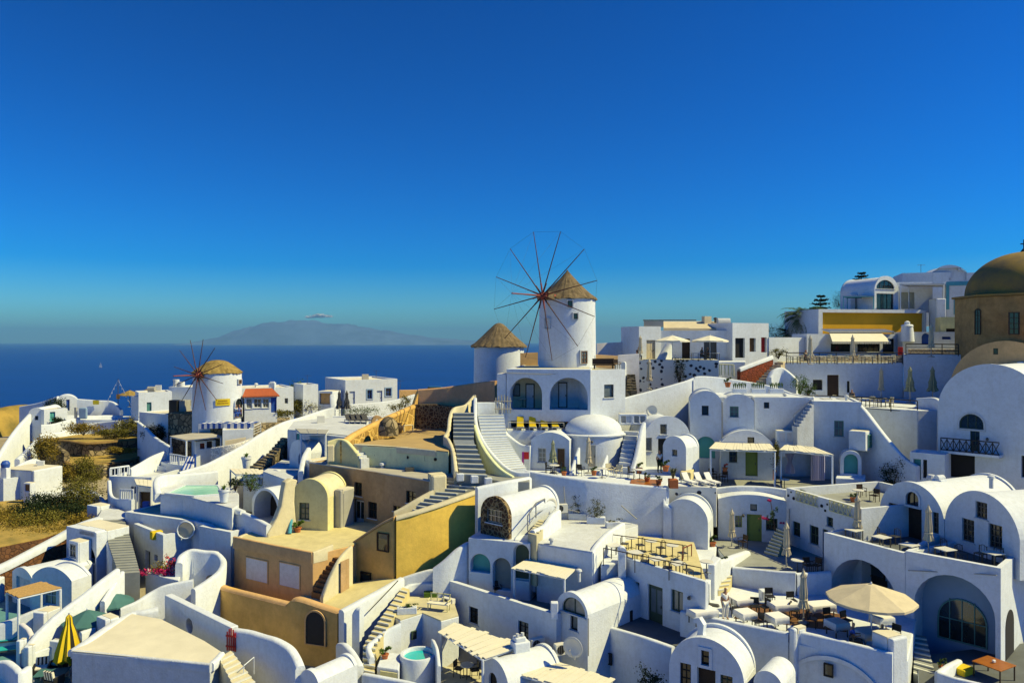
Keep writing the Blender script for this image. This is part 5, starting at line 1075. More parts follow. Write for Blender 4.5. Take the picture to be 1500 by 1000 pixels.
# ================================================================ church
CV, f = house('church_vault', 'huge shaded white vaulted building with an arched balcony door', (1374, 56.5), (1535, 51.5), -12.5, Z(533, 53.8), 9, [('aw', 1405, 606, 1441, 628, {'c': 'dkgreen', 'nx': 3, 'ny': 1, 'surround': 'white2'}), ('d', 1421, 629, 1435, 661, {'c': 'dkgreen', 'glass': 1}), ('v', 1372, 662, 1428, 699, {'c': 'shade'}), ('lamp', 1447, 641, 0, 0), ('v', 1496, 668, 1520, 700, {'c': 'shade'})], 'vault', 3.7, lip=.1)
a, b_ = f.hit(1385, 645)[0], f.hit(1470, 650)[0]
t = thing('balcony', 'dark lattice balcony on the huge vaulted building', 'balcony', f.p(a, -8.6, 0)); MB().fbox(f, a, b_, -8.2, -8.02, -1.1, -.003).build('slab', 'white', t); g = MB(); n = 9
for i in range(n):
    s0, s1 = a + (b_ - a) * i / n, a + (b_ - a) * (i + 1) / n
    g.tube(f.p(s0, -8, -1.05), f.p(s1, -7.15, -1.05), .03, n=5).tube(f.p(s0, -7.15, -1.05), f.p(s1, -8, -1.05), .03, n=5).tube(f.p(s0, -8, -1.05), f.p(s0, -7.1, -1.05), .035, n=5)
g.tube(f.p(a, -7.1, -1.05), f.p(b_, -7.1, -1.05), .045, n=5).tube(f.p(a, -7.95, -1.05), f.p(b_, -7.95, -1.05), .04, n=5).build('lattice', 'black', t)
house('church_vault', 'tan barrel vault of the church behind the huge white vault', (1392, 63), (1560, 58.5), -9, Z(499, 60), 7, [('w', 1455, 510, 1462, 519, BL)], 'vault', 4.0, m='tanwall', mroof='tanwall', lip=.1)
c = at(1503, 500, 70); t = thing('domed_church', 'old tan church with an eight sided drum and brown dome', 'church', (c.x, c.y, -3)); r8 = 5.75; zd = Z(434, 68)
MB().prism([(c.x + r8 * math.cos(a), c.y + r8 * math.sin(a)) for a in [math.pi / 4 * i + math.radians(22.5) - .12 for i in range(8)]], -3, zd).build('drum', 'churchstone', t, bevel=.08)
MB().prism([(c.x + (r8 + .25) * math.cos(a), c.y + (r8 + .25) * math.sin(a)) for a in [math.pi / 4 * i + math.radians(22.5) - .12 for i in range(8)]], zd, zd + .18).build('cornice', 'domeroof', t)
MB().lathe((c.x, c.y, zd + .18), [(4.95 * math.cos(a), 4.1 * math.sin(a)) for a in [math.pi / 2 * q / 18 for q in range(18)]] + [(.03, 4.1)], 72).build('dome', 'domeroof', t, smooth=60)
MB().tube((c.x - .2, c.y, zd + 4.2), (c.x - .2, c.y, zd + 5.4), .06).box((c.x - .2, c.y, zd + 5.0), (.6, .1, .1)).build('cross', 'black', t); MB().lathe((c.x - .2, c.y, zd + 4.1), [(.2, 0), (.28, .2), (.1, .45)], 12).build('finial', 'black', t)
for i, (dx0, dx1, y0, y1, k) in enumerate(((1428, 1437, 452, 490, 'aw'), (1477, 1493, 457, 490, 'w'))):
    a0 = math.pi / 4 * ((5 if k == 'w' else 4)) + math.radians(22.5) - .12; pa = Vector((c.x + r8 * math.cos(a0 - 0), c.y + r8 * math.sin(a0))); pb = Vector((c.x + r8 * math.cos(a0 + math.pi / 4), c.y + r8 * math.sin(a0 + math.pi / 4)))
    ff = Fac(pa, pb); wops(t, ff, [(k, dx0, y0, dx1, y1, {'c': 'darkwood', 'nx': 2, 'ny': 4})])
wall('shaded white wall linking the restaurants to the church vaults', [(1344, 583, 62.5), (1372, 583, 61), (1388, 600, 59)], -12, .5, 'white', 'wall')
house('doorway_house', 'small white gabled doorway at the foot of the sliding wall', (1333, 55.5), (1384, 54), -12, Z(663, 55), 2, [('v', 1338, 672, 1349, 702, {'c': 'teal'}), ('v', 1352, 673, 1358, 700, {'c': 'dark'})], par=.05, mroof='white')
# ================================================================ upper right restaurants
LR = block('lower restaurant terrace with black railings', [(1165, 64.5), (1192, 64.3), (1262, 63.5), (1344, 60.5), (1400, 60.5), (1425, 72), (1150, 76)], -5.55, -12, 'white', 'terrace', 'terrace')
railing('black railing along the lower restaurant terrace', [(1172, 596, 64.3), (1216, 597, 64), (1262, 599, 63.3), (1305, 602, 61.8), (1344, 605, 60.7)], 1.0, 'black', mid=3)
UT = house('restaurant_terrace', 'long shaded retaining wall with two dark doorways under the upper restaurant', (1150, 75.4), (1323, 74), -8, -2.1, 8, [('v', 1191, 556, 1205, 571, {'c': 'dark'}), ('v', 1212, 549, 1229, 581, {'c': 'darkwood'}), ('v', 1241, 558, 1245, 575, {'c': 'dark'})], par=.0, mroof='floor', cat='terrace')
f = UT[1]; up2 = house('restaurant_terrace', 'higher shaded wall under the second parasol terrace by the church', (1323.5, 73.8), (1428, 71), -8, Z(519, 73), 8, [], par=.0, mroof='floor', cat='terrace')
railing('black railing along the upper restaurant terrace', [(1152, 532, 75.2), (1200, 532, 74.9), (1250, 532, 74.5), (1322, 532, 74)], 1.05, 'black', mid=3)
railing('black railing along the second parasol terrace', [(1327, 519.5, 73.6), (1380, 520, 72.3), (1404, 520.5, 71.6)], 1.05, 'black', mid=3)
for lb, a, b_, zt_ in (('pale rubble stone back wall behind the upper restaurant tables', (1170, 78.6), (1322, 78.2), Z(516, 78)), ('pale rubble stone back wall of the second parasol terrace', (1330, 77), (1400, 76), Z(506, 76.5))):
    block(lb, [a, b_, (b_[0], b_[1] + .4), (a[0], a[1] + .4)], zt_ - .35, -2.6, 'stonecream', 'stone_wall')
RB, f = house('restaurant', 'low white restaurant with dark windows under a cream awning', (1182, 79.6), (1322, 81.4), -2.6, Z(489, 80.3), 3, [('w', 1217, 503, 1246, 515, {'c': 'dark', 'nx': 4, 'ny': 1}), ('w', 1256, 503, 1289, 515, {'c': 'dark', 'nx': 4, 'ny': 1}), ('d', 1293, 496, 1310, 518, {'c': 'dark', 'glass': 1})], par=.1)
a = f.p(f.hit(1214, 490)[0], Z(487, 80), -.1); b_ = f.p(f.hit(1290, 490)[0], Z(487, 80), -.1); zA, zB = Z(486, 80), Z(500, 78.6)
t = thing('awning', 'wide cream canvas awning on the low white restaurant', 'awning', a); n = Vector((f.n.x, f.n.y, 0)); g = MB()
P = [a, b_, b_ + n * 1.6 + Vector((0, 0, zB - a.z)), a + n * 1.6 + Vector((-.6, 0, zB - a.z))]; g.add(P + [p - Vector((0, 0, .06)) for p in P], [(0, 1, 2, 3), (7, 6, 5, 4), (0, 4, 5, 1), (1, 5, 6, 2), (2, 6, 7, 3), (3, 7, 4, 0)]); g.build('canvas', 'canvas', t)
g = MB(); 
for i in range(24): q = P[3].lerp(P[2], (i + .5) / 24); g.box(q - Vector((0, .01, .13)), (.2, .02, .24))
g.build('valance', 'canvas', t)
t = thing('corrugated_roof', 'white corrugated strip roof above the cream awning', 'roof', f.p(f.hit(1215, 487)[0], Z(487, 80), .3)); g = MB()
for i in range(40): k = f.hit(1214, 487)[0] + i * .19; g.tube(f.p(k, Z(486, 80), -.3), f.p(k, Z(484, 80) + .12, 1.2), .1, n=6)
g.build('sheets', 'plasticwhite', t)
YF, f = house('yellow_front_building', 'long building with a mustard yellow panel framed in white', (1199, 83.5), (1357, 86), -2.6, Z(453, 84.2), 7, [('n', 1205, 458, 1354, 500, {'c': 'mustard'})], par=.1, t=.4)
UV, f = house('vault_house', 'white vault house with a dark half moon window on the mustard building', (1281, 86), (1316, 87), 3.4, Z(404, 86.4), 5.5, [('aw', 1284, 410, 1310, 423, {'c': 'metal', 'nx': 4, 'ny': 1}), ('w', 1284, 430, 1309, 453, {'c': 'dark', 'nx': 3, 'ny': 1})], 'vault', 1.5, lip=.1)
house('house', 'long white barrel roofed wing behind the half moon window', (1316.5, 88.5), (1366, 88.3), 3.4, Z(413, 88.4), 4, [('v', 1318, 428, 1340, 452, {'c': 'cream'})], par=.1)
pergola('thin white framed pergola beside the half moon vault', [(1317, 0, 85.6), (1384, 0, 85), (1383, 0, 88), (1330, 0, 88)], Z(417, 86), Z(453, 85.5), 'plasticwhite', slat=.5, rag=.02, pr=.06)
pergola('thin blue framed canopy left of the half moon vault', [(1234, 0, 86), (1281, 0, 85.6), (1281, 0, 88), (1240, 0, 88)], Z(434, 86), Z(453, 85.5), 'skybluewall', posts='cyanpaint', slat=.5, rag=.02, pr=.05)
house('house', 'small white room with a dark door under the blue framed canopy', (1246, 88.6), (1281, 88.2), 3.4, Z(430, 88.4), 3, [('v', 1253, 436, 1260, 453, {'c': 'dark'}), ('v', 1266, 434, 1275, 453, {'c': 'metal'})], par=.05)
house('house', 'plain white upper house on the skyline with an antenna', (1322, 95), (1390, 93.5), 2, Z(399, 94), 6, [], par=.15)
house('vault_house', 'topmost white vault on the skyline right of the antenna', (1366, 94), (1416, 93), 2, Z(388, 93.5), 5, [('w', 1389, 399, 1393, 407, {'c': 'canvasbeige', 'nx': 1, 'ny': 1}), ('w', 1404, 392, 1408, 396, {'c': 'tealpaint', 'nx': 1, 'ny': 1})], 'vault', .9)
house('house', 'plain white house touching the skyline left of the brown dome', (1416, 93), (1445, 92), 2, Z(399, 92.5), 5, [], par=.15)
BT, f = house('house', 'grey white house with bright blue trim and blue window', (1386, 86.3), (1432, 85), -1, Z(411, 86), 4, [('w', 1399, 439, 1413, 459, {'c': 'bluepaint', 'g': 'bluepaint', 'surround': 'cyanpaint'})], par=.1)
z_ = Z(412, 86); MB().fbox(f, -.02, f.w, z_ - .5, z_ - .05, -.06, -.003).build('blue_band', 'cyanpaint', BT); MB().fbox(f, -.02, .3, z_ - 3.2, z_ - .503, -.06, -.003).build('blue_band', 'cyanpaint', BT)
house('buttress', 'flared white buttress between the white pergola and the blue trimmed house', (1372, 84.6), (1386, 84.5), -2.5, Z(437, 84.5), 2, par=0, cat='buttress', bevel=.1)
house('house', 'pale lime awning fronted building left of the church drum', (1378, 80), (1420, 79), -2.5, Z(464, 79.5), 4, [('v', 1386, 481, 1416, 487, {'c': 'darkwood'})], par=.1, m='paleyellow')
house('house', 'low white room with a blue arched door below the square white chimney', (1322, 79.6), (1412, 78.4), -2.6, Z(486, 79), 3, [('av', 1350, 488, 1363, 504, {'c': 'bluepaint'}), ('v', 1380, 493, 1393, 497, {'c': 'bluepaint'})], par=.1)
t = thing('chimney', 'fat round white chimney with a knob in front of the mustard panel', 'chimney', at(1329, 492, 79.5)); MB().lathe(at(1329, 492, 79.5), [(.7, -.6), (.6, .5), (.55, 1.0), (.62, 1.05), (.5, 1.2), (.25, 1.25), (.28, 1.45), (.08, 1.6)], 20).build('stack', 'white', t, smooth=40)
# ================================================================ parasol cafe left of the restaurants
SB, f = house('spotted_terrace', 'white terrace wall with black stones set in it under the two white parasols', (925, 72.2), (1053, 71), -7, Z(527, 71.6), 5.5, (), m='spotted', par=.02, mroof='floor', cat='terrace')
wall('curved white wall end with black stones at the left of the parasol cafe', [(926, 528, 72), (918, 529, 71), (913, 530, 69.5)], -7, .4, 'white', 'wall')
steps('dark stone steps up to the parasol cafe', [((917, 575, 66.5), (933, 575, 66.3)), ((919, 548, 70), (930, 548, 70))], 7, -7, 'stonegrey')
house('house', 'white cafe building with dark doorways behind the white parasols', (968, 77.8), (1072, 77.4), -2.5, Z(484, 77.6), 4, [('v', 999, 496, 1011, 526, {'c': 'darkwood'}), ('v', 1031, 494, 1050, 528, {'c': 'metal'})], par=.15, lops=())
house('house', 'white block with a beige door at the left end of the parasol cafe', (936, 76.4), (968, 77.2), -2.5, Z(478, 76.7), 4, [('d', 947, 498, 960, 528, {'c': 'canvasbeige'})], par=.15)
wall('slanted white buttress running down behind the left parasol', [(979, 503, 75.5), (973, 513, 75), (966, 525, 74.4)], -2.3, .9, 'white', 'buttress', cat='buttress')
house('house', 'white block with a dark doorway and two painted panels right of the parasol cafe', (1073, 76.6), (1126, 78.4), -2.5, Z(473, 77.3), 4, [('v', 1077, 495, 1091, 524, {'c': 'dark'}), ('n', 1098, 495, 1107, 515, {'c': 'wood'}), ('n', 1115, 494, 1123, 516, {'c': 'redpaint'})], par=.15)
house('house', 'low white wall block with a garden patch right of the painted panels', (1126.5, 78.3), (1180, 80), -2.6, Z(494, 78.8), 1.0, [], par=.05)
t = thing('roof_shelter', 'beige boarded lean to on the cafe roof', 'shelter', at(972, 484, 79)); q = [at(970, 470, 80), at(1050, 470, 80)]
MB().prism([at(972, 0, 79).xy, at(1052, 0, 79).xy, at(1052, 0, 81.5).xy, at(972, 0, 81.5).xy], Z(484, 78), [Z(481, 79), Z(481, 79), Z(470, 80), Z(470, 80)]).build('sloping_roof', 'canvasbeige', t)
MB().prism([at(943, 0, 79).xy, at(972, 0, 79).xy, at(972, 0, 81.5).xy, at(943, 0, 81.5).xy], Z(478, 78), Z(470, 79)).build('boards', 'greywall', t)
MB().tube(at(942, 469, 79), at(1020, 469, 79), .06).build('gutter', 'metal', t)
o = wall('dark red stone garden wall beside the upper steps', [(1082, 541, 70.5), (1105, 532, 71.5), (1130, 523, 73)], -7, .4, 'stonered', 'stone_wall'); cap(o, [(1082, 539, 70.5), (1105, 530, 71.5), (1130, 521, 73)], .5, .35, 'white')
steps('rubble steps rising to the right beside the red stone wall', [((1108, 560, 69.5), (1124, 562, 69)), ((1138, 530, 73.5), (1150, 531, 73))], 8, -7, 'stonecream')
wall('rounded white wall hump at the foot of the rubble steps', [(1126, 552, 68.6), (1132, 542, 69), (1145, 538, 69.3), (1158, 546, 69), (1168, 556, 68.6)], -8, .5, 'white', 'wall')
block('white back wall between the spotted wall and the red stone wall', [(1050, 72.5), (1092, 72.5), (1092, 76.5), (1050, 76.5)], -1.95, -7, 'white', 'wall')
railing('pale picket fence beside the spotted wall', [(1054, 549, 69.8), (1075, 550, 69.5)], 1.0, 'paleyellow', fill='bal', name='picket_fence', cat='fence')

V3, f = house('vault_house', 'shaded white vaulted house with a dark doorway between the dome and the tall vaults', (943, 60), (1012, 60.6), -10.8, Z(609, 60.3), 4, [('w', 967, 621, 977, 636, {'c': 'greywall', 'nx': 1, 'ny': 1}), ('v', 964, 642, 977, 690, {'c': 'dark'}), ('w', 943.5, 641, 955, 660, {'c': 'greywall', 'g': 'glasslight', 'nx': 1, 'ny': 1})], 'vault', 1.9, lip=.12)
K1, f = house('vault_kiosk', 'small round topped white hut with one tiny window beside the dark doorway', (971, 57.2), turn((971, 57.2), 1005, .9), -10.4, Z(638, 56.7), 2.0, [('w', 984, 658, 992, 668, {'c': 'greywall', 'nx': 1, 'ny': 1})], 'vault', .85, lip=.1, cat='hut')
wall('white stair wall stepping down to the right of the domed house', [(943, 618, 59.5), (939, 630, 58.8), (935, 650, 57.9), (931, 668, 57.2), (924, 690, 56.4)], -10.4, .35, 'white', 'stair_wall')
steps('white steps tucked between the dome and the slanted stair wall', [((905, 690, 57), (922, 690, 56.6)), ((916, 634, 61), (936, 628, 60.5))], 9, -10.4, 'white2')
house('shelf_wall', 'white wall shelf with framed pictures under the satellite dish', (907, 62), (948, 62), Z(622, 62) , Z(606, 62), .6, [('n', 910, 609, 917, 619, {'c': 'greywall'}), ('n', 918, 609, 925, 619, {'c': 'white2'}), ('n', 929, 609, 936, 619, {'c': 'greywall'}), ('n', 938, 609, 945, 619, {'c': 'greywall'})], par=0, t=.1, cat='wall shelf')
block('white step bench with yellow cushions area beside the small hut', [(996, 55.5), (1012, 55), (1018, 57), (1004, 58)], -9.6, -10.9, 'yellowfloor', 'bench', 'bench')
# yard edge beside the cafe
wall('thick sunlit white wall along the steps right of the cafe', [(1044, 824, 45.2), (1062, 817, 46.4), (1078, 811, 47.8), (1094, 806, 49.5)], -17, .5, 'white', 'stair_wall')
block('broad white block at the foot of the thick stair wall', [(1037, 44), (1047, 43.9), (1056, 45.4), (1044, 46)], -13.05, -17, 'white', 'wall')
steps('yellow steps from the restaurant up to the yard', [((1052, 866, 44.6), (1066, 864, 44.9)), ((1064, 831, 47.2), (1077, 830, 47.4))], 6, -17, 'yellowfloor', 'nosing')
block('grey paved landing left of the thick stair wall', [(1017, 43.2), (1040, 43.2), (1046, 46.5), (1050, 51.5), (1014, 51.5), (1016, 49)], -13.9, -17, 'white', 'landing', 'landing')
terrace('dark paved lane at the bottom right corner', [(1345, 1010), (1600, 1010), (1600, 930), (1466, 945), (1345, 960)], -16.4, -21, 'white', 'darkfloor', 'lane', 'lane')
steps('grey steps with white edges inside the great arch', [((1338, 990, 37.4), (1372, 996, 36.6)), ((1340, 928, 40.6), (1356, 932, 40.4))], 8, -21, 'greyfloor', 'nosing')
wall('sunlit white corner parapet in front of the orange table', [(1374, 983, 35.5), (1390, 972, 36.8), (1405, 965, 37.8)], -21, .3, 'white', 'parapet', curve=False)
wall('shaded white parapet along the bottom edge below the orange table', [(1374, 983, 35.5), (1400, 992, 34.9), (1445, 1002, 34)], -21, .3, 'white', 'parapet', curve=False)
# ================================================================ round the yellow signed windmill
CF, f = house('cafe_annex', 'small glazed cafe with a red tiled roof and a blue door beside the windmill', (358, 82), (406, 83.5), -9.2, Z(581, 83), 3.4, [('w', 361, 584, 369, 598, {'c': 'plasticwhite', 'nx': 3}), ('w', 372, 584, 383, 597, {'c': 'plasticwhite', 'nx': 2}), ('w', 385, 584, 394, 597, {'c': 'plasticwhite', 'nx': 2}), ('d', 397, 582, 405, 604, {'c': 'bluepaint'})], par=0)
f2_ = lambda k, d: (f.a + f.u * k - f.n * d); zr = Z(581, 83)
MB().prism([f2_(-.25, -.35), f2_(f.w + .2, -.35), f2_(f.w - .2, 2.6), f2_(.4, 2.6)], [zr + .02, zr + .02, zr + .62, zr + .62], [zr + .14, zr + .14, zr + .8, zr + .8]).build('tiled_roof', 'rooftile', CF)
CB, f = house('house', 'white flat roofed house behind the red tiled cafe', (354, 86), (430, 89), -9.5, Z(568, 87), 6, [('w', 417, 583, 422, 591, {'c': 'greywall', 'nx': 1, 'ny': 1})], par=.12)
t = thing('chimney', 'square white chimney on the house behind the red tiled cafe', 'chimney', at(399, 570, 88)); MB().box(at(399, 567, 88) + Vector((0, 0, .1)), (.7, .6, .9)).box(at(399, 561, 88), (.45, .4, .35)).build('stack', 'white', t, bevel=.03)
for lb, A, B, zb, zt, dp, ops in (
    ('white house with a teal door behind the black stone wall', (203, 92), (252, 94), -9.8, Z(574, 93), 4, [('d', 215, 589, 222, 607, {'c': 'tealpaint'})]),
    ('shaded white house corner left of the teal door', (192, 93), (203, 92.1), -9.8, Z(581, 92), 3, []),
    ('pale house behind the black cisterns left of the windmill', (247, 98), (288, 97), -9.5, Z(567, 97), 5, [('w', 276, 586, 280, 594, {'c': 'greywall', 'nx': 1, 'ny': 1})]),
    ('white square room beyond the windmill with a tall aerial', (444, 92), (466, 93), -9.6, Z(563, 92.5), 4, [])):
    house('house', lb, A, B, zb, zt, dp, ops, par=.12)
for x, h_, nm in ((272, 1.2, 'left'), (280, .9, 'right')):
    t = thing('vent', '%s of two round vents on the pale house left of the windmill' % nm, 'vent', at(x - 14, 567, 99)); MB().tube(at(x - 14, 569, 99), at(x - 14, 569, 99) + Vector((0, 0, h_)), .4, n=14).build('drum', 'white2', t)
FH, f = house('house', 'flat roofed white house with blue windows on the sea side', (506, 95), (582, 98.5), -9.5, Z(555.5, 97), 9, [('d', 512, 573, 520, 593, {'c': 'white'}), ('w', 538, 571, 545, 584, {'c': 'bluepaint', 'surround': 'skybluewall'}), ('d', 552, 572, 560, 592, {'c': 'white'}), ('w', 565, 568.5, 573, 580, {'c': 'bluepaint', 'surround': 'skybluewall'})], par=.2, mroof='roofcream', lops=())
house('house', 'low brown plastered recess left of the flat roofed sea side house', (466, 93.5), (487, 93), -9.6, Z(573, 93), 2.5, [('n', 468, 576, 484, 592, {'c': 'tanwall'})], par=0)
antenna('thin aerial on the flat roofed sea side house', at(551, 553, 100), 1.0)
antenna('tall thin aerial on the white square room beyond the windmill', at(450, 563, 93.5), 1.2)
antenna('aerial mast beside the far end of the blue wall', at(586, 574, 100), 1.6)
antenna('small aerial on the skyline house at the upper right', at(1349, 399, 95), 1.0)
wall('long blue shaded wall in front of the sea side house', [(513, 592, 89), (540, 590, 90), (575, 586, 91.5), (607, 577, 93)], -11, .35, 'white', 'wall')
wall('thin cream shore wall between the blue wall and the squat windmill', [(585, 571, 104), (640, 570, 104), (690, 566, 100)], -12, .4, 'tanwall', 'wall')
t = thing('parked_car', 'tiny white car parked on the shore road behind the blue wall', 'car', at(635, 567, 110)); bp = at(636, 579, 112)
MB().box(bp + Vector((0, 0, .55)), (3.8, 1.6, .6)).build('body', 'plasticwhite', t, bevel=.2); MB().box(bp + Vector((.1, 0, 1.05)), (2.1, 1.4, .55)).build('cabin', 'glass', t, bevel=.15)
for s in (-1, 1): MB().tube(bp + Vector((s * 1.2, -.85, .3)), bp + Vector((s * 1.2, .85, .3)), .3, n=14).build('wheel', 'black', t)
# big swooping wall
wall('huge sunlit white wall swooping down towards the long pool', [(488, 596, 86), (470, 601, 85), (440, 611, 82), (415, 618, 79), (385, 633, 76), (355, 652, 72.5), (325, 668, 70), (300, 680, 68), (262, 691, 66)], -15, .5, 'white', 'retaining_wall')
wall('pale blue end pier of the swooping wall', [(487, 577, 86.5), (488, 596, 85.8)], -10, .6, 'white', 'pier', cat='pillar', curve=False)
steps('dark rounded stone steps below the swooping white wall', [((366, 684, 65), (384, 688, 64)), ((392, 665, 67.5), (404, 668, 66.6)), ((414, 640, 71), (424, 642, 70.3))], 11, -15, 'stonegrey')
# black stone wall and field terraces
SG, f = house('stone_wall', 'dark stone garden wall below the windmill', (246, 83.5), (285, 81.5), -14, Z(606, 82), 5, (), m='stonegrey', par=0, mroof='dirt', cat='stone wall')
house('water_tank', 'dark upright water tank above the black stone wall', (247, 85), (259, 84.8), -8.2, Z(586, 85), 1, (), m='black', par=0, cat='tank', mroof='black')
house('water_tank', 'grey upright water tank right of the dark one', (262, 85), (271, 84.8), -8.2, Z(586, 85), 1, (), m='greywall', par=0, cat='tank', mroof='greywall')
house('house', 'white garden wall block with a lilac tint left of the black stone wall', (204, 86.5), (246, 83.6), -13, Z(605, 85), 5, (), par=.1)
wall('low white wall curling down from the black stone wall', [(204, 618, 85), (215, 627, 83), (228, 640, 80), (250, 654, 77.5)], -13.5, .4, 'white', 'wall')
T_ = terrace('lower brown field terrace held by a curving grey stone wall', [(96, 676), (108, 681), (150, 680), (200, 670), (248, 654), (252, 640), (200, 648), (120, 655), (102, 664)], -13.0, -18, 'stonegrey', 'drygrass', 'field_terrace', 'field')
cap(T_, [(96, 675, 81), (108, 680, 79.5), (150, 679, 79.9), (200, 669, 84), (246, 654, 92)], .5, .2, 'dirt')
T_ = terrace('upper grassy field terrace held by a grey stone wall', [(56, 641), (100, 645), (130, 648), (200, 642), (214, 630), (206, 622), (120, 628), (60, 632)], -11.4, -15.5, 'stonegrey', 'drygrass', 'field_terrace', 'field')
cap(T_, [(56, 641, 88.9), (100, 645, 86.5), (130, 648, 84.7), (200, 642, 88)], .5, .2, 'dirt')
wall('old rubble wall in shade at the left end of the fields', [(58, 645, 85), (75, 648, 83), (98, 662, 81)], -17, .6, 'stonegrey', 'stone_wall')
R = random.Random(11)
for i, (x, y, d, r, m_, lb) in enumerate((
    (65, 668, 80, (1.5, 1.3, 1.6), 'leafyellow', 'big round golden bush beside the blue stairs at the left'),
    (122, 632, 88, (2.2, 1.2, .7), 'leafyellow', 'low golden scrub at the left of the upper field'),
    (165, 638, 88, (2.6, 1.0, .6), 'leafolive', 'wide olive green scrub in the middle of the upper field'),
    (186, 634, 90, (1.6, 1.1, 1.2), 'leafolive', 'tallest olive bush at the right of the upper field'),
    (175, 661, 84, (1.8, .6, .35), 'leafyellow', 'low scrub across the middle of the lower field'),
    (125, 701, 76, (1.7, 1.3, 1.5), 'leafolive', 'round olive bush under the lower field wall'),
    (96, 702, 75, (1.0, .9, 1.1), 'leafyellow', 'small round bush left of the olive bush under the field wall'),
    (85, 625, 92, (.9, .7, .8), 'leafdark', 'dark agave clump beside the blue door vault'),
    (82, 603, 99, (1.5, 1, 1.2), 'leafdark', 'dark palm like bush in front of the far vault'),
    (228, 645, 84, (1.6, 1.2, 1.2), 'leafdark', 'dark scrub in the shade under the curling white wall'),
    (440, 600, 93, (2.6, 1.2, .9), 'leafolive', 'sunny hedge beyond the red tiled cafe'),
    (437, 588, 96, (1.4, 1.2, 1.8), 'leafbright', 'tall flowering shrub right of the white cafe house'),
    (400, 609, 84, (2.5, .8, .5), 'leafolive', 'low green planting along the wall in front of the cafe'))):
    bush(lb, x, y, d, r, m_, int(500 + 420 * r[0] * r[2]), .2, 20 + i)
# far left houses
wall('tall sunlit white wall climbing from the left edge', [(-40, 720, 76), (-10, 680, 81), (5, 655, 84.5), (20, 633, 88), (32, 618, 90.5), (43, 606, 92)], -17, .5, 'white', 'retaining_wall')
VS, f = house('vault_house', 'small white vault house with a teal window and a tiny front opening', (42, 92), turn((42, 92), 64, -.15), -12.5, Z(597, 92), 5, [('w', 51, 609, 56, 615, {'c': 'dark', 'nx': 1, 'ny': 1})], 'vault', .55, lip=.05, rops=[('w', .8, -10.3, 1.6, -8.9, {'c': 'tealpaint', 'g': 'tealpaint'})])
house('house', 'sunlit white side wing with teal shutters joined to the small vault house', (64.5, 91.5), (99, 93.5), -12.5, Z(599, 92.5), 3, [('w', 73, 603, 81, 617, {'c': 'teal', 'g': 'teal'})], par=.06, bevel=.12)
house('vault_house', 'far white vault house with a blue door near the left edge', (80, 100), (117, 101.5), -12.5, Z(579, 101), 4, [('d', 97, 585, 102, 601, {'c': 'bluepaint'})], 'vault', 1.2)
o = wall('long sunlit white wall with a yellow sign right of the blue door', [(114, 584, 100), (140, 586, 100), (165, 588, 100), (178, 600, 98)], -12, .4, 'white', 'wall')
MB().prism([xy(136, 99.7), xy(145, 99.7), xy(145, 99.6), xy(136, 99.6)], Z(592, 99.7), Z(586, 99.7)).build('sign', 'yellowsign', o)
wall('low white wall running down from the far left vaults', [(30, 595, 104), (60, 589, 103), (85, 580, 102)], -12, .4, 'white', 'wall')
wall('white kerbed wall in front of the far left vaults', [(60, 622, 90), (80, 620, 91), (110, 612, 93), (150, 608, 95), (180, 609, 96)], -14, .4, 'white', 'wall')
wall('broad white garden wall above the upper field', [(58, 636, 88), (90, 632, 90), (110, 624, 92), (140, 619, 93), (175, 615, 92)], -14, .5, 'white', 'wall')
t = thing('wall_gate', 'blue cloth draped over rails beside the far white wall', 'cloth', at(122, 612, 93)); MB().box(at(122, 605, 93), (1.0, .3, 1.4)).build('blue_cloth', 'skybluewall', t, bevel=.2); MB().box(at(111, 606, 93), (.25, .25, 1.6)).build('post', 'greywall', t)
terrace('pale paved ground between the far houses and the fields', [(40, 632), (200, 622), (290, 617), (290, 606), (60, 606)], -9.9, -14, 'white', 'roofcream') if 0 else block('pale paved ground between the far houses and the fields', [(55, 93), (178, 93), (205, 90), (290, 86), (290, 96), (60, 100)], -9.7, -14, 'white', 'paving', 'paving')
# windmill terrace, cloths, shed
block('windmill yard with a dark stone edge', [(284, 80.5), (330, 78.5), (372, 79), (420, 84), (430, 95), (284, 92)], -8.95, -14, 'stonegrey', 'yard', 'yard')
terrace('sandy yard around the cafe and windmill', [(290, 623), (360, 626), (400, 618), (425, 611), (360, 606), (290, 606)], -8.9, -9.3, 'cream', 'roofcream') if 0 else None
house('house', 'low white block under the blue striped awning in front of the windmill', (326, 75.5), (371, 76.5), -13.5, Z(629, 76), 3.5, (), par=.05, m='white')
for i, (x0, x1, y, nm) in enumerate(((291, 328, 621, 'left'), (328, 372, 621, 'right'))):
    t = thing('awning', '%s blue and white striped cloth awning in front of the windmill' % nm, 'awning', at(x0, 628, 77), 'blue and white striped awnings'); a, b_ = at(x0, y, 78.4 - i), at(x1, y - 1, 78.2 - i); n_ = 9; w1 = MB(); w2 = MB()
    for j in range(n_):
        p0, p1 = a.lerp(b_, j / n_), a.lerp(b_, (j + 1) / n_); (w1 if j % 2 else w2).prism([p0.xy, p1.xy, (p1 + Vector((0, 1.5, 0))).xy, (p0 + Vector((0, 1.5, 0))).xy], p0.z, p0.z + .06)
        (w2 if j % 2 else w1).prism([p0.xy - Vector((0, .05)), p1.xy - Vector((0, .05)), p1.xy, p0.xy], p0.z - .5, p0.z + .05)
    w1.build('white_stripes', 'cloth', t); w2.build('blue_stripes', 'bluepaint', t); MB().tube(a - Vector((0, 0, 1.2)), a, .04).tube(b_ - Vector((0, 0, 1.2)), b_, .04).build('post', 'plasticwhite', t)
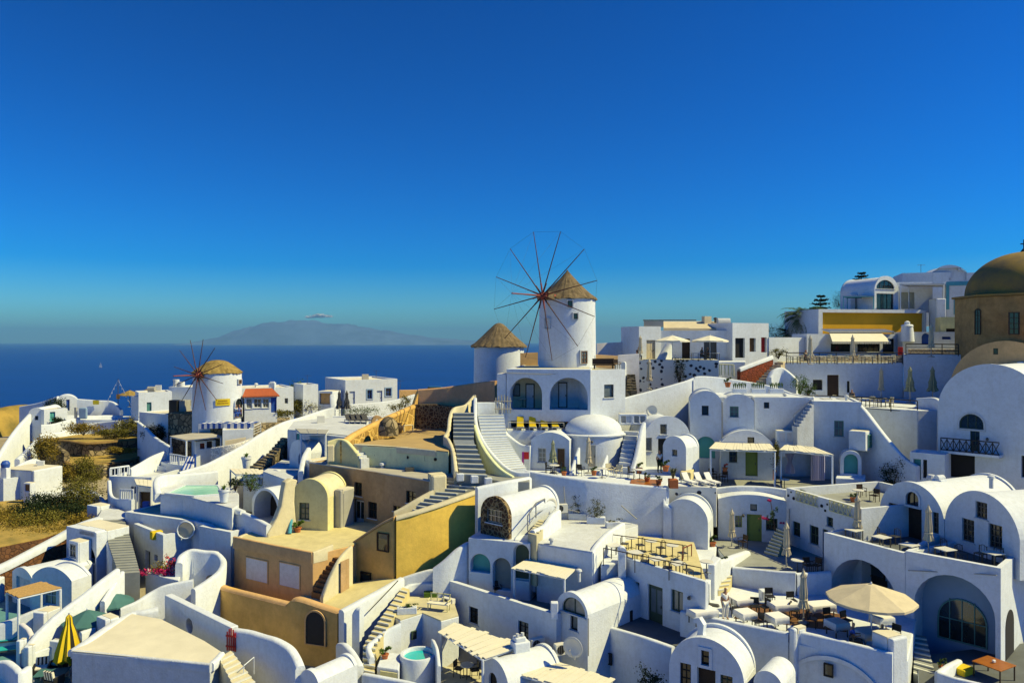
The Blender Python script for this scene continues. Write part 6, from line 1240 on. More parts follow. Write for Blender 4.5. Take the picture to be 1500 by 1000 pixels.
pergola('grey flat roofed shelter on white posts left of the striped cloth', [(248, 0, 76), (272, 0, 73), (326, 0, 76), (300, 0, 80)], Z(641, 75), -13, 'roofgrey', slat=.6, rag=.0, pr=.09)
house('house', 'white room with small dark openings under the grey shelter', (286, 75.5), (316, 76.5), -14, Z(645, 76), 2.5, [('v', 293, 649, 300, 657, {'c': 'redwood'}), ('v', 303, 646, 311, 656, {'c': 'darkwood'})], par=0)
railing('white balustrade under the grey flat roofed shelter', [(249, 678, 73), (262, 680, 72.2), (275, 683, 71.5)], .9, 'white', fill='bal', r=.05, name='balustrade')
block('white plinth below the white balustrade', [(228, 74.5), (249, 73), (276, 71.3), (287, 72), (288, 76), (240, 78)], -11.85, -16, 'white', 'wall')
t = thing('striped_cloth', 'blue and white striped cloth draped by a blue post', 'cloth', at(275, 690, 69)); w1 = MB(); w2 = MB()
for j in range(6):
    a, b_ = at(265 + j * 2.6, 688, 69), at(275 + j * 2.0, 668, 70); c2, d2 = at(267.6 + j * 2.6, 688, 69), at(277 + j * 2.0, 668, 70); (w1 if j % 2 else w2).prism([a.xy, c2.xy, d2.xy, b_.xy], [a.z - .03, c2.z - .03, d2.z - .03, b_.z - .03], [a.z, c2.z, d2.z, b_.z])
w1.build('white_stripes', 'cloth', t); w2.build('blue_stripes', 'bluepaint', t); MB().tube(at(286, 690, 69.5), at(286, 665, 69.5), .1).build('post', 'bluepaint', t)
wall('rough whitewashed stone wall below the striped awning', [(311, 655, 74), (330, 652, 73.5), (350, 648, 74), (372, 640, 77)], -13.5, .5, 'whitestone', 'stone_wall')
wall('low rubble edge beside the striped cloth', [(288, 684, 69), (310, 677, 70), (333, 670, 71.5)], -15, .5, 'whitestone', 'stone_wall')
railing('white balustrade steps right of the striped awning', [(365, 640, 77), (382, 632, 79)], .9, 'white', mid=3, name='balustrade')
wall('tan plank screen under the right striped awning', [(330, 645, 75.2), (360, 640, 75.8)], -12.5, .15, 'canvasbeige', 'screen_wall')
# balustrade house with blue shutters
BB, f = house('house', 'white terrace house with a pierced parapet and blue shutters', (160, 68), turn((160, 68), 222, .15), -18, Z(697, 68), 6, [('n', 192, 712, 201, 722, {'c': 'bluepaint'}), ('v', 204, 720, 222, 745, {'c': 'darkwood'})], par=.5, mroof='white2')
g = MB()
for x in (165, 169.5, 174, 178.5, 183): h0 = f.rect(x - 1.3, 689, x + 1.3, 695)
railing('pierced white parapet on the terrace house with blue shutters', [(161, 698, 68.3), (175, 696, 68.8), (189, 694, 69.5)], .75, 'white', fill='bal', r=.07, name='balustrade')
wall('stepped white wall rising behind the pierced parapet', [(190, 686, 70), (205, 678, 71.5), (222, 668, 73), (242, 660, 75)], -17, .35, 'white', 'wall')
railing('short white balustrade on the shaded side of the terrace house', [(176, 730, 63), (195, 731, 62.2)], .8, 'white', fill='bal', r=.05, name='balustrade')
wall('shaded white wall below the short balustrade', [(160, 703, 67), (165, 727, 64), (195, 731, 62)], -18, .3, 'white', 'wall')
box_on('blue square plaque block on the shaded corner wall', 214, 744, 61, (.5, .3, .55), 0, 'bluepaint', 'plaque', 'plaque')
box_on('bright blue clay jar on the terrace house parapet', 186, 706, 68, (.4, .4, .5), 0, 'bluepaint', 'jar', 'jar', .14)
pergola('pale canvas canopy right of the blue shutters', [(200, 0, 65), (222, 0, 64), (223, 0, 67), (196, 0, 68)], Z(707, 66), -15, 'canvas', slat=.5, rag=0)
# long pool terrace
PT = terrace('long white terrace holding a pale green swimming pool', [(235, 723), (268, 725), (340, 744), (350, 738), (350, 722), (335, 712), (236, 708)], -11.8, -17.5, 'white', 'white2')
wall('curved sunlit back wall behind the pale green pool', [(232, 722, 58.4), (229, 705, 59.5), (236, 696, 61), (262, 694, 62.5), (290, 692, 63.5), (318, 689, 64.5)], -12.5, .5, 'white', 'wall')
t = thing('swimming_pool', 'pale green long swimming pool on the sunny white terrace', 'pool', gl(250, 722, -11.8).to_3d()); P = [gl(*p, -11.8) for p in ((247, 723), (285, 727), (326, 724), (318, 712), (272, 712))]
MB().prism(P, -11.9, -11.74).build('water', 'poolpale', t); c_ = sum(P, Vector((0, 0))) / 5; rim = MB()
for i in range(5):
    a, b_ = P[i], P[(i + 1) % 5]; rim.prism([a, b_, b_ + (b_ - c_).normalized() * .3, a + (a - c_).normalized() * .3], -11.85, -11.7)
rim.build('coping', 'white', t)
wall('white parapet stepping down in front of the black open arch', [(338, 744, 54.2), (352, 748, 53.8), (364, 752, 53.2), (378, 759, 52.6), (394, 768, 51.6)], -18.5, .4, 'white', 'parapet')
block('grey patio in front of the black open arch', [(338, 54.3), (394, 51.8), (416, 56), (366, 59), (345, 58)], -13.6, -18, 'white', 'patio', 'patio')
wall('stepped white kerb at the right end of the pool terrace', [(318, 727, 57.5), (340, 741, 54.2), (356, 747, 53.5)], -12.3, .5, 'white', 'kerb_wall', curve=False)
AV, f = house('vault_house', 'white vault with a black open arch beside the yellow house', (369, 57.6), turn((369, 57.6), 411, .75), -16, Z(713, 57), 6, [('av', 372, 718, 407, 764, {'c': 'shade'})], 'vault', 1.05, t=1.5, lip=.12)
pergola('white slatted pergola over palms behind the black open arch', [(345, 695), (384, 695), (378, 687), (336, 687)], -10.9, -13, 'canvas', slat=.3, rag=.1)
house('house', 'white garden room with a cream front beside the slatted pergola', (356, 62), (395, 61), -14, Z(695, 61.5), 3, [('n', 379, 701, 409, 712, {'c': 'canvasbeige'})], par=0)
house('vault_house', 'low white roof hump between the slatted pergola and the brown house', (392, 62.5), (416, 61), -14, Z(687, 62), 5, (), 'vault', .7)
terrace('sunlit white roof left of the brown house', [(385, 690), (418, 702), (450, 690), (448, 676), (415, 672)], -10.6, -14.5, 'white', 'white2', 'roof_terrace', 'roof terrace')
SR = terrace('white roof terrace with dark loungers beyond the brown house', [(421, 629), (448, 631), (512, 638), (535, 622), (540, 612), (486, 611), (430, 617)], -8.0, -13.5, 'white', 'white2', 'roof_terrace', 'roof terrace')
house('vault_house', 'blue shaded vault tucked below the white roof terrace', (424, 63.8), (451, 62.4), -13.5, Z(644, 63), 3.5, [('av', 437, 662, 449, 680, {'c': 'skybluewall'})], 'vault', 1.1)
wall('blue shaded wall sloping down from the thin canopy', [(452, 655, 62), (445, 668, 60.5), (440, 690, 59)], -13.5, .4, 'white', 'wall')
wall('broad blue shaded wall under the roof terrace with the dark loungers', [(455, 634, 64.6), (480, 636, 64), (514, 640, 63)], -13.5, .3, 'white', 'wall')
pergola('thin grey canopy held by a tall white post', [(440, 0, 62.5), (478, 0, 62), (482, 0, 65), (432, 0, 66)], Z(634, 63), -12, 'greywall', slat=.6, rag=.0, skip=(2, 3), pr=.09)
house('window_niche', 'teal shuttered wall niche on the far left of the roof terrace wall', (433, 66), (440, 65.8), -9.6, Z(634, 66), .2, [('n', 434, 635, 438.5, 645, {'c': 'teal'})], par=0, t=.1, cat='window')
wall('white low parapet in front of the dark parasols', [(488, 609, 82), (515, 609, 82), (546, 609, 82)], -9.6, .35, 'white', 'parapet')
# shaded houses below the pool
SA, f = house('house', 'blue shaded white house with a flat top and a thin roof edge', (183, 58.5), (286, 55.3), -18, -13.25, 4, (), par=.1)
BA, f = house('balcony_house', 'shaded white block with a walled balcony and dark slit windows', (196, 57.4), turn((196, 57.4), 239, .9), -19, -13.9, 2.3, [('v', 213, 806, 220, 836, {'c': 'metal'}), ('v', 226, 812, 231, 821, {'c': 'metal'})], par=.75, mroof='greyfloor')
wall('rippled white wall left of the blue stairs hollow', [(286, 762, 55.2), (310, 768, 54.4), (325, 780, 53.4), (345, 792, 52.4)], -18, .35, 'white', 'wall')
house('house', 'blue shaded white block left of the ochre house', (292, 54), (338, 52.2), -18.5, Z(775, 53), 2, (), par=.1)
wall('sunlit white scalloped wall curling round above the flower box', [(262, 824, 50), (266, 812, 50.8), (280, 804, 51.3), (300, 806, 51.2), (318, 808, 51), (327, 820, 50.3), (322, 834, 49.4), (305, 848, 48.4), (283, 862, 47.4)], -19, .45, 'white', 'wall')
FB = block('white walled flower box', [(213, 50.8), (262, 49.2), (265, 50.4), (216, 52)], -15.65, -19.5, 'white', 'flower_box', 'flower box')
t = thing('bougainvillea', 'red and pink bougainvillea spilling over the white flower box', 'flowers', at(240, 835, 50.6)); MB().leaves(at(240, 832, 50.7), (1.35, .6, .55), 700, .13, 4).build('foliage', 'leafyellow', t)
MB().leaves(at(235, 838, 50.3), (1.35, .5, .42), 520, .14, 5).build('flowers', 'pink', t); MB().leaves(at(252, 824, 50.9), (.8, .5, .6), 160, .13, 6).build('flowers', 'redflower', t)
# sunken stair with blue walls
steps('long blue grey staircase sinking between two white walls at the left', [((174, 842, 49.3), (205, 838, 49.6)), ((160, 800, 53.5), (194, 798, 53.8)), ((150, 762, 58.5), (182, 759, 58.8))], 22, -20, 'greyfloor')
wall('thin white wall sliding down left of the long blue grey staircase', [(147, 758, 59), (155, 780, 56), (164, 802, 53.5), (173, 823, 51.3)], -20, .4, 'white', 'stair_wall')
o = wall('brown stone retaining wall under the long white coping', [(-60, 855, 51.5), (0, 831, 53.5), (40, 811, 55), (80, 790, 56.8), (112, 772, 58), (146, 759, 59)], -20, .6, 'stonebrown', 'stone_wall'); cap(o, [(-60, 851, 51.5), (0, 827, 53.5), (40, 807, 55), (80, 786, 56.8), (112, 768, 58), (146, 756, 59)], .75, .55, 'white')
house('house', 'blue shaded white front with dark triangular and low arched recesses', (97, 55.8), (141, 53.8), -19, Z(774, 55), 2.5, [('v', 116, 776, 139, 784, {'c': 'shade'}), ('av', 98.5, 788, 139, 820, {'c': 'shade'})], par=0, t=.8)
house('window_box', 'tiny white window hood inside the low arched recess', (100, 53.8), (114, 53.2), -17.5, Z(792, 53.6), 1, [('w', 102, 797, 111, 816, {'c': 'greywall'})], par=0, cat='window box', t=.1)
terrace('white path joining the field and the long staircase', [(140, 762), (185, 760), (186, 750), (165, 742), (150, 745)], -13.9, -18, 'white', 'white2', 'path', 'path')
o = wall('curving white garden wall round the dark shrubs', [(50, 724, 67.5), (66, 720, 68.5), (85, 721, 69), (105, 717, 69.5), (122, 714, 70), (138, 720, 68.5), (152, 733, 66), (161, 748, 63), (164, 758, 60.5)], -16, .45, 'white', 'garden_wall')
house('house', 'sunlit white cube house at the left edge', (5, 70.5), (63, 73), -17, Z(697, 72), 5, (), par=.1, bevel=.1)
house('house', 'sunlit white house with a slanting roof beside the golden bush', (50, 71), (92, 74), -16, Z(684, 73), 4, (), par=0, bevel=.1)
house('door_frame', 'tan picture panel in a white porch at the left', (34, 68.5), (44, 68.3), -14.8, Z(707, 68.4), .6, [('n', 36.5, 709.5, 43, 719, {'c': 'wood'})], par=0, t=.1, cat='porch')
wall('blue shaded flank wall at the left edge behind the cube house', [(25, 672, 78), (48, 650, 82), (52, 644, 84)], -17, .5, 'white', 'wall')
wall('second blue shaded flank wall with a stair line at the left edge', [(15, 690, 74), (32, 678, 76), (50, 672, 78), (62, 676, 78)], -17, .4, 'white', 'wall')
t = thing('chimney', 'white chimney with a blue cap at the left edge', 'chimney', at(8, 697, 71)); bp = at(8, 695, 71); MB().box(bp, (.6, .6, 1.4)).build('stack', 'white', t, bevel=.04); MB().lathe(bp + Vector((0, 0, .7)), [(.35, 0), (.4, .35), (.25, .6), (.05, .65)], 16).build('cap', 'bluepaint', t)
terrace('walled wild garden of dry grass at the left', [(-80, 806), (0, 800), (60, 788), (140, 762), (160, 748), (138, 726), (50, 730), (-80, 740)], -14.7, -19, 'stonebrown', 'drygrass', 'garden', 'garden')
R = random.Random(9)
for i, (x, y, d, r, m_, lb) in enumerate((
    (20, 790, 60, (3.2, 2.2, 1.2), 'leafyellow', 'broad golden scrub at the left edge above the brown stone wall'),
    (60, 778, 61, (2.6, 2.0, 1.2), 'leafolive', 'olive scrub in the middle of the walled garden'),
    (95, 768, 63, (2.3, 1.8, 1.4), 'leafdark', 'dark green shrub right of the olive scrub in the walled garden'),
    (115, 742, 66, (2.2, 1.6, 1.7), 'leafolive', 'tall olive shrub against the curving garden wall'),
    (70, 745, 66, (2.6, 1.3, .9), 'leafdark', 'dark low shrubs along the shaded garden wall'),
    (40, 757, 64, (2.0, 1.4, .8), 'leafdark', 'dark scrub at the left of the shaded garden wall'),
    (-15, 775, 62, (2.5, 2, 1.2), 'leafyellow', 'golden scrub cut by the left edge of the photo'),
    (30, 806, 57.5, (2.6, 1.6, .9), 'leafyellow', 'golden scrub spilling towards the brown stone wall'),
    (75, 792, 58.5, (2.2, 1.4, .8), 'leafyellow', 'golden scrub right beside the long white coping'),
    (118, 772, 61, (1.3, 1, .7), 'leafyellow', 'low golden tuft beside the small white garden hut'))):
    bush(lb, x, y, d, r, m_, int(900 + 500 * r[0] * r[2]), .17, 60 + i)
house('garden_hut', 'small white wedge hut standing in the garden shrubs', (127, 62.5), (142, 61.8), -17, Z(741, 62), 1.2, (), par=0, cat='hut')
# ================================================================ bottom left terraces
RF = terrace('large cream roof terrace with a low rim at the bottom left', [(105, 953), (308, 972), (326, 955), (300, 938), (236, 906), (192, 898)], -16.0, -21.5, 'white2', 'roofcream', 'roof_terrace', 'roof terrace')
wall('thick sunlit rim along the left of the large cream roof', [(106, 951, 39.1), (128, 937, 40.1), (160, 915, 42.2), (192, 897, 44.3), (212, 893, 44.6), (232, 889, 44.9)], -16.4, .6, 'white', 'parapet')
wall('thin rim along the front edge of the large cream roof', [(106, 951, 39.0), (180, 958, 38.4), (250, 965, 37.8), (309, 971, 37.3)], -16.4, .22, 'white2', 'kerb_wall', cat='parapet', curve=False)
wall('sunlit low rim at the right of the large cream roof', [(309, 970, 37.4), (318, 962, 38), (325, 954, 38.7)], -16.4, .3, 'white', 'parapet', curve=False)
A_, B_ = xy(241, 45.6), xy(338, 40.4); fc = Fac(A_, B_); zt_ = Z(871, 45.6); t = thing('wall', 'shaded white wall pierced by a round hole', 'wall', (A_.x, A_.y, -20)); k, z = fc.hit(277, 916); r = .42
MB().plate(fc, [(0, -20), (fc.w, -20), (fc.w, zt_ + .0), (0, zt_)], [[(k + r * math.cos(a), z + r * math.sin(a)) for a in [2 * math.pi * i / 20 for i in range(20)]]], 0, .45).build('wall', 'white', t, bevel=.05)
MB().plate(fc, [(k - .6, z - .6), (k + .6, z - .6), (k + .6, z + .6), (k - .6, z + .6)], (), .46, .5).build('hollow', 'shade', t)  # dark plate behind the round hole; its colour carries the shade
t = thing('gate', 'small red slatted gate between two white walls', 'gate', at(338, 950, 39.8)); g = MB(); bp = at(331, 952, 40)
for i in range(5): g.box(bp + Vector((.07 + .12 * i, -.04 * i, .5 + .12 * math.sin(i * .8))), (.07, .04, 1.0 + .2 * math.sin(i * .8)))
g.build('pickets', 'redpaint', t); MB().box(bp + Vector((.3, -.12, .25)), (.62, .04, .09), -.3).build('rail', 'redpaint', t); MB().box(bp + Vector((.3, -.12, .8)), (.62, .04, .09), -.3).build('rail', 'redpaint', t)
wall('shaded white wall with a sunny rounded top right of the red gate', [(346, 920, 40.2), (365, 923, 39.8), (385, 929, 39.2), (405, 935, 38.6), (424, 946, 38), (433, 958, 37.6), (440, 975, 37)], -21, .5, 'white', 'wall')
house('vault_house', 'small white vault at the bottom edge left of the ochre wall', (440, 37), (466, 36.2), -21, Z(981, 36.6), 2.5, (), 'vault', .42)
steps('cream steps descending at the bottom right corner of the large roof', [((345, 1008, 35.8), (374, 1003, 36.6)), ((320, 960, 38.3), (338, 955, 39.2))], 7, -21, 'cream', 'nosing')
railing('short white handrail beside the cream corner steps', [(357, 998, 37.2), (372, 985, 38)], .8, 'white', r=.02)
wall('long sunlit white wall cutting diagonally across the bottom left', [(172, 832, 47.6), (150, 848, 46.4), (125, 868, 45.2), (100, 886, 44.2), (78, 903, 43.4), (55, 925, 42.5), (36, 950, 41.6)], -20, .4, 'white', 'wall', curve=False)
wall('second sunlit white wall tapering from the stair foot', [(179, 836, 48.4), (170, 850, 47.4), (158, 868, 46.2), (150, 880, 45.6)], -20, .3, 'white', 'wall', curve=False)
wall('long pale wall behind the large cream roof', [(176, 890, 46.2), (200, 880, 46.8), (222, 866, 47.6), (243, 856, 48), (283, 848, 48.4)], -20, .35, 'white', 'wall')
wall('low white crenel wall left of the large cream roof', [(118, 925, 42.6), (138, 917, 43.2)], -19, .35, 'white', 'wall', curve=False)
house('pillar', 'square white pier between the green parasols and the large roof', (141, 43.2), (154, 42.6), -19, Z(904, 43), .8, par=0, cat='pillar')
LB, f = house('vault_house', 'wide blue shaded house with a wavy vaulted roof edge at the left', (47, 50.2), turn((47, 50.2), 105, .35), -18.6, Z(831, 49.5), 1.5, [('w', 63, 858, 82, 886, {'c': 'lilac', 'g': 'glasslight', 'ny': 2})], 'vault', .75)
house('vault_house', 'narrow blue shaded house end beside the wavy roof', (18, 52), (47, 50.4), -18.6, Z(829, 51.5), 4, [('d', 24, 846, 44, 890, {'c': 'lilac'})], 'vault', .5)
house('house', 'white sunlit corner block at the left edge below the brown wall', (-12, 51), (8, 52.5), -18.6, Z(846, 52), 3, (), par=0, bevel=.12)
pergola('tan reed mat pergola on white posts at the left edge', [(8, 866), (26, 876), (91, 861), (61, 852)], -15.15, -18, 'reed', slat=.25, rag=.05, pr=.08)
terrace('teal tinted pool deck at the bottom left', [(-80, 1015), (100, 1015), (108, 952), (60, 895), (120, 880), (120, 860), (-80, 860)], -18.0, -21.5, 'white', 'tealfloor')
wall('low sunlit white wall in front of the reed pergola', [(0, 912, 44.5), (25, 903, 44.8), (50, 893, 45.2), (70, 887, 45.6)], -19, .4, 'white', 'wall')
house('pier', 'sunlit white stepped block beside the diagonal wall', (48, 44.4), (64, 44.2), -19, Z(897, 44.3), 1.2, par=0, cat='wall')
wall('shaded grey wedge wall above the teal loungers', [(32, 912, 43.6), (42, 920, 43), (47, 930, 42.6)], -19, .3, 'lilac', 'wall', curve=False)
for x0, x1, y, d, lb in ((23, 29, 938, 41.6, 'tall thin white post wall left of the chairs'), (34, 42, 947, 41.2, 'second thin white post wall nearer the chairs')):
    house('post_wall', lb, (x0, d), (x1, d - .05), -20, Z(y, d), .5, par=0, cat='wall')
wall('white wall behind the striped chairs', [(44, 957, 41.6), (58, 952, 42), (72, 947, 42.4), (86, 940, 42.6)], -20, .25, 'white', 'wall', curve=False)
house('pier', 'square white pier beside the yellow parasol', (72, 42.4), (86, 42.2), -20, Z(939, 42.3), .4, par=0, cat='pillar')
wall('curled blue shaded wall at the bottom left corner', [(-5, 968, 39.6), (10, 967, 39.4), (22, 975, 38.8), (30, 982, 38.3), (42, 975, 38.8)], -21, .4, 'white', 'wall')
# headland beyond
t = thing('headland', '', '', at(20, 620, 125)); bpy.data.objects.remove(t)
b = MB(); R = random.Random(2); nx, ny = 34, 12; prof = [(-260, 640), (-120, 600), (-40, 604), (0, 598), (15, 594), (28, 592), (38, 598), (48, 610), (60, 640)]; vs = []
for j in range(ny + 1):
    for i in range(nx + 1):
        px = prof[0][0] + (prof[-1][0] - prof[0][0]) * i / nx; k = 0
        while k < len(prof) - 2 and px > prof[k + 1][0]: k += 1
        q = (px - prof[k][0]) / (prof[k + 1][0] - prof[k][0]); py = prof[k][1] * (1 - q) + prof[k + 1][1] * q; D = 112; h = Z(py, D) + 16; e = math.sin(math.pi * (.06 + .88 * j / ny)) ** .7
        vs.append(((px - 750) * D / F, D - 14 + 28 * j / ny, -16 + h * e + R.uniform(-.15, .15)))
b.add(vs, [(j * (nx + 1) + i, j * (nx + 1) + i + 1, (j + 1) * (nx + 1) + i + 1, (j + 1) * (nx + 1) + i) for j in range(ny) for i in range(nx)])
o = b.build('hill', 'hill', smooth=50); o['kind'] = 'structure'
# ================================================================ trees
def palm(label, px, py, D, h, n=46, L=2.4, seed=1):
    p = at(px, py, D); t = thing('palm_tree', label, 'tree', p); b = MB(); b.tube(p, p + Vector((.1, 0, h * .5)), .28, .22, 10).tube(p + Vector((.1, 0, h * .5)), p + Vector((0, 0, h)), .22, .26, 10); b.build('trunk', 'bark', t)
    R = random.Random(seed); f = MB(); top = p + Vector((0, 0, h))
    for i in range(n):
        a = R.uniform(0, 6.28); el = R.uniform(-.5, 1.3); o = Vector((math.cos(a), math.sin(a), 0)); l = L * R.uniform(.8, 1.1); q = o.cross(Vector((0, 0, 1))); pr = top
        for j in range(7):
            e = el - j * .24; nx = pr + (o * math.cos(e) + Vector((0, 0, math.sin(e)))) * l / 7; w_ = .42 * math.sin(math.pi * (j + 1) / 8.5)
            for s in (-1, 1):
                for m_ in range(2): c = pr.lerp(nx, .25 + m_ * .45); f.add([c, c + (nx - pr) * .3, c + q * s * w_ + (nx - pr) * .75 - Vector((0, 0, w_ * .45))], [(0, 1, 2)])
            pr = nx
    f.build('crown', 'leaf', t); return t
def araucaria(label, px, py, D, h, w0, tiers=7, seed=1, lean=.0):
    p = at(px, py, D); t = thing('pine_tree', label, 'tree', p); MB().tube(p - Vector((0, 0, 2)), p + Vector((lean, 0, h)), .16, .04, 8).build('trunk', 'bark', t); R = random.Random(seed); f = MB(); br = MB()
    for k in range(tiers):
        u = k / (tiers - 1); z = h * (.12 + .86 * u); r = w0 * (1 - .55 * u) * R.uniform(.85, 1.1) if k < tiers - 1 else w0 * .25
        for j in range(6):
            a = 1.047 * j + k * .5 + R.uniform(-.2, .2); o = Vector((math.cos(a), math.sin(a), 0)); s0 = p + Vector((lean * u, 0, z)); e = s0 + o * r + Vector((0, 0, r * .22)); br.tube(s0, e, .04, .015, 4)
            for m_ in range(7): c = s0.lerp(e, .3 + .7 * m_ / 6); f.leaves(c + Vector((0, 0, .05)), (.26, .26, .13), 16, .17, R.randint(0, 9999))
    br.build('branches', 'bark', t); f.build('crown', 'leafdark', t); return t
palm('bushy palm tree rising behind the painted panel wall', 1176, 505, 88, 3.1, 110, 3.0, 3)
palm('second lower palm crown left of the bushy palm', 1157, 508, 90, 1.4, 60, 2.0, 9)
araucaria('tall Norfolk pine standing against the sky left of the half moon vault', 1262, 436, 100, 3.2, 1.5, 7, 5)
araucaria('darker Norfolk pine beside the palm at the left end of the mustard building', 1200, 492, 93, 4.9, 1.6, 9, 8, .2)
for lb, x, y, d, r, m_ in (('dark hedge tree between the palm and the mustard building', 1193, 490, 92, (1.5, 1.2, 1.8), 'leafdark'), ('low dark shrubs left of the palm', 1142, 500, 90, (2.2, 1.2, 1.3), 'leafdark'), ('dark tree top left of the blue framed canopy', 1235, 452, 96, (1.8, 1.2, 1.5), 'leafdark'),
                           ('round bright bush by the dark doorways of the lower restaurant', 1172, 572, 67, (.9, .8, .9), 'leafbright'), ('darker round bush beside the bright one at the lower restaurant', 1184, 575, 67, (.7, .6, .6), 'leaf'), ('olive shrub against the garden wall right of the painted panels', 1140, 520, 77.5, (1.0, .4, .5), 'leafolive'),
                           ('dark creeper climbing the black spotted wall', 995, 558, 70.6, (.7, .3, 1.6), 'leafdark'), ('dark leafy shrub at the bottom edge below the patio wall', 952, 1003, 37.5, (.9, .7, .6), 'leafdark'), ('dark shrub left of the small gabled doorway', 1307, 708, 56.5, (1.1, .8, 1.1), 'leafdark'), ('dark shrub touching the small gabled doorway', 1326, 705, 56.2, (.9, .8, 1.2), 'leafdark'),
                           ('climbing green vine on the brown flank of the pergola post', 1138, 672, 56, (.25, .25, .9), 'leafolive'), ('row of green shrubs in front of the blue shaded wall', 530, 607, 84, (2.6, .7, .7), 'leaf'), ('single round shrub further right along the blue shaded wall', 583, 600, 84, (1.2, .6, .6), 'leafolive'), ('round green shrub near the end of the blue shaded wall', 593, 592, 88, (.8, .6, .7), 'leafolive'),
                           ('green palms in shade behind the slatted pergola', 367, 712, 59, (1.0, .7, .7), 'leaf'), ('trailing plant in the shade of the dark arch patio', 345, 712, 60, (.6, .5, .5), 'leafdark')):
    bush(lb, x, y, d, r, m_, int(260 + 300 * r[0] * r[2]), .13, len(lb))
for lb, x, y, d, h_ in (('pink flowering bougainvillea trunk beside the lower green door', 1137, 800, 51.2, 2.6),):
    p = at(x, y, d); t = thing('bougainvillea', lb, 'plant', p); MB().tube(p, p + Vector((-.1, 0, 1.4)), .05, .04).tube(p + Vector((-.1, 0, 1.4)), p + Vector((-.4, 0, h_ + .6)), .04, .02).build('stem', 'bark', t)
    MB().leaves(p + Vector((-.25, 0, 2.2)), (.45, .3, .9), 260, .11, 3).build('foliage', 'leaf', t); f = MB(); f.leaves(p + Vector((-.7, -.1, 1.95)), (.5, .3, .22), 120, .12, 4).leaves(p + Vector((.6, -.1, 1.6)), (.3, .2, .2), 60, .12, 5).leaves(p + Vector((-.45, 0, 3.15)), (.25, .2, .2), 60, .12, 6); f.build('flowers', 'pink', t)
# ================================================================ furniture
def fl(px, py, z): return gl(px, py, z).to_3d() + Vector((0, 0, z))
P_ = kit_parasol('', 'canvasbeige', 2.75, .28)
for px, py, z, sc, lb in ((766, 594, -5.6, .98, 'closed beige parasol in the left arch under the windmill'), (832, 592, -5.6, 1.0, 'closed beige parasol in the right arch under the windmill'), (862, 693, -10, 1.0, 'closed beige parasol in front of the door of the domed house'), (951, 570, -4.4, 1.02, 'closed beige parasol left of the black spotted wall'),
    (1072, 802, -14.02, .95, 'closed cream parasol left of the lower green door'), (1152, 832, -14.02, 1.03, 'closed cream parasol with a frilled hem in the middle of the yard'), (1177, 912, -15.1, 1.03, 'tall slim closed parasol on the restaurant terrace'), (1256, 791, -12.1, 1.0, 'closed cream parasol at the left end of the twin vault terrace'), (1360, 812, -11.98, 1.0, 'closed cream parasol in front of the dark doorway of the twin vaults'),
    (1187, 534, -2.1, .95, 'closed parasol at the left end of the upper restaurant'), (1249, 533, -2.1, .97, 'closed parasol in front of the cream awning'), (1364, 523, -1.5, 1.15, 'closed parasol on the second terrace beside the church'), (1291, 585, -5.55, 1.1, 'slim closed parasol on the lower restaurant terrace, leftmost'), (938, 528, -1.8, .85, 'closed greenish parasol at the left end of the parasol cafe')):
    P_.put(fl(px, py, z), px * .37, lb, 'closed beige parasols', sc)
G_ = kit_parasol('', 'canvasgreen', 2.9, .42)
for px, py, z, sc, lb in ((1333, 590, -5.55, 1.12, 'fat closed grey green parasol on the lower restaurant terrace, middle'), (1366, 590, -5.55, 1.12, 'fat closed grey green parasol nearest the church vault'), (810, 692, -10, .85, 'closed pale green parasol between the window and door left of the dome')):
    G_.put(fl(px, py, z), px * .2, lb, 'closed green parasols', sc)
D_ = kit_parasol('', 'metal', 3.0, .42)
for px, lb in ((497, 'closed black parasol, left of two beyond the swooping wall'), (508, 'closed black parasol, right of two beyond the swooping wall')): D_.put(at(px, 612, 83), px, lb, 'closed black parasols')
Y_ = kit_parasol('closed yellow and dark striped parasol beside the large cream roof', 'yellowcloth', 3.25, .62, stripe='darkcanvas', tie=False); Y_.put(Vector((at(101, 0, 40.6).x, 40.6, -18.0)), .4)
O_ = kit_open('', 'canvas', 1.75, 2.45, .5)
O_.put(fl(985, 528, -1.86), 0, 'open white parasol at the left of the cafe terrace', 'open white parasols'); O_.put(fl(1040, 528, -1.86), .3, 'open white parasol over the seated guests', 'open white parasols')
B_ = kit_open('large open cream parasol shading the restaurant corner', 'canvasbeige', 2.15, 2.75, .72, 8, .12); B_.root.rotation_euler = (0, 0, 0); B_.put(Vector((at(1276, 0, 38.3).x, 38.3, -15.1)), .1)
S_ = kit_open('', 'thatchyellow', 1.45, 2.2, .6, 9, .05, 'straw_parasol', 'bark')
S_.put(at(190, 596, 98), 0, 'left straw parasol on the sea side behind the teal door house', 'straw parasols'); S_.put(at(216, 594, 99), .4, 'right straw parasol on the sea side behind the teal door house', 'straw parasols')
T_ = kit_open('', 'canvasteal', 1.35, 2.3, .6, 6, .1)
T_.put(Vector((at(128, 0, 44).x, 44, -18)), .3, 'lower open green grey parasol behind the yellow one', 'open green grey parasols'); T_.put(Vector((at(163, 0, 47).x, 47, -18)), 0, 'upper open green grey parasol in the blue shade', 'open green grey parasols')
L_ = kit_lounger('', 'yellowcloth', ang=66)
for i, px in enumerate((762, 780, 797, 813)): L_.put(fl(px, 628, -7.2), 0, '%s yellow backed lounger on the curved white terrace' % ('leftmost', 'second', 'third', 'rightmost')[i], 'yellow loungers', .95)
W_ = kit_lounger('', 'cloth', ang=50)
for i, (px, py) in enumerate(((1008, 714), (1026, 714), (1041, 716))): W_.put(at(px, py, 53.9) * 1.0 + Vector((0, 0, Z(712, 53) - at(px, py, 53.9).z)), .35, '%s white lounger on the spotted block' % ('left', 'middle', 'right')[i], 'white loungers', .82)
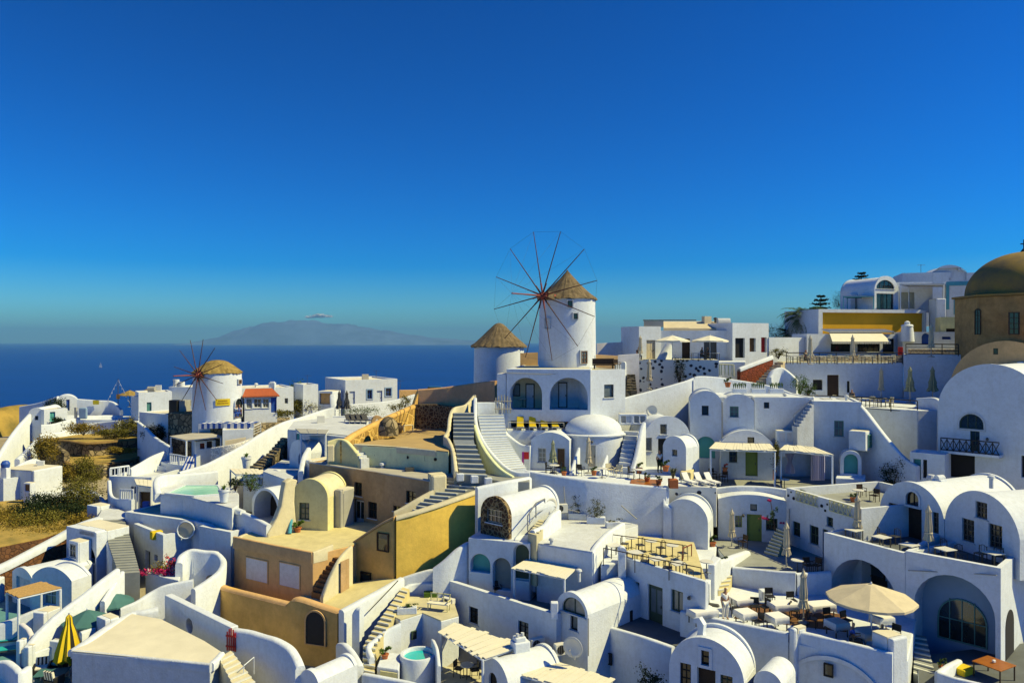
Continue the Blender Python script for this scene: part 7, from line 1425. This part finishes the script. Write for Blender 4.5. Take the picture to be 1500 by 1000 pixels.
K_ = kit_lounger('', 'metal', ang=35)
for i, px in enumerate((512, 520, 528, 536)): K_.put(fl(px, 619, -8.0), .5, '%s dark lounger near the ochre stone wall' % ('leftmost', 'second', 'third', 'rightmost')[i], 'dark loungers')
Q_ = kit_lounger('', 'tealcloth', 'metal', ang=30)
for i, (px, py) in enumerate(((14, 943), (30, 955))): Q_.put(fl(px, py, -18), -1.2, '%s turquoise lounger at the left edge' % ('upper', 'lower')[i], 'turquoise loungers', 1.05)
X_ = kit_lounger('', 'cloth', 'metal', ang=30); X_.put(fl(699, 868, -15.95), -1.1, 'white lounger with a raised back near the turquoise niche', None)
bw = kit_chair('', 'black'); ww = kit_chair('', 'cream'); dw = kit_chair('', 'darkwood'); wr = kit_chair('', 'metal', arms=False, curved=True, name='bistro_chair')
def many(proto, rows, group):
    for px, py, z, rz, lb in rows: proto.put(fl(px, py, z), rz, lb, group)
many(bw, [(804, 694, -10, 1.3, 'black wicker chair, left of the pair by the pale window'), (818, 693, -10, -1.4, 'black wicker chair, right of the pair by the pale window'), (850, 696, -10, 2.6, 'black wicker chair beside the domed house parasol'), (925, 700, -10, 1.2, 'black wicker chair near the wooden deck patch'), (760, 594, -5.6, 1.4, 'black chair left of the arcade table'), (773, 594, -5.6, -1.4, 'black chair right of the arcade table'),
    (728, 872, -15.95, .4, 'dark chair with an orange cloth under the niches'), (744, 868, -15.95, -.9, 'low dark chair at the foot of the arched green door'), (672, 990, -18.45, 1.2, 'dark wire chair left of the yard table'), (695, 992, -18.45, -1.3, 'dark wire chair right of the yard table')], 'black chairs')
many(ww, [(x, 592 + (x - 1200) * .04, -5.55, r, 'cream chair at the %s table of the lower restaurant' % n) for x, r, n in ((1201, 1.4, 'first from the left'), (1219, -1.4, 'second table side of the first'), (1225, 1.4, 'second from the left'), (1243, -1.4, 'second, right hand side of the'), (1256, 1.3, 'middle, left hand side of the'), (1274, -1.3, 'middle, right hand side of the'), (1285, 1.4, 'fourth, left hand side of the'), (1303, -1.4, 'fourth, right hand side of the'))] +
    [(x, 533, -2.1, r, lb) for x, r, lb in ((1158, 1.3, 'first cream chair behind the upper railing'), (1172, -1.3, 'second cream chair behind the upper railing'), (1196, 1.3, 'cream chair right of the leftmost upper parasol'), (1212, -1.3, 'fourth cream chair behind the upper railing'), (1222, 1.2, 'fifth cream chair behind the upper railing'), (1238, -1.2, 'cream chair just left of the awning parasol'), (1262, 1.4, 'cream chair just right of the awning parasol'), (1278, -1.4, 'eighth cream chair behind the upper railing'), (1292, 1.4, 'ninth cream chair behind the upper railing'), (1306, -1.2, 'last cream chair behind the upper railing'))] +
    [(893, 696, -10, .3, 'cream armchair left of the slanted stair wall'), (906, 698, -10, -.4, 'cream armchair nearer the slanted stair wall'), (1068, 552, -3.6, .2, 'pale wooden chair at the end of the spotted wall')], 'cream chairs')
many(dw, [(1044, 702, -10.95, .3, 'dark slatted wooden chair, left one under the left pergola'), (1060, 706, -10.95, -.8, 'dark slatted wooden chair, right one under the left pergola'), (1141, 715, -10.95, 1.2, 'dark chair left of the round table between the pergolas'), (1262, 728, -10.8, .2, 'brown folding chair behind the small round terrace table'), (1281, 735, -10.8, -1.1, 'brown folding chair right of the small round terrace table'), (1184, 838, -14.02, .2, 'dark folding chair in the corner of the yard'), (1196, 838, -14.02, -1.0, 'second dark folding chair in the corner of the yard'), (1088, 802, -14.02, -1.2, 'brown chair beside the cream parasol at the green door'),
    (1160, 600, -5.6, 0, 'dark chair near the bright bush')][:-1], 'dark wooden chairs')
many(wr, [(915, 806, -13.27, 1.2, 'thin wire chair left of the first round cafe table'), (938, 808, -13.27, -1.3, 'thin wire chair right of the first round cafe table'), (968, 812, -13.27, -1.2, 'thin wire chair right of the second round cafe table'), (1000, 820, -13.27, -1.2, 'thin wire chair right of the third round cafe table'), (912, 822, -13.27, 2.8, 'thin wire chair behind the first square cafe table'), (945, 832, -13.27, 2.9, 'thin wire chair behind the second square cafe table'), (978, 842, -13.27, 2.8, 'thin wire chair behind the third square cafe table'), (1008, 846, -13.27, 1.9, 'thin wire chair at the right front of the cafe'),
    (1311, 796, -12.1, -1.2, 'wire chair left of the tall dark doorway'), (1292, 793, -12.1, 1.4, 'wire chair beside the dark planter box'), (1378, 812, -11.98, -1.3, 'wire chair right of the twin vault parasol'), (1408, 822, -11.98, .1, 'wire chair under the lower left barred window'), (1436, 822, -11.98, -1.2, 'wire chair under the rightmost barred window'), (1464, 826, -11.98, -.4, 'wire chair at the right end of the twin vault terrace')], 'wire chairs')
rt = kit_round('', 'plasticwhite'); 
many(rt, [(925, 803, -13.27, 0, 'first round white cafe table from the left'), (954, 808, -13.27, 0, 'second round white cafe table'), (985, 815, -13.27, 0, 'third round white cafe table'), (1035, 840, -13.27, 0, 'round white table by the yellow steps'), (766, 596, -5.6, 0, 'small round table under the left arch parasol'), (684, 992, -18.45, 0, 'round grey table in the shaded yard'), (1149, 716, -10.95, 0, 'round table between the two cream pergolas'), (1257, 733, -10.8, 0, 'small round cream table beside the brown folding chairs'), (1168, 837, -14.02, 0, 'round white table at the middle parasol of the yard'), (882, 700, -10, 0, 'low round white table by the cream armchairs'), (937, 702, -10, 0, 'round table near the shaded dark doorway'), (812, 695, -10, 0, 'small table between the black wicker chairs')], 'round tables')
sq = kit_square('', 'plasticwhite', 'metal', .8)
many(sq, [(899, 815, -13.27, .35, 'first square cream table behind the front cafe rail'), (930, 826, -13.27, .35, 'second square cream table behind the front cafe rail'), (962, 836, -13.27, .35, 'third square cream table behind the front cafe rail'), (993, 843, -13.27, .35, 'fourth square cream table behind the front cafe rail'), (1251, 793, -12.1, .5, 'white square table at the foot of the left terrace parasol'), (1291, 804, -12.1, .5, 'white square table below the tall dark doorway'), (1332, 816, -12.1, .5, 'white square table left of the twin vault parasol'), (1385, 823, -11.98, .3, 'white square table right of the twin vault parasol'), (1455, 829, -11.98, .3, 'last white square table at the right of the terrace')] +
    [(x, 596, -5.55, 0, 'cream table %s on the lower restaurant terrace' % n) for x, n in ((1210, 'at the left end'), (1234, 'second from left'), (1265, 'in the middle'), (1294, 'left of the slim parasol'))] + [(x, 533, -2.1, 0, 'cream table %s behind the upper railing' % n) for x, n in ((1165, 'at the far left'), (1204, 'right of the first parasol'), (1230, 'left of the awning parasol'), (1270, 'right of the awning parasol'), (1299, 'at the right end'))], 'square tables')
ot = kit_square('square orange wooden table at the bottom right corner', 'orangewood', 'darkwood', 1.35, .75); ot.put(Vector((at(1456, 0, 36.6).x, 36.6, -16.4)), .5)
box_on('small white napkin stand on the orange table', 1456, 966, 36.6, (.16, .1, .12), .3, 'cloth', 'napkin_stand', 'napkin stand', .02).location.z = -15.62
box_on('yellow cushioned bench left of the orange table', 1412, 988, 37.2, (.9, .6, .4), .5, 'yellowcloth', 'bench', 'bench', .06)
box_on('low yellow cushioned bench beside the small white hut', 1003, 706, 55.2, (1.2, .7, .45), .6, 'yellowcloth', 'bench', 'bench', .06) if 0 else None
MB().prism([fl(922, 712, -10).xy, fl(965, 712, -10).xy, fl(970, 703, -10).xy, fl(925, 702, -10).xy], -10.02, -9.95).build('deck', 'orangewood', bpy.data.objects['terrace'])
# restaurant tables under cloths
ts = kit_square('', 'wood', 'metal', .82, .74); tl = kit_square('', 'wood', 'metal', 1.35, .74, .8, name='long_table')
cs = kit_cloth('', 'cloth', .86); cl = kit_cloth('', 'cloth', 1.4, .86)
for px, py, long_, rz, lb in ((1029, 912, 1, .35, 'by the brown cushions at the left corner'), (1089, 894, 1, .3, 'right of the standing waiter'), (1092, 915, 0, .3, 'in front of the waiter'), (1147, 902, 1, .2, 'left of the slim closed parasol'), (1138, 921, 0, .3, 'nearest the parapet, left of the slim parasol'), (1201, 903, 1, .2, 'in blue shade left of the big cream parasol'), (1226, 930, 0, .3, 'under the left edge of the big cream parasol'), (1268, 945, 0, .3, 'with two seated guests under the big parasol'), (1292, 922, 0, .2, 'at the back right under the big parasol')):
    p = fl(px, py, -15.1); (tl if long_ else ts).put(p, rz, 'restaurant table ' + lb, 'restaurant tables'); (cl if long_ else cs).put(p, rz, 'white cloth on the table ' + lb, 'white tablecloths')
cd = kit_chair('', 'black', name='dining_chair', arms=False)
many(cd, [(1078, 902, -15.1, 1.3, 'black dining chair behind the waiter'), (1106, 899, -15.1, -.2, 'black dining chair right of the long waiter table'), (1120, 900, -15.1, -1.2, 'black dining chair on the wooden deck'), (1110, 922, -15.1, -1.3, 'black dining chair beside the front cloth table'), (1164, 905, -15.1, 1.0, 'black dining chair left of the slim parasol'), (1190, 918, -15.1, 1.0, 'black dining chair right of the slim parasol'), (1215, 915, -15.1, .3, 'black dining chair at the edge of the big parasol shade'), (1240, 920, -15.1, .5, 'black dining chair deep under the big parasol'), (1255, 955, -15.1, 1.4, 'black dining chair of the left seated guest'), (1310, 940, -15.1, -1.0, 'black dining chair at the right corner pier'), (1160, 890, -15.1, .1, 'black dining chair against the blue shaded wall'), (1128, 884, -15.1, 0, 'black dining chair beside the white pedestal')], 'dining chairs')
box_on('white pedestal holding a small plant against the blue shaded wall', 1121, 886, 44, (.6, .6, .9), 0, 'white', 'pedestal', 'pedestal')
for lb, x, y, m_ in (('tan seat cushions at the left corner of the restaurant', 1024, 893, 'canvasbeige'), ('dark seat cushions right of the tan ones', 1042, 897, 'metal')): box_on(lb, x, y, 43, (.9, .35, .55), -.5, m_, 'cushions', 'cushions', .1)
# people
person('waiter in white clothes standing among the restaurant tables', fl(1062, 906, -15.1), .35, fingers=True)
for lb, x, y, d, rz, sh, am in (('seated guest in a blue shirt at the parapet under the big parasol', 1249, 958, 36.9, 1.2, 'bluepaint', 'fwd'), ('seated guest raising one bare arm beside the corner pier', 1293, 962, 36.7, -.9, 'cloth', 'up'),):
    person(lb, Vector((at(x, 0, d).x, d, -15.1)), rz, 'sit', sh, 'metal', arm=am)
for lb, x, d, rz in (('dark haired guest seated left under the right white parasol', 1028, 73.5, .9), ('dark haired guest seated right under the right white parasol', 1037, 73.7, -.9)):
    person(lb, Vector((at(x, 0, d).x, d, -1.86)), rz, 'sit', 'metal', 'metal', arm='fwd')
person('person in a red hat sitting at the arched windmill door', at(346, 611, 78.6), .5, 'sit', 'cloth', 'bluepaint', 'redpaint'); person('person in a purple top sitting right of the red hat', at(351, 611, 78.4), -.4, 'sit', 'lilaccloth', 'bluepaint', 'orangecloth')
for nm, x, z in (('left', 1019, 0), ('right', 1047, 0)): sq.put(Vector((at(x, 0, 73.2).x, 73.2, -1.86)), 0, '%s table under the two white parasols' % nm, 'square tables')
person('staff member in a white shirt in the dark doorway beside the small hut', fl(966, 692, -10), .3, 'stand', 'cloth', 'leafdark')
# plants in pots
pt = kit_pot('', 'terracotta', 'leaf', .26, .42, .36, .5)
many(pt, [(975, 690, -9.6, 0, 'terracotta pot with a round plant on the small hut wall'), (1043, 802, -14.02, 0, 'large terracotta pot with a leafy plant beside the vault end'), (801, 592, -5.5, 0, 'terracotta pot on the white pier between the arches'), (1066, 567, -3.9, 0, 'potted bush near the pale chair'), (942, 560, -4.3, 0, 'terracotta pot left of the slim parasol by the spotted wall'), (936, 693, -10, 0, 'potted plant beside the stone bench'), (1211, 604, -5.6, 0, 'pot plant')][:-1], 'potted plants')
pb = kit_pot('big terracotta pot with tall dark foliage beside the upper green door', 'terracotta', 'leafdark', .36, .75, .6, 1.4, n=600); pb.put(fl(1130, 702, -10.95))
pa = kit_pot('', 'terracotta', 'leafgrey', .3, .6, .5, .8, 'blades', 240, sq=True); pa.put(fl(986, 714, -10.05), 0, 'square terracotta planter with a spiky agave at the terrace corner'); 
pr_ = kit_pot('', 'terracotta', 'redflower', .2, .3, .25, .35, n=120); pr_.put(at(832, 620, 63), 0, 'small pot of red flowers left of the white dome', 'flower pots'); pr_.put(at(1062, 690, 57.5) , 0, 'pot of red flowers on the shelf under the left pergola', 'flower pots')
pg = kit_pot('', 'terracotta', 'leafbright', .2, .26, .4, .45, 'bush', 260); pg.put(Vector((at(564, 0, 40.9).x, 40.9, -17.25)), 0, 'terracotta pot of bright green plant beside the plunge pool'); pg.put(fl(436, 779, -13.4), 0, 'green planted pot at the foot of the yellow vault', None, 1.3)
pw = kit_pot('', 'white', 'leafbright', .38, .95, .35, .35, 'blades', 150)
pw.put(fl(328, 735, -11.75), 0, 'tall white jar at the end of the pale green pool', 'white jars'); pw.put(at(361, 686, 66), 0, 'big white jar with a spiky plant on the swooping wall', 'white jars', 1.1); pw.put(at(385, 745, 57), 0, 'white jar', None) if 0 else None
tr = kit_planter('terracotta trough of small plants on the white roof by the green bench', 1.15, 'white', 'leaf', 260, .3); tr.put(fl(596, 898, -16.0), .15)
ps = kit_planter('', 1.25, 'white', 'leafgrey', 900, 1.15, w=.5, h=.45)
for i, (px, py) in enumerate(((846, 760), (873, 766))): ps.put(fl(px, py, -12.4), -.15, '%s grey shrub planter on the smooth white roof' % ('left', 'right')[i], 'grey shrub planters')
pc = kit_planter('sunny white trough with a sparse plant at the end of the shrub planters', 1.0, 'white', 'leafolive', 120, .3); pc.put(fl(898, 772, -12.4), .2)
pp = kit_planter('', 1.15, 'white', 'leafbright', 0, .6, 'blades', w=.45)
for i, px in enumerate((1083, 1110, 1137)): pp.put(at(px, 575.5, 62.6), 0, '%s white trough of green spikes above the twin vaults' % ('left', 'middle', 'right')[i], 'troughs of green spikes')
pd = kit_planter('pale green planter box of dark earth under the left barred window', 1.25, 'canvasgreen', 'leafdark', 260, .2, h=.5, w=.5); pd.put(fl(1284, 784, -12.1), .6)
db = kit_planter('dark planted border along the arcade patio', 2.6, 'metal', 'leafdark', 900, .35, h=.2); db.put(fl(848, 595, -5.6), 0)
# services
ac = kit_ac('')
for x, y, d, rz, lb in ((786, 950, 41.5, .55, 'air conditioner on the long shaded wall, left of the pair'), (823, 958, 40.4, .4, 'air conditioner under the glazed vault, right of the pair'), (822, 751, 51.6, .2, 'air conditioner by the satellite dish beside the lava stone vault'), (657, 890, 46.2, -.6, 'air conditioner beside the green bench')): ac.put(at(x, y, d), rz, lb, 'air conditioners')
ds = kit_dish('')
for x, y, d, sc, rz, lb in ((842, 966, 39.3, 1.0, -.5, 'satellite dish half in sun beside the glazed vault'), (804, 755, 50.6, .95, .7, 'satellite dish beside the lava stone vault'), (954, 613, 63.2, .9, .1, 'satellite dish on the tall shaded ramp wall')): ds.put(at(x, y, d), rz, lb, 'satellite dishes', sc)
# bench, tub chairs, flag, boats, vents
t = thing('garden_bench', 'pale green double garden bench on the white roof terrace', 'bench'); MB().box((0, 0, .42), (1.35, .5, .06)).build('seat', 'canvas', t); g = MB()
for x in (-.6, -.2, .2, .6): g.box((x, .24, .68), (.05, .05, .5))
g.box((0, .24, .9), (1.3, .05, .06)).box((-.65, 0, .62), (.05, .5, .05)).box((.65, 0, .62), (.05, .5, .05)).build('backrest', 'leafbright' if 0 else 'paleyellow', t)
for x in (-.62, .62):
    for y in (-.2, .2): MB().box((x, y, .2), (.05, .05, .4)).build('leg', 'paleyellow', t)
t.location = fl(643, 893, -16); t.rotation_euler = (0, 0, -.3)
t = thing('tub_chair', 'round white rimmed tub chair on the shaded balcony', 'chair', at(272, 788, 54.5)); bp = at(272, 776, 54.6); g = MB(); n = 20
for i in range(n): a0, a1 = 2 * math.pi * i / n, 2 * math.pi * (i + 1) / n; g.tube(bp + Vector((.62 * math.cos(a0), 0, .62 * math.sin(a0))), bp + Vector((.62 * math.cos(a1), 0, .62 * math.sin(a1))), .06, n=6)
g.build('rim', 'white', t); MB().tube(bp + Vector((0, .1, 0)), bp + Vector((0, .2, 0)), .56, n=20).build('seat', 'canvasbeige', t)
box_on('yellow cushion seat at the left of the shaded balcony', 229, 789, 55, (.8, .5, .6), .8, 'yellowcloth', 'seat', 'seat', .08)
for x, y, rz, lb in ((61, 990, .4, 'black chair with a striped cushion, left of the glass table'), (87, 983, -.2, 'black chair with a striped cushion beside the yellow parasol'), (79, 1006, 2.8, 'black chair with a striped cushion nearest the bottom edge')):
    t = thing('striped_chair', lb, 'chair', (0, 0, 0), 'black chairs with striped cushions')
    MB().box((0, 0, .25), (.7, .65, .4)).box((-.36, 0, .45), (.1, .65, .4)).box((.36, 0, .45), (.1, .65, .4)).build('frame', 'black', t, bevel=.04); MB().box((0, -.02, .5), (.6, .55, .12)).build('seat', 'canvas', t, bevel=.04)
    b = MB(); c = MB()
    for i in range(7): (b if i % 2 == 0 else c).box((-.27 + .09 * i, .27, .72), (.09, .12, .45), rx=-.2)
    b.build('backrest', 'canvas', t); c.build('stripes', 'black', t); t.location = fl(x, y, -18); t.rotation_euler = (0, 0, rz)
gt = kit_square('teal glass table among the striped chairs', 'canvasteal', 'plasticwhite', 1.5, .6, 1.0); gt.put(fl(76, 1000, -18), .2)
t = thing('flag_pole', 'flag pole strung with small pennants and an orange red flag', 'flag', at(173, 592, 97)); bp = at(173, 592, 97); MB().tube(bp, bp + Vector((0, 0, 3.3)), .05, .03).build('pole', 'metal', t); MB().box(bp + Vector((.0, 0, 1.0)), (.45, .04, .6)).build('flag', 'orangecloth', t)
g = MB(); [g.tube(bp + Vector((0, 0, 3.2)), bp + Vector((s * 1.6, 0, 0)), .012, n=4) for s in (-1, 1)]; [g.add([bp + Vector((s * (.25 * i), 0, 3.2 - .5 * i)), bp + Vector((s * (.25 * i + .16), 0, 3.2 - .5 * i - .3)), bp + Vector((s * (.25 * i - .05), 0, 3.2 - .5 * i - .3))], [(0, 1, 2)]) for s in (-1, 1) for i in range(1, 6)]; g.build('pennants', 'cloth', t)
D = 130 * F / 38; t = thing('sailboat', 'tiny white sailing boat on the open blue sea', 'boat', at(147, 538, D)); bp = at(147, 538, D)
MB().prism([(bp.x + a, bp.y + b_) for a, b_ in ((-7, 0), (-4, -2.2), (6, -2), (8, 0), (6, 2), (-4, 2.2))], SEA - .5, SEA + 1.6).build('hull', 'plasticwhite', t); MB().tube(bp, bp + Vector((0, 0, 27)), .25).build('mast', 'plasticwhite', t)
MB().prism([(bp.x + .4, bp.y - .1), (bp.x + 8, bp.y - .1), (bp.x + 8, bp.y + .1), (bp.x + .4, bp.y + .1)], SEA + 2.5, [SEA + 26, SEA + 3, SEA + 3, SEA + 26]).build('mainsail', 'cloth', t); MB().prism([(bp.x - 7, bp.y - .1), (bp.x - .5, bp.y - .1), (bp.x - .5, bp.y + .1), (bp.x - 7, bp.y + .1)], SEA + 2.3, [SEA + 2.8, SEA + 22, SEA + 22, SEA + 2.8]).build('jib', 'cloth', t)
railing('brown metal rail behind the round cafe tables', [(893, 805, 47.8), (935, 811, 46.9), (968, 817, 46.1), (1000, 822, 45.4)], 1.0, 'darkwood', r=.025)
railing('brown metal rail along the front edge of the cafe roof', [(884, 827, 44.6), (930, 837, 43.3), (980, 848, 42), (1027, 858, 40.8)], 1.0, 'darkwood', r=.025)
railing('small red topped rail by the yellow steps of the cafe', [(1000, 822, 45.4), (1013, 816, 46.4)], .8, 'redwood', r=.03)
wall('white fin wall with stepped edge catching the sun by the domed house', [(848, 655, 58), (842, 672, 57), (836, 692, 56)], -10.4, .2, 'white', 'fin_wall', curve=False)
wall('second sunlit fin wall with stepped edge right of the domed house door', [(889, 666, 58), (884, 680, 57), (879, 692, 56)], -10.4, .2, 'white', 'fin_wall', curve=False)
t = thing('terrace_bench', 'dark slatted bench on the roof right of the tall windmill', 'bench', at(884, 541, 65)); g = at(884, 541, 65.5); MB().box(g + Vector((0, 0, .4)), (1.9, .5, .08)).build('seat', 'darkwood', t); MB().box(g + Vector((0, .25, .7)), (1.9, .06, .5)).build('backrest', 'darkwood', t)
for s in (-.8, .8): MB().box(g + Vector((s, 0, .18)), (.08, .45, .4)).build('leg', 'darkwood', t)
dw.put(at(903, 541, 65.3), .3, 'dark wooden chair on the roof right of the slatted bench', 'dark wooden chairs')
t = thing('fire_box', 'red box by the white pillar at the end of the upper railing', 'box', at(1320, 520, 75)); MB().box(at(1319, 514, 75.5), (.4, .3, .8)).build('box', 'redpaint', t, bevel=.03)
# ================================================================ small clutter
R = random.Random(77)
def pipe(label, pts, r=.04, m='white2'):
    P = [at(*p) for p in pts]; t = thing('pipe', label, 'pipe', P[0]); b = MB()
    for i in range(len(P) - 1): b.tube(P[i], P[i + 1], r, n=6)
    b.build('tube', m, t); return t
def vent(label, x, y, D, s=1.0, m='white2', kind=0):
    p = at(x, y, D); t = thing('roof_vent', label, 'vent', p); b = MB()
    if kind == 0: b.lathe(p, [(.14 * s, -.2), (.13 * s, .45 * s), (.24 * s, .5 * s), (.2 * s, .62 * s), (.04, .68 * s)], 12)
    elif kind == 1: b.box(p + Vector((0, 0, .25 * s)), (.7 * s, .5 * s, .7 * s), .3)
    else: b.tube(p + Vector((-.5 * s, 0, .35 * s)), p + Vector((.5 * s, 0, .35 * s)), .32 * s, n=16).box(p, (.9 * s, .4 * s, .3))
    b.build('body', m, t); return t
for x, y, D, s, m, k, lb in ((560, 690, 57.5, 1, 'white2', 0, 'small round vent on the grey roof of the brown house'), (600, 695, 56, .9, 'metal', 1, 'dark service box on the grey roof of the brown house'), (1060, 478, 80, 1.3, 'white2', 2, 'white water tank on the roof of the parasol cafe'), (1035, 473, 81, 1.2, 'canvasbeige', 1, 'pale clutter box beside the cafe water tank'),
    (1048, 474, 81, 1.0, 'metal', 0, 'dark stovepipe on the cafe roof'), (232, 571, 95, 1.0, 'white2', 1, 'boxy rooftop unit on the teal door house'), (222, 573, 94, .9, 'greywall', 2, 'horizontal tank on the teal door house'), (375, 569, 90, 1, 'white2', 0, 'round vent on the roof behind the red tiled cafe'), (535, 556, 99, 1.2, 'roofgrey', 1, 'service box on the flat sea side roof'),
    (470, 618, 74, 1, 'plasticwhite', 1, 'white box on the roof terrace of the dark loungers'), (1150, 586, 63, .9, 'white2', 0, 'small round vent on the plain flat fronted house'), (905, 541, 66, .7, 'white2', 1, 'small box on the roof of the narrow annex'), (250, 905 - 16, 46, .8, 'terracotta', 0, 'little clay flue behind the wall with the round hole'), (848, 846, 44, .8, 'white2', 0, 'small vent on the glazed barrel vault'),
    (60, 682, 74, .8, 'white2', 1, 'small white box on the cube house roof'), (1452, 710, 46, .9, 'white2', 0, 'small round vent on the right vaulted house'), (1240, 588, 62, .8, 'white2', 0, 'round vent on the blue shaded house'), (808, 800, 46, .8, 'white2', 0, 'round vent at the front of the smooth white roof')):
    vent(lb, x, y, D, s, m, k)
for lb, pts in (('thin pipe running down the glazed vault house', [(862, 905, 40.2), (862, 960, 40.2)]), ('drain pipe on the corner of the long shaded house', [(655, 862, 47.2), (655, 905, 47.2)]), ('drain pipe left of the three green windows', [(1156, 745, 51.8), (1156, 800, 51.6)]), ('cable running along the arcade front', [(742, 546, 62.3), (800, 548, 62.1), (864, 546, 61.8)]),
    ('drain pipe on the tall vaulted house with the turquoise niche', [(1057.5, 588, 61.0), (1057.5, 650, 61.0)]), ('thin cable across the great arch house', [(1330, 835, 40.9), (1400, 838, 39.6), (1460, 842, 38.0)]), ('rusty pipe on the big shaded retaining wall', [(826, 712, 52.3), (828, 745, 52.2), (850, 750, 51.9)])): pipe(lb, pts, .03, 'greywall')
# a few more guests, seated where the photo shows heads behind the railings
for lb, p, rz, sh in (('small figure seated behind the upper railing at the left', fl(1180, 533, -2.1), .4, 'metal'), ('small figure in a pale shirt behind the lower railing', fl(1248, 592, -5.55), -.6, 'metal'), ('small figure seated at the leftmost table of the parasol cafe', Vector((at(935, 0, 73.6).x, 73.6, -1.86)), .3, 'darkwood')):
    person(lb, p, rz, 'sit', sh, 'metal', arm='fwd')
for i, (x, y, z, lb) in enumerate(((870, 696, -10, 'small potted plant beside the door of the domed house'), (826, 697, -10, 'low potted plant left of the domed house'), (948, 706, -10, 'leafy pot on the edge of the wooden deck'), (965, 710, -10, 'dark leafy pot at the right end of the wooden deck'), (1175, 730, -10.9, 'green pot plant beside the left lattice railing'), (1250, 736, -10.8, 'green pot plant beside the right lattice railing'), (1060, 830, -13.9, 'terracotta pot on the thick stair wall'), (1382, 985, -16.4, 'pot by the great arch steps'))):
    pt.put(fl(x, y, z), i, lb, 'potted plants', .8)
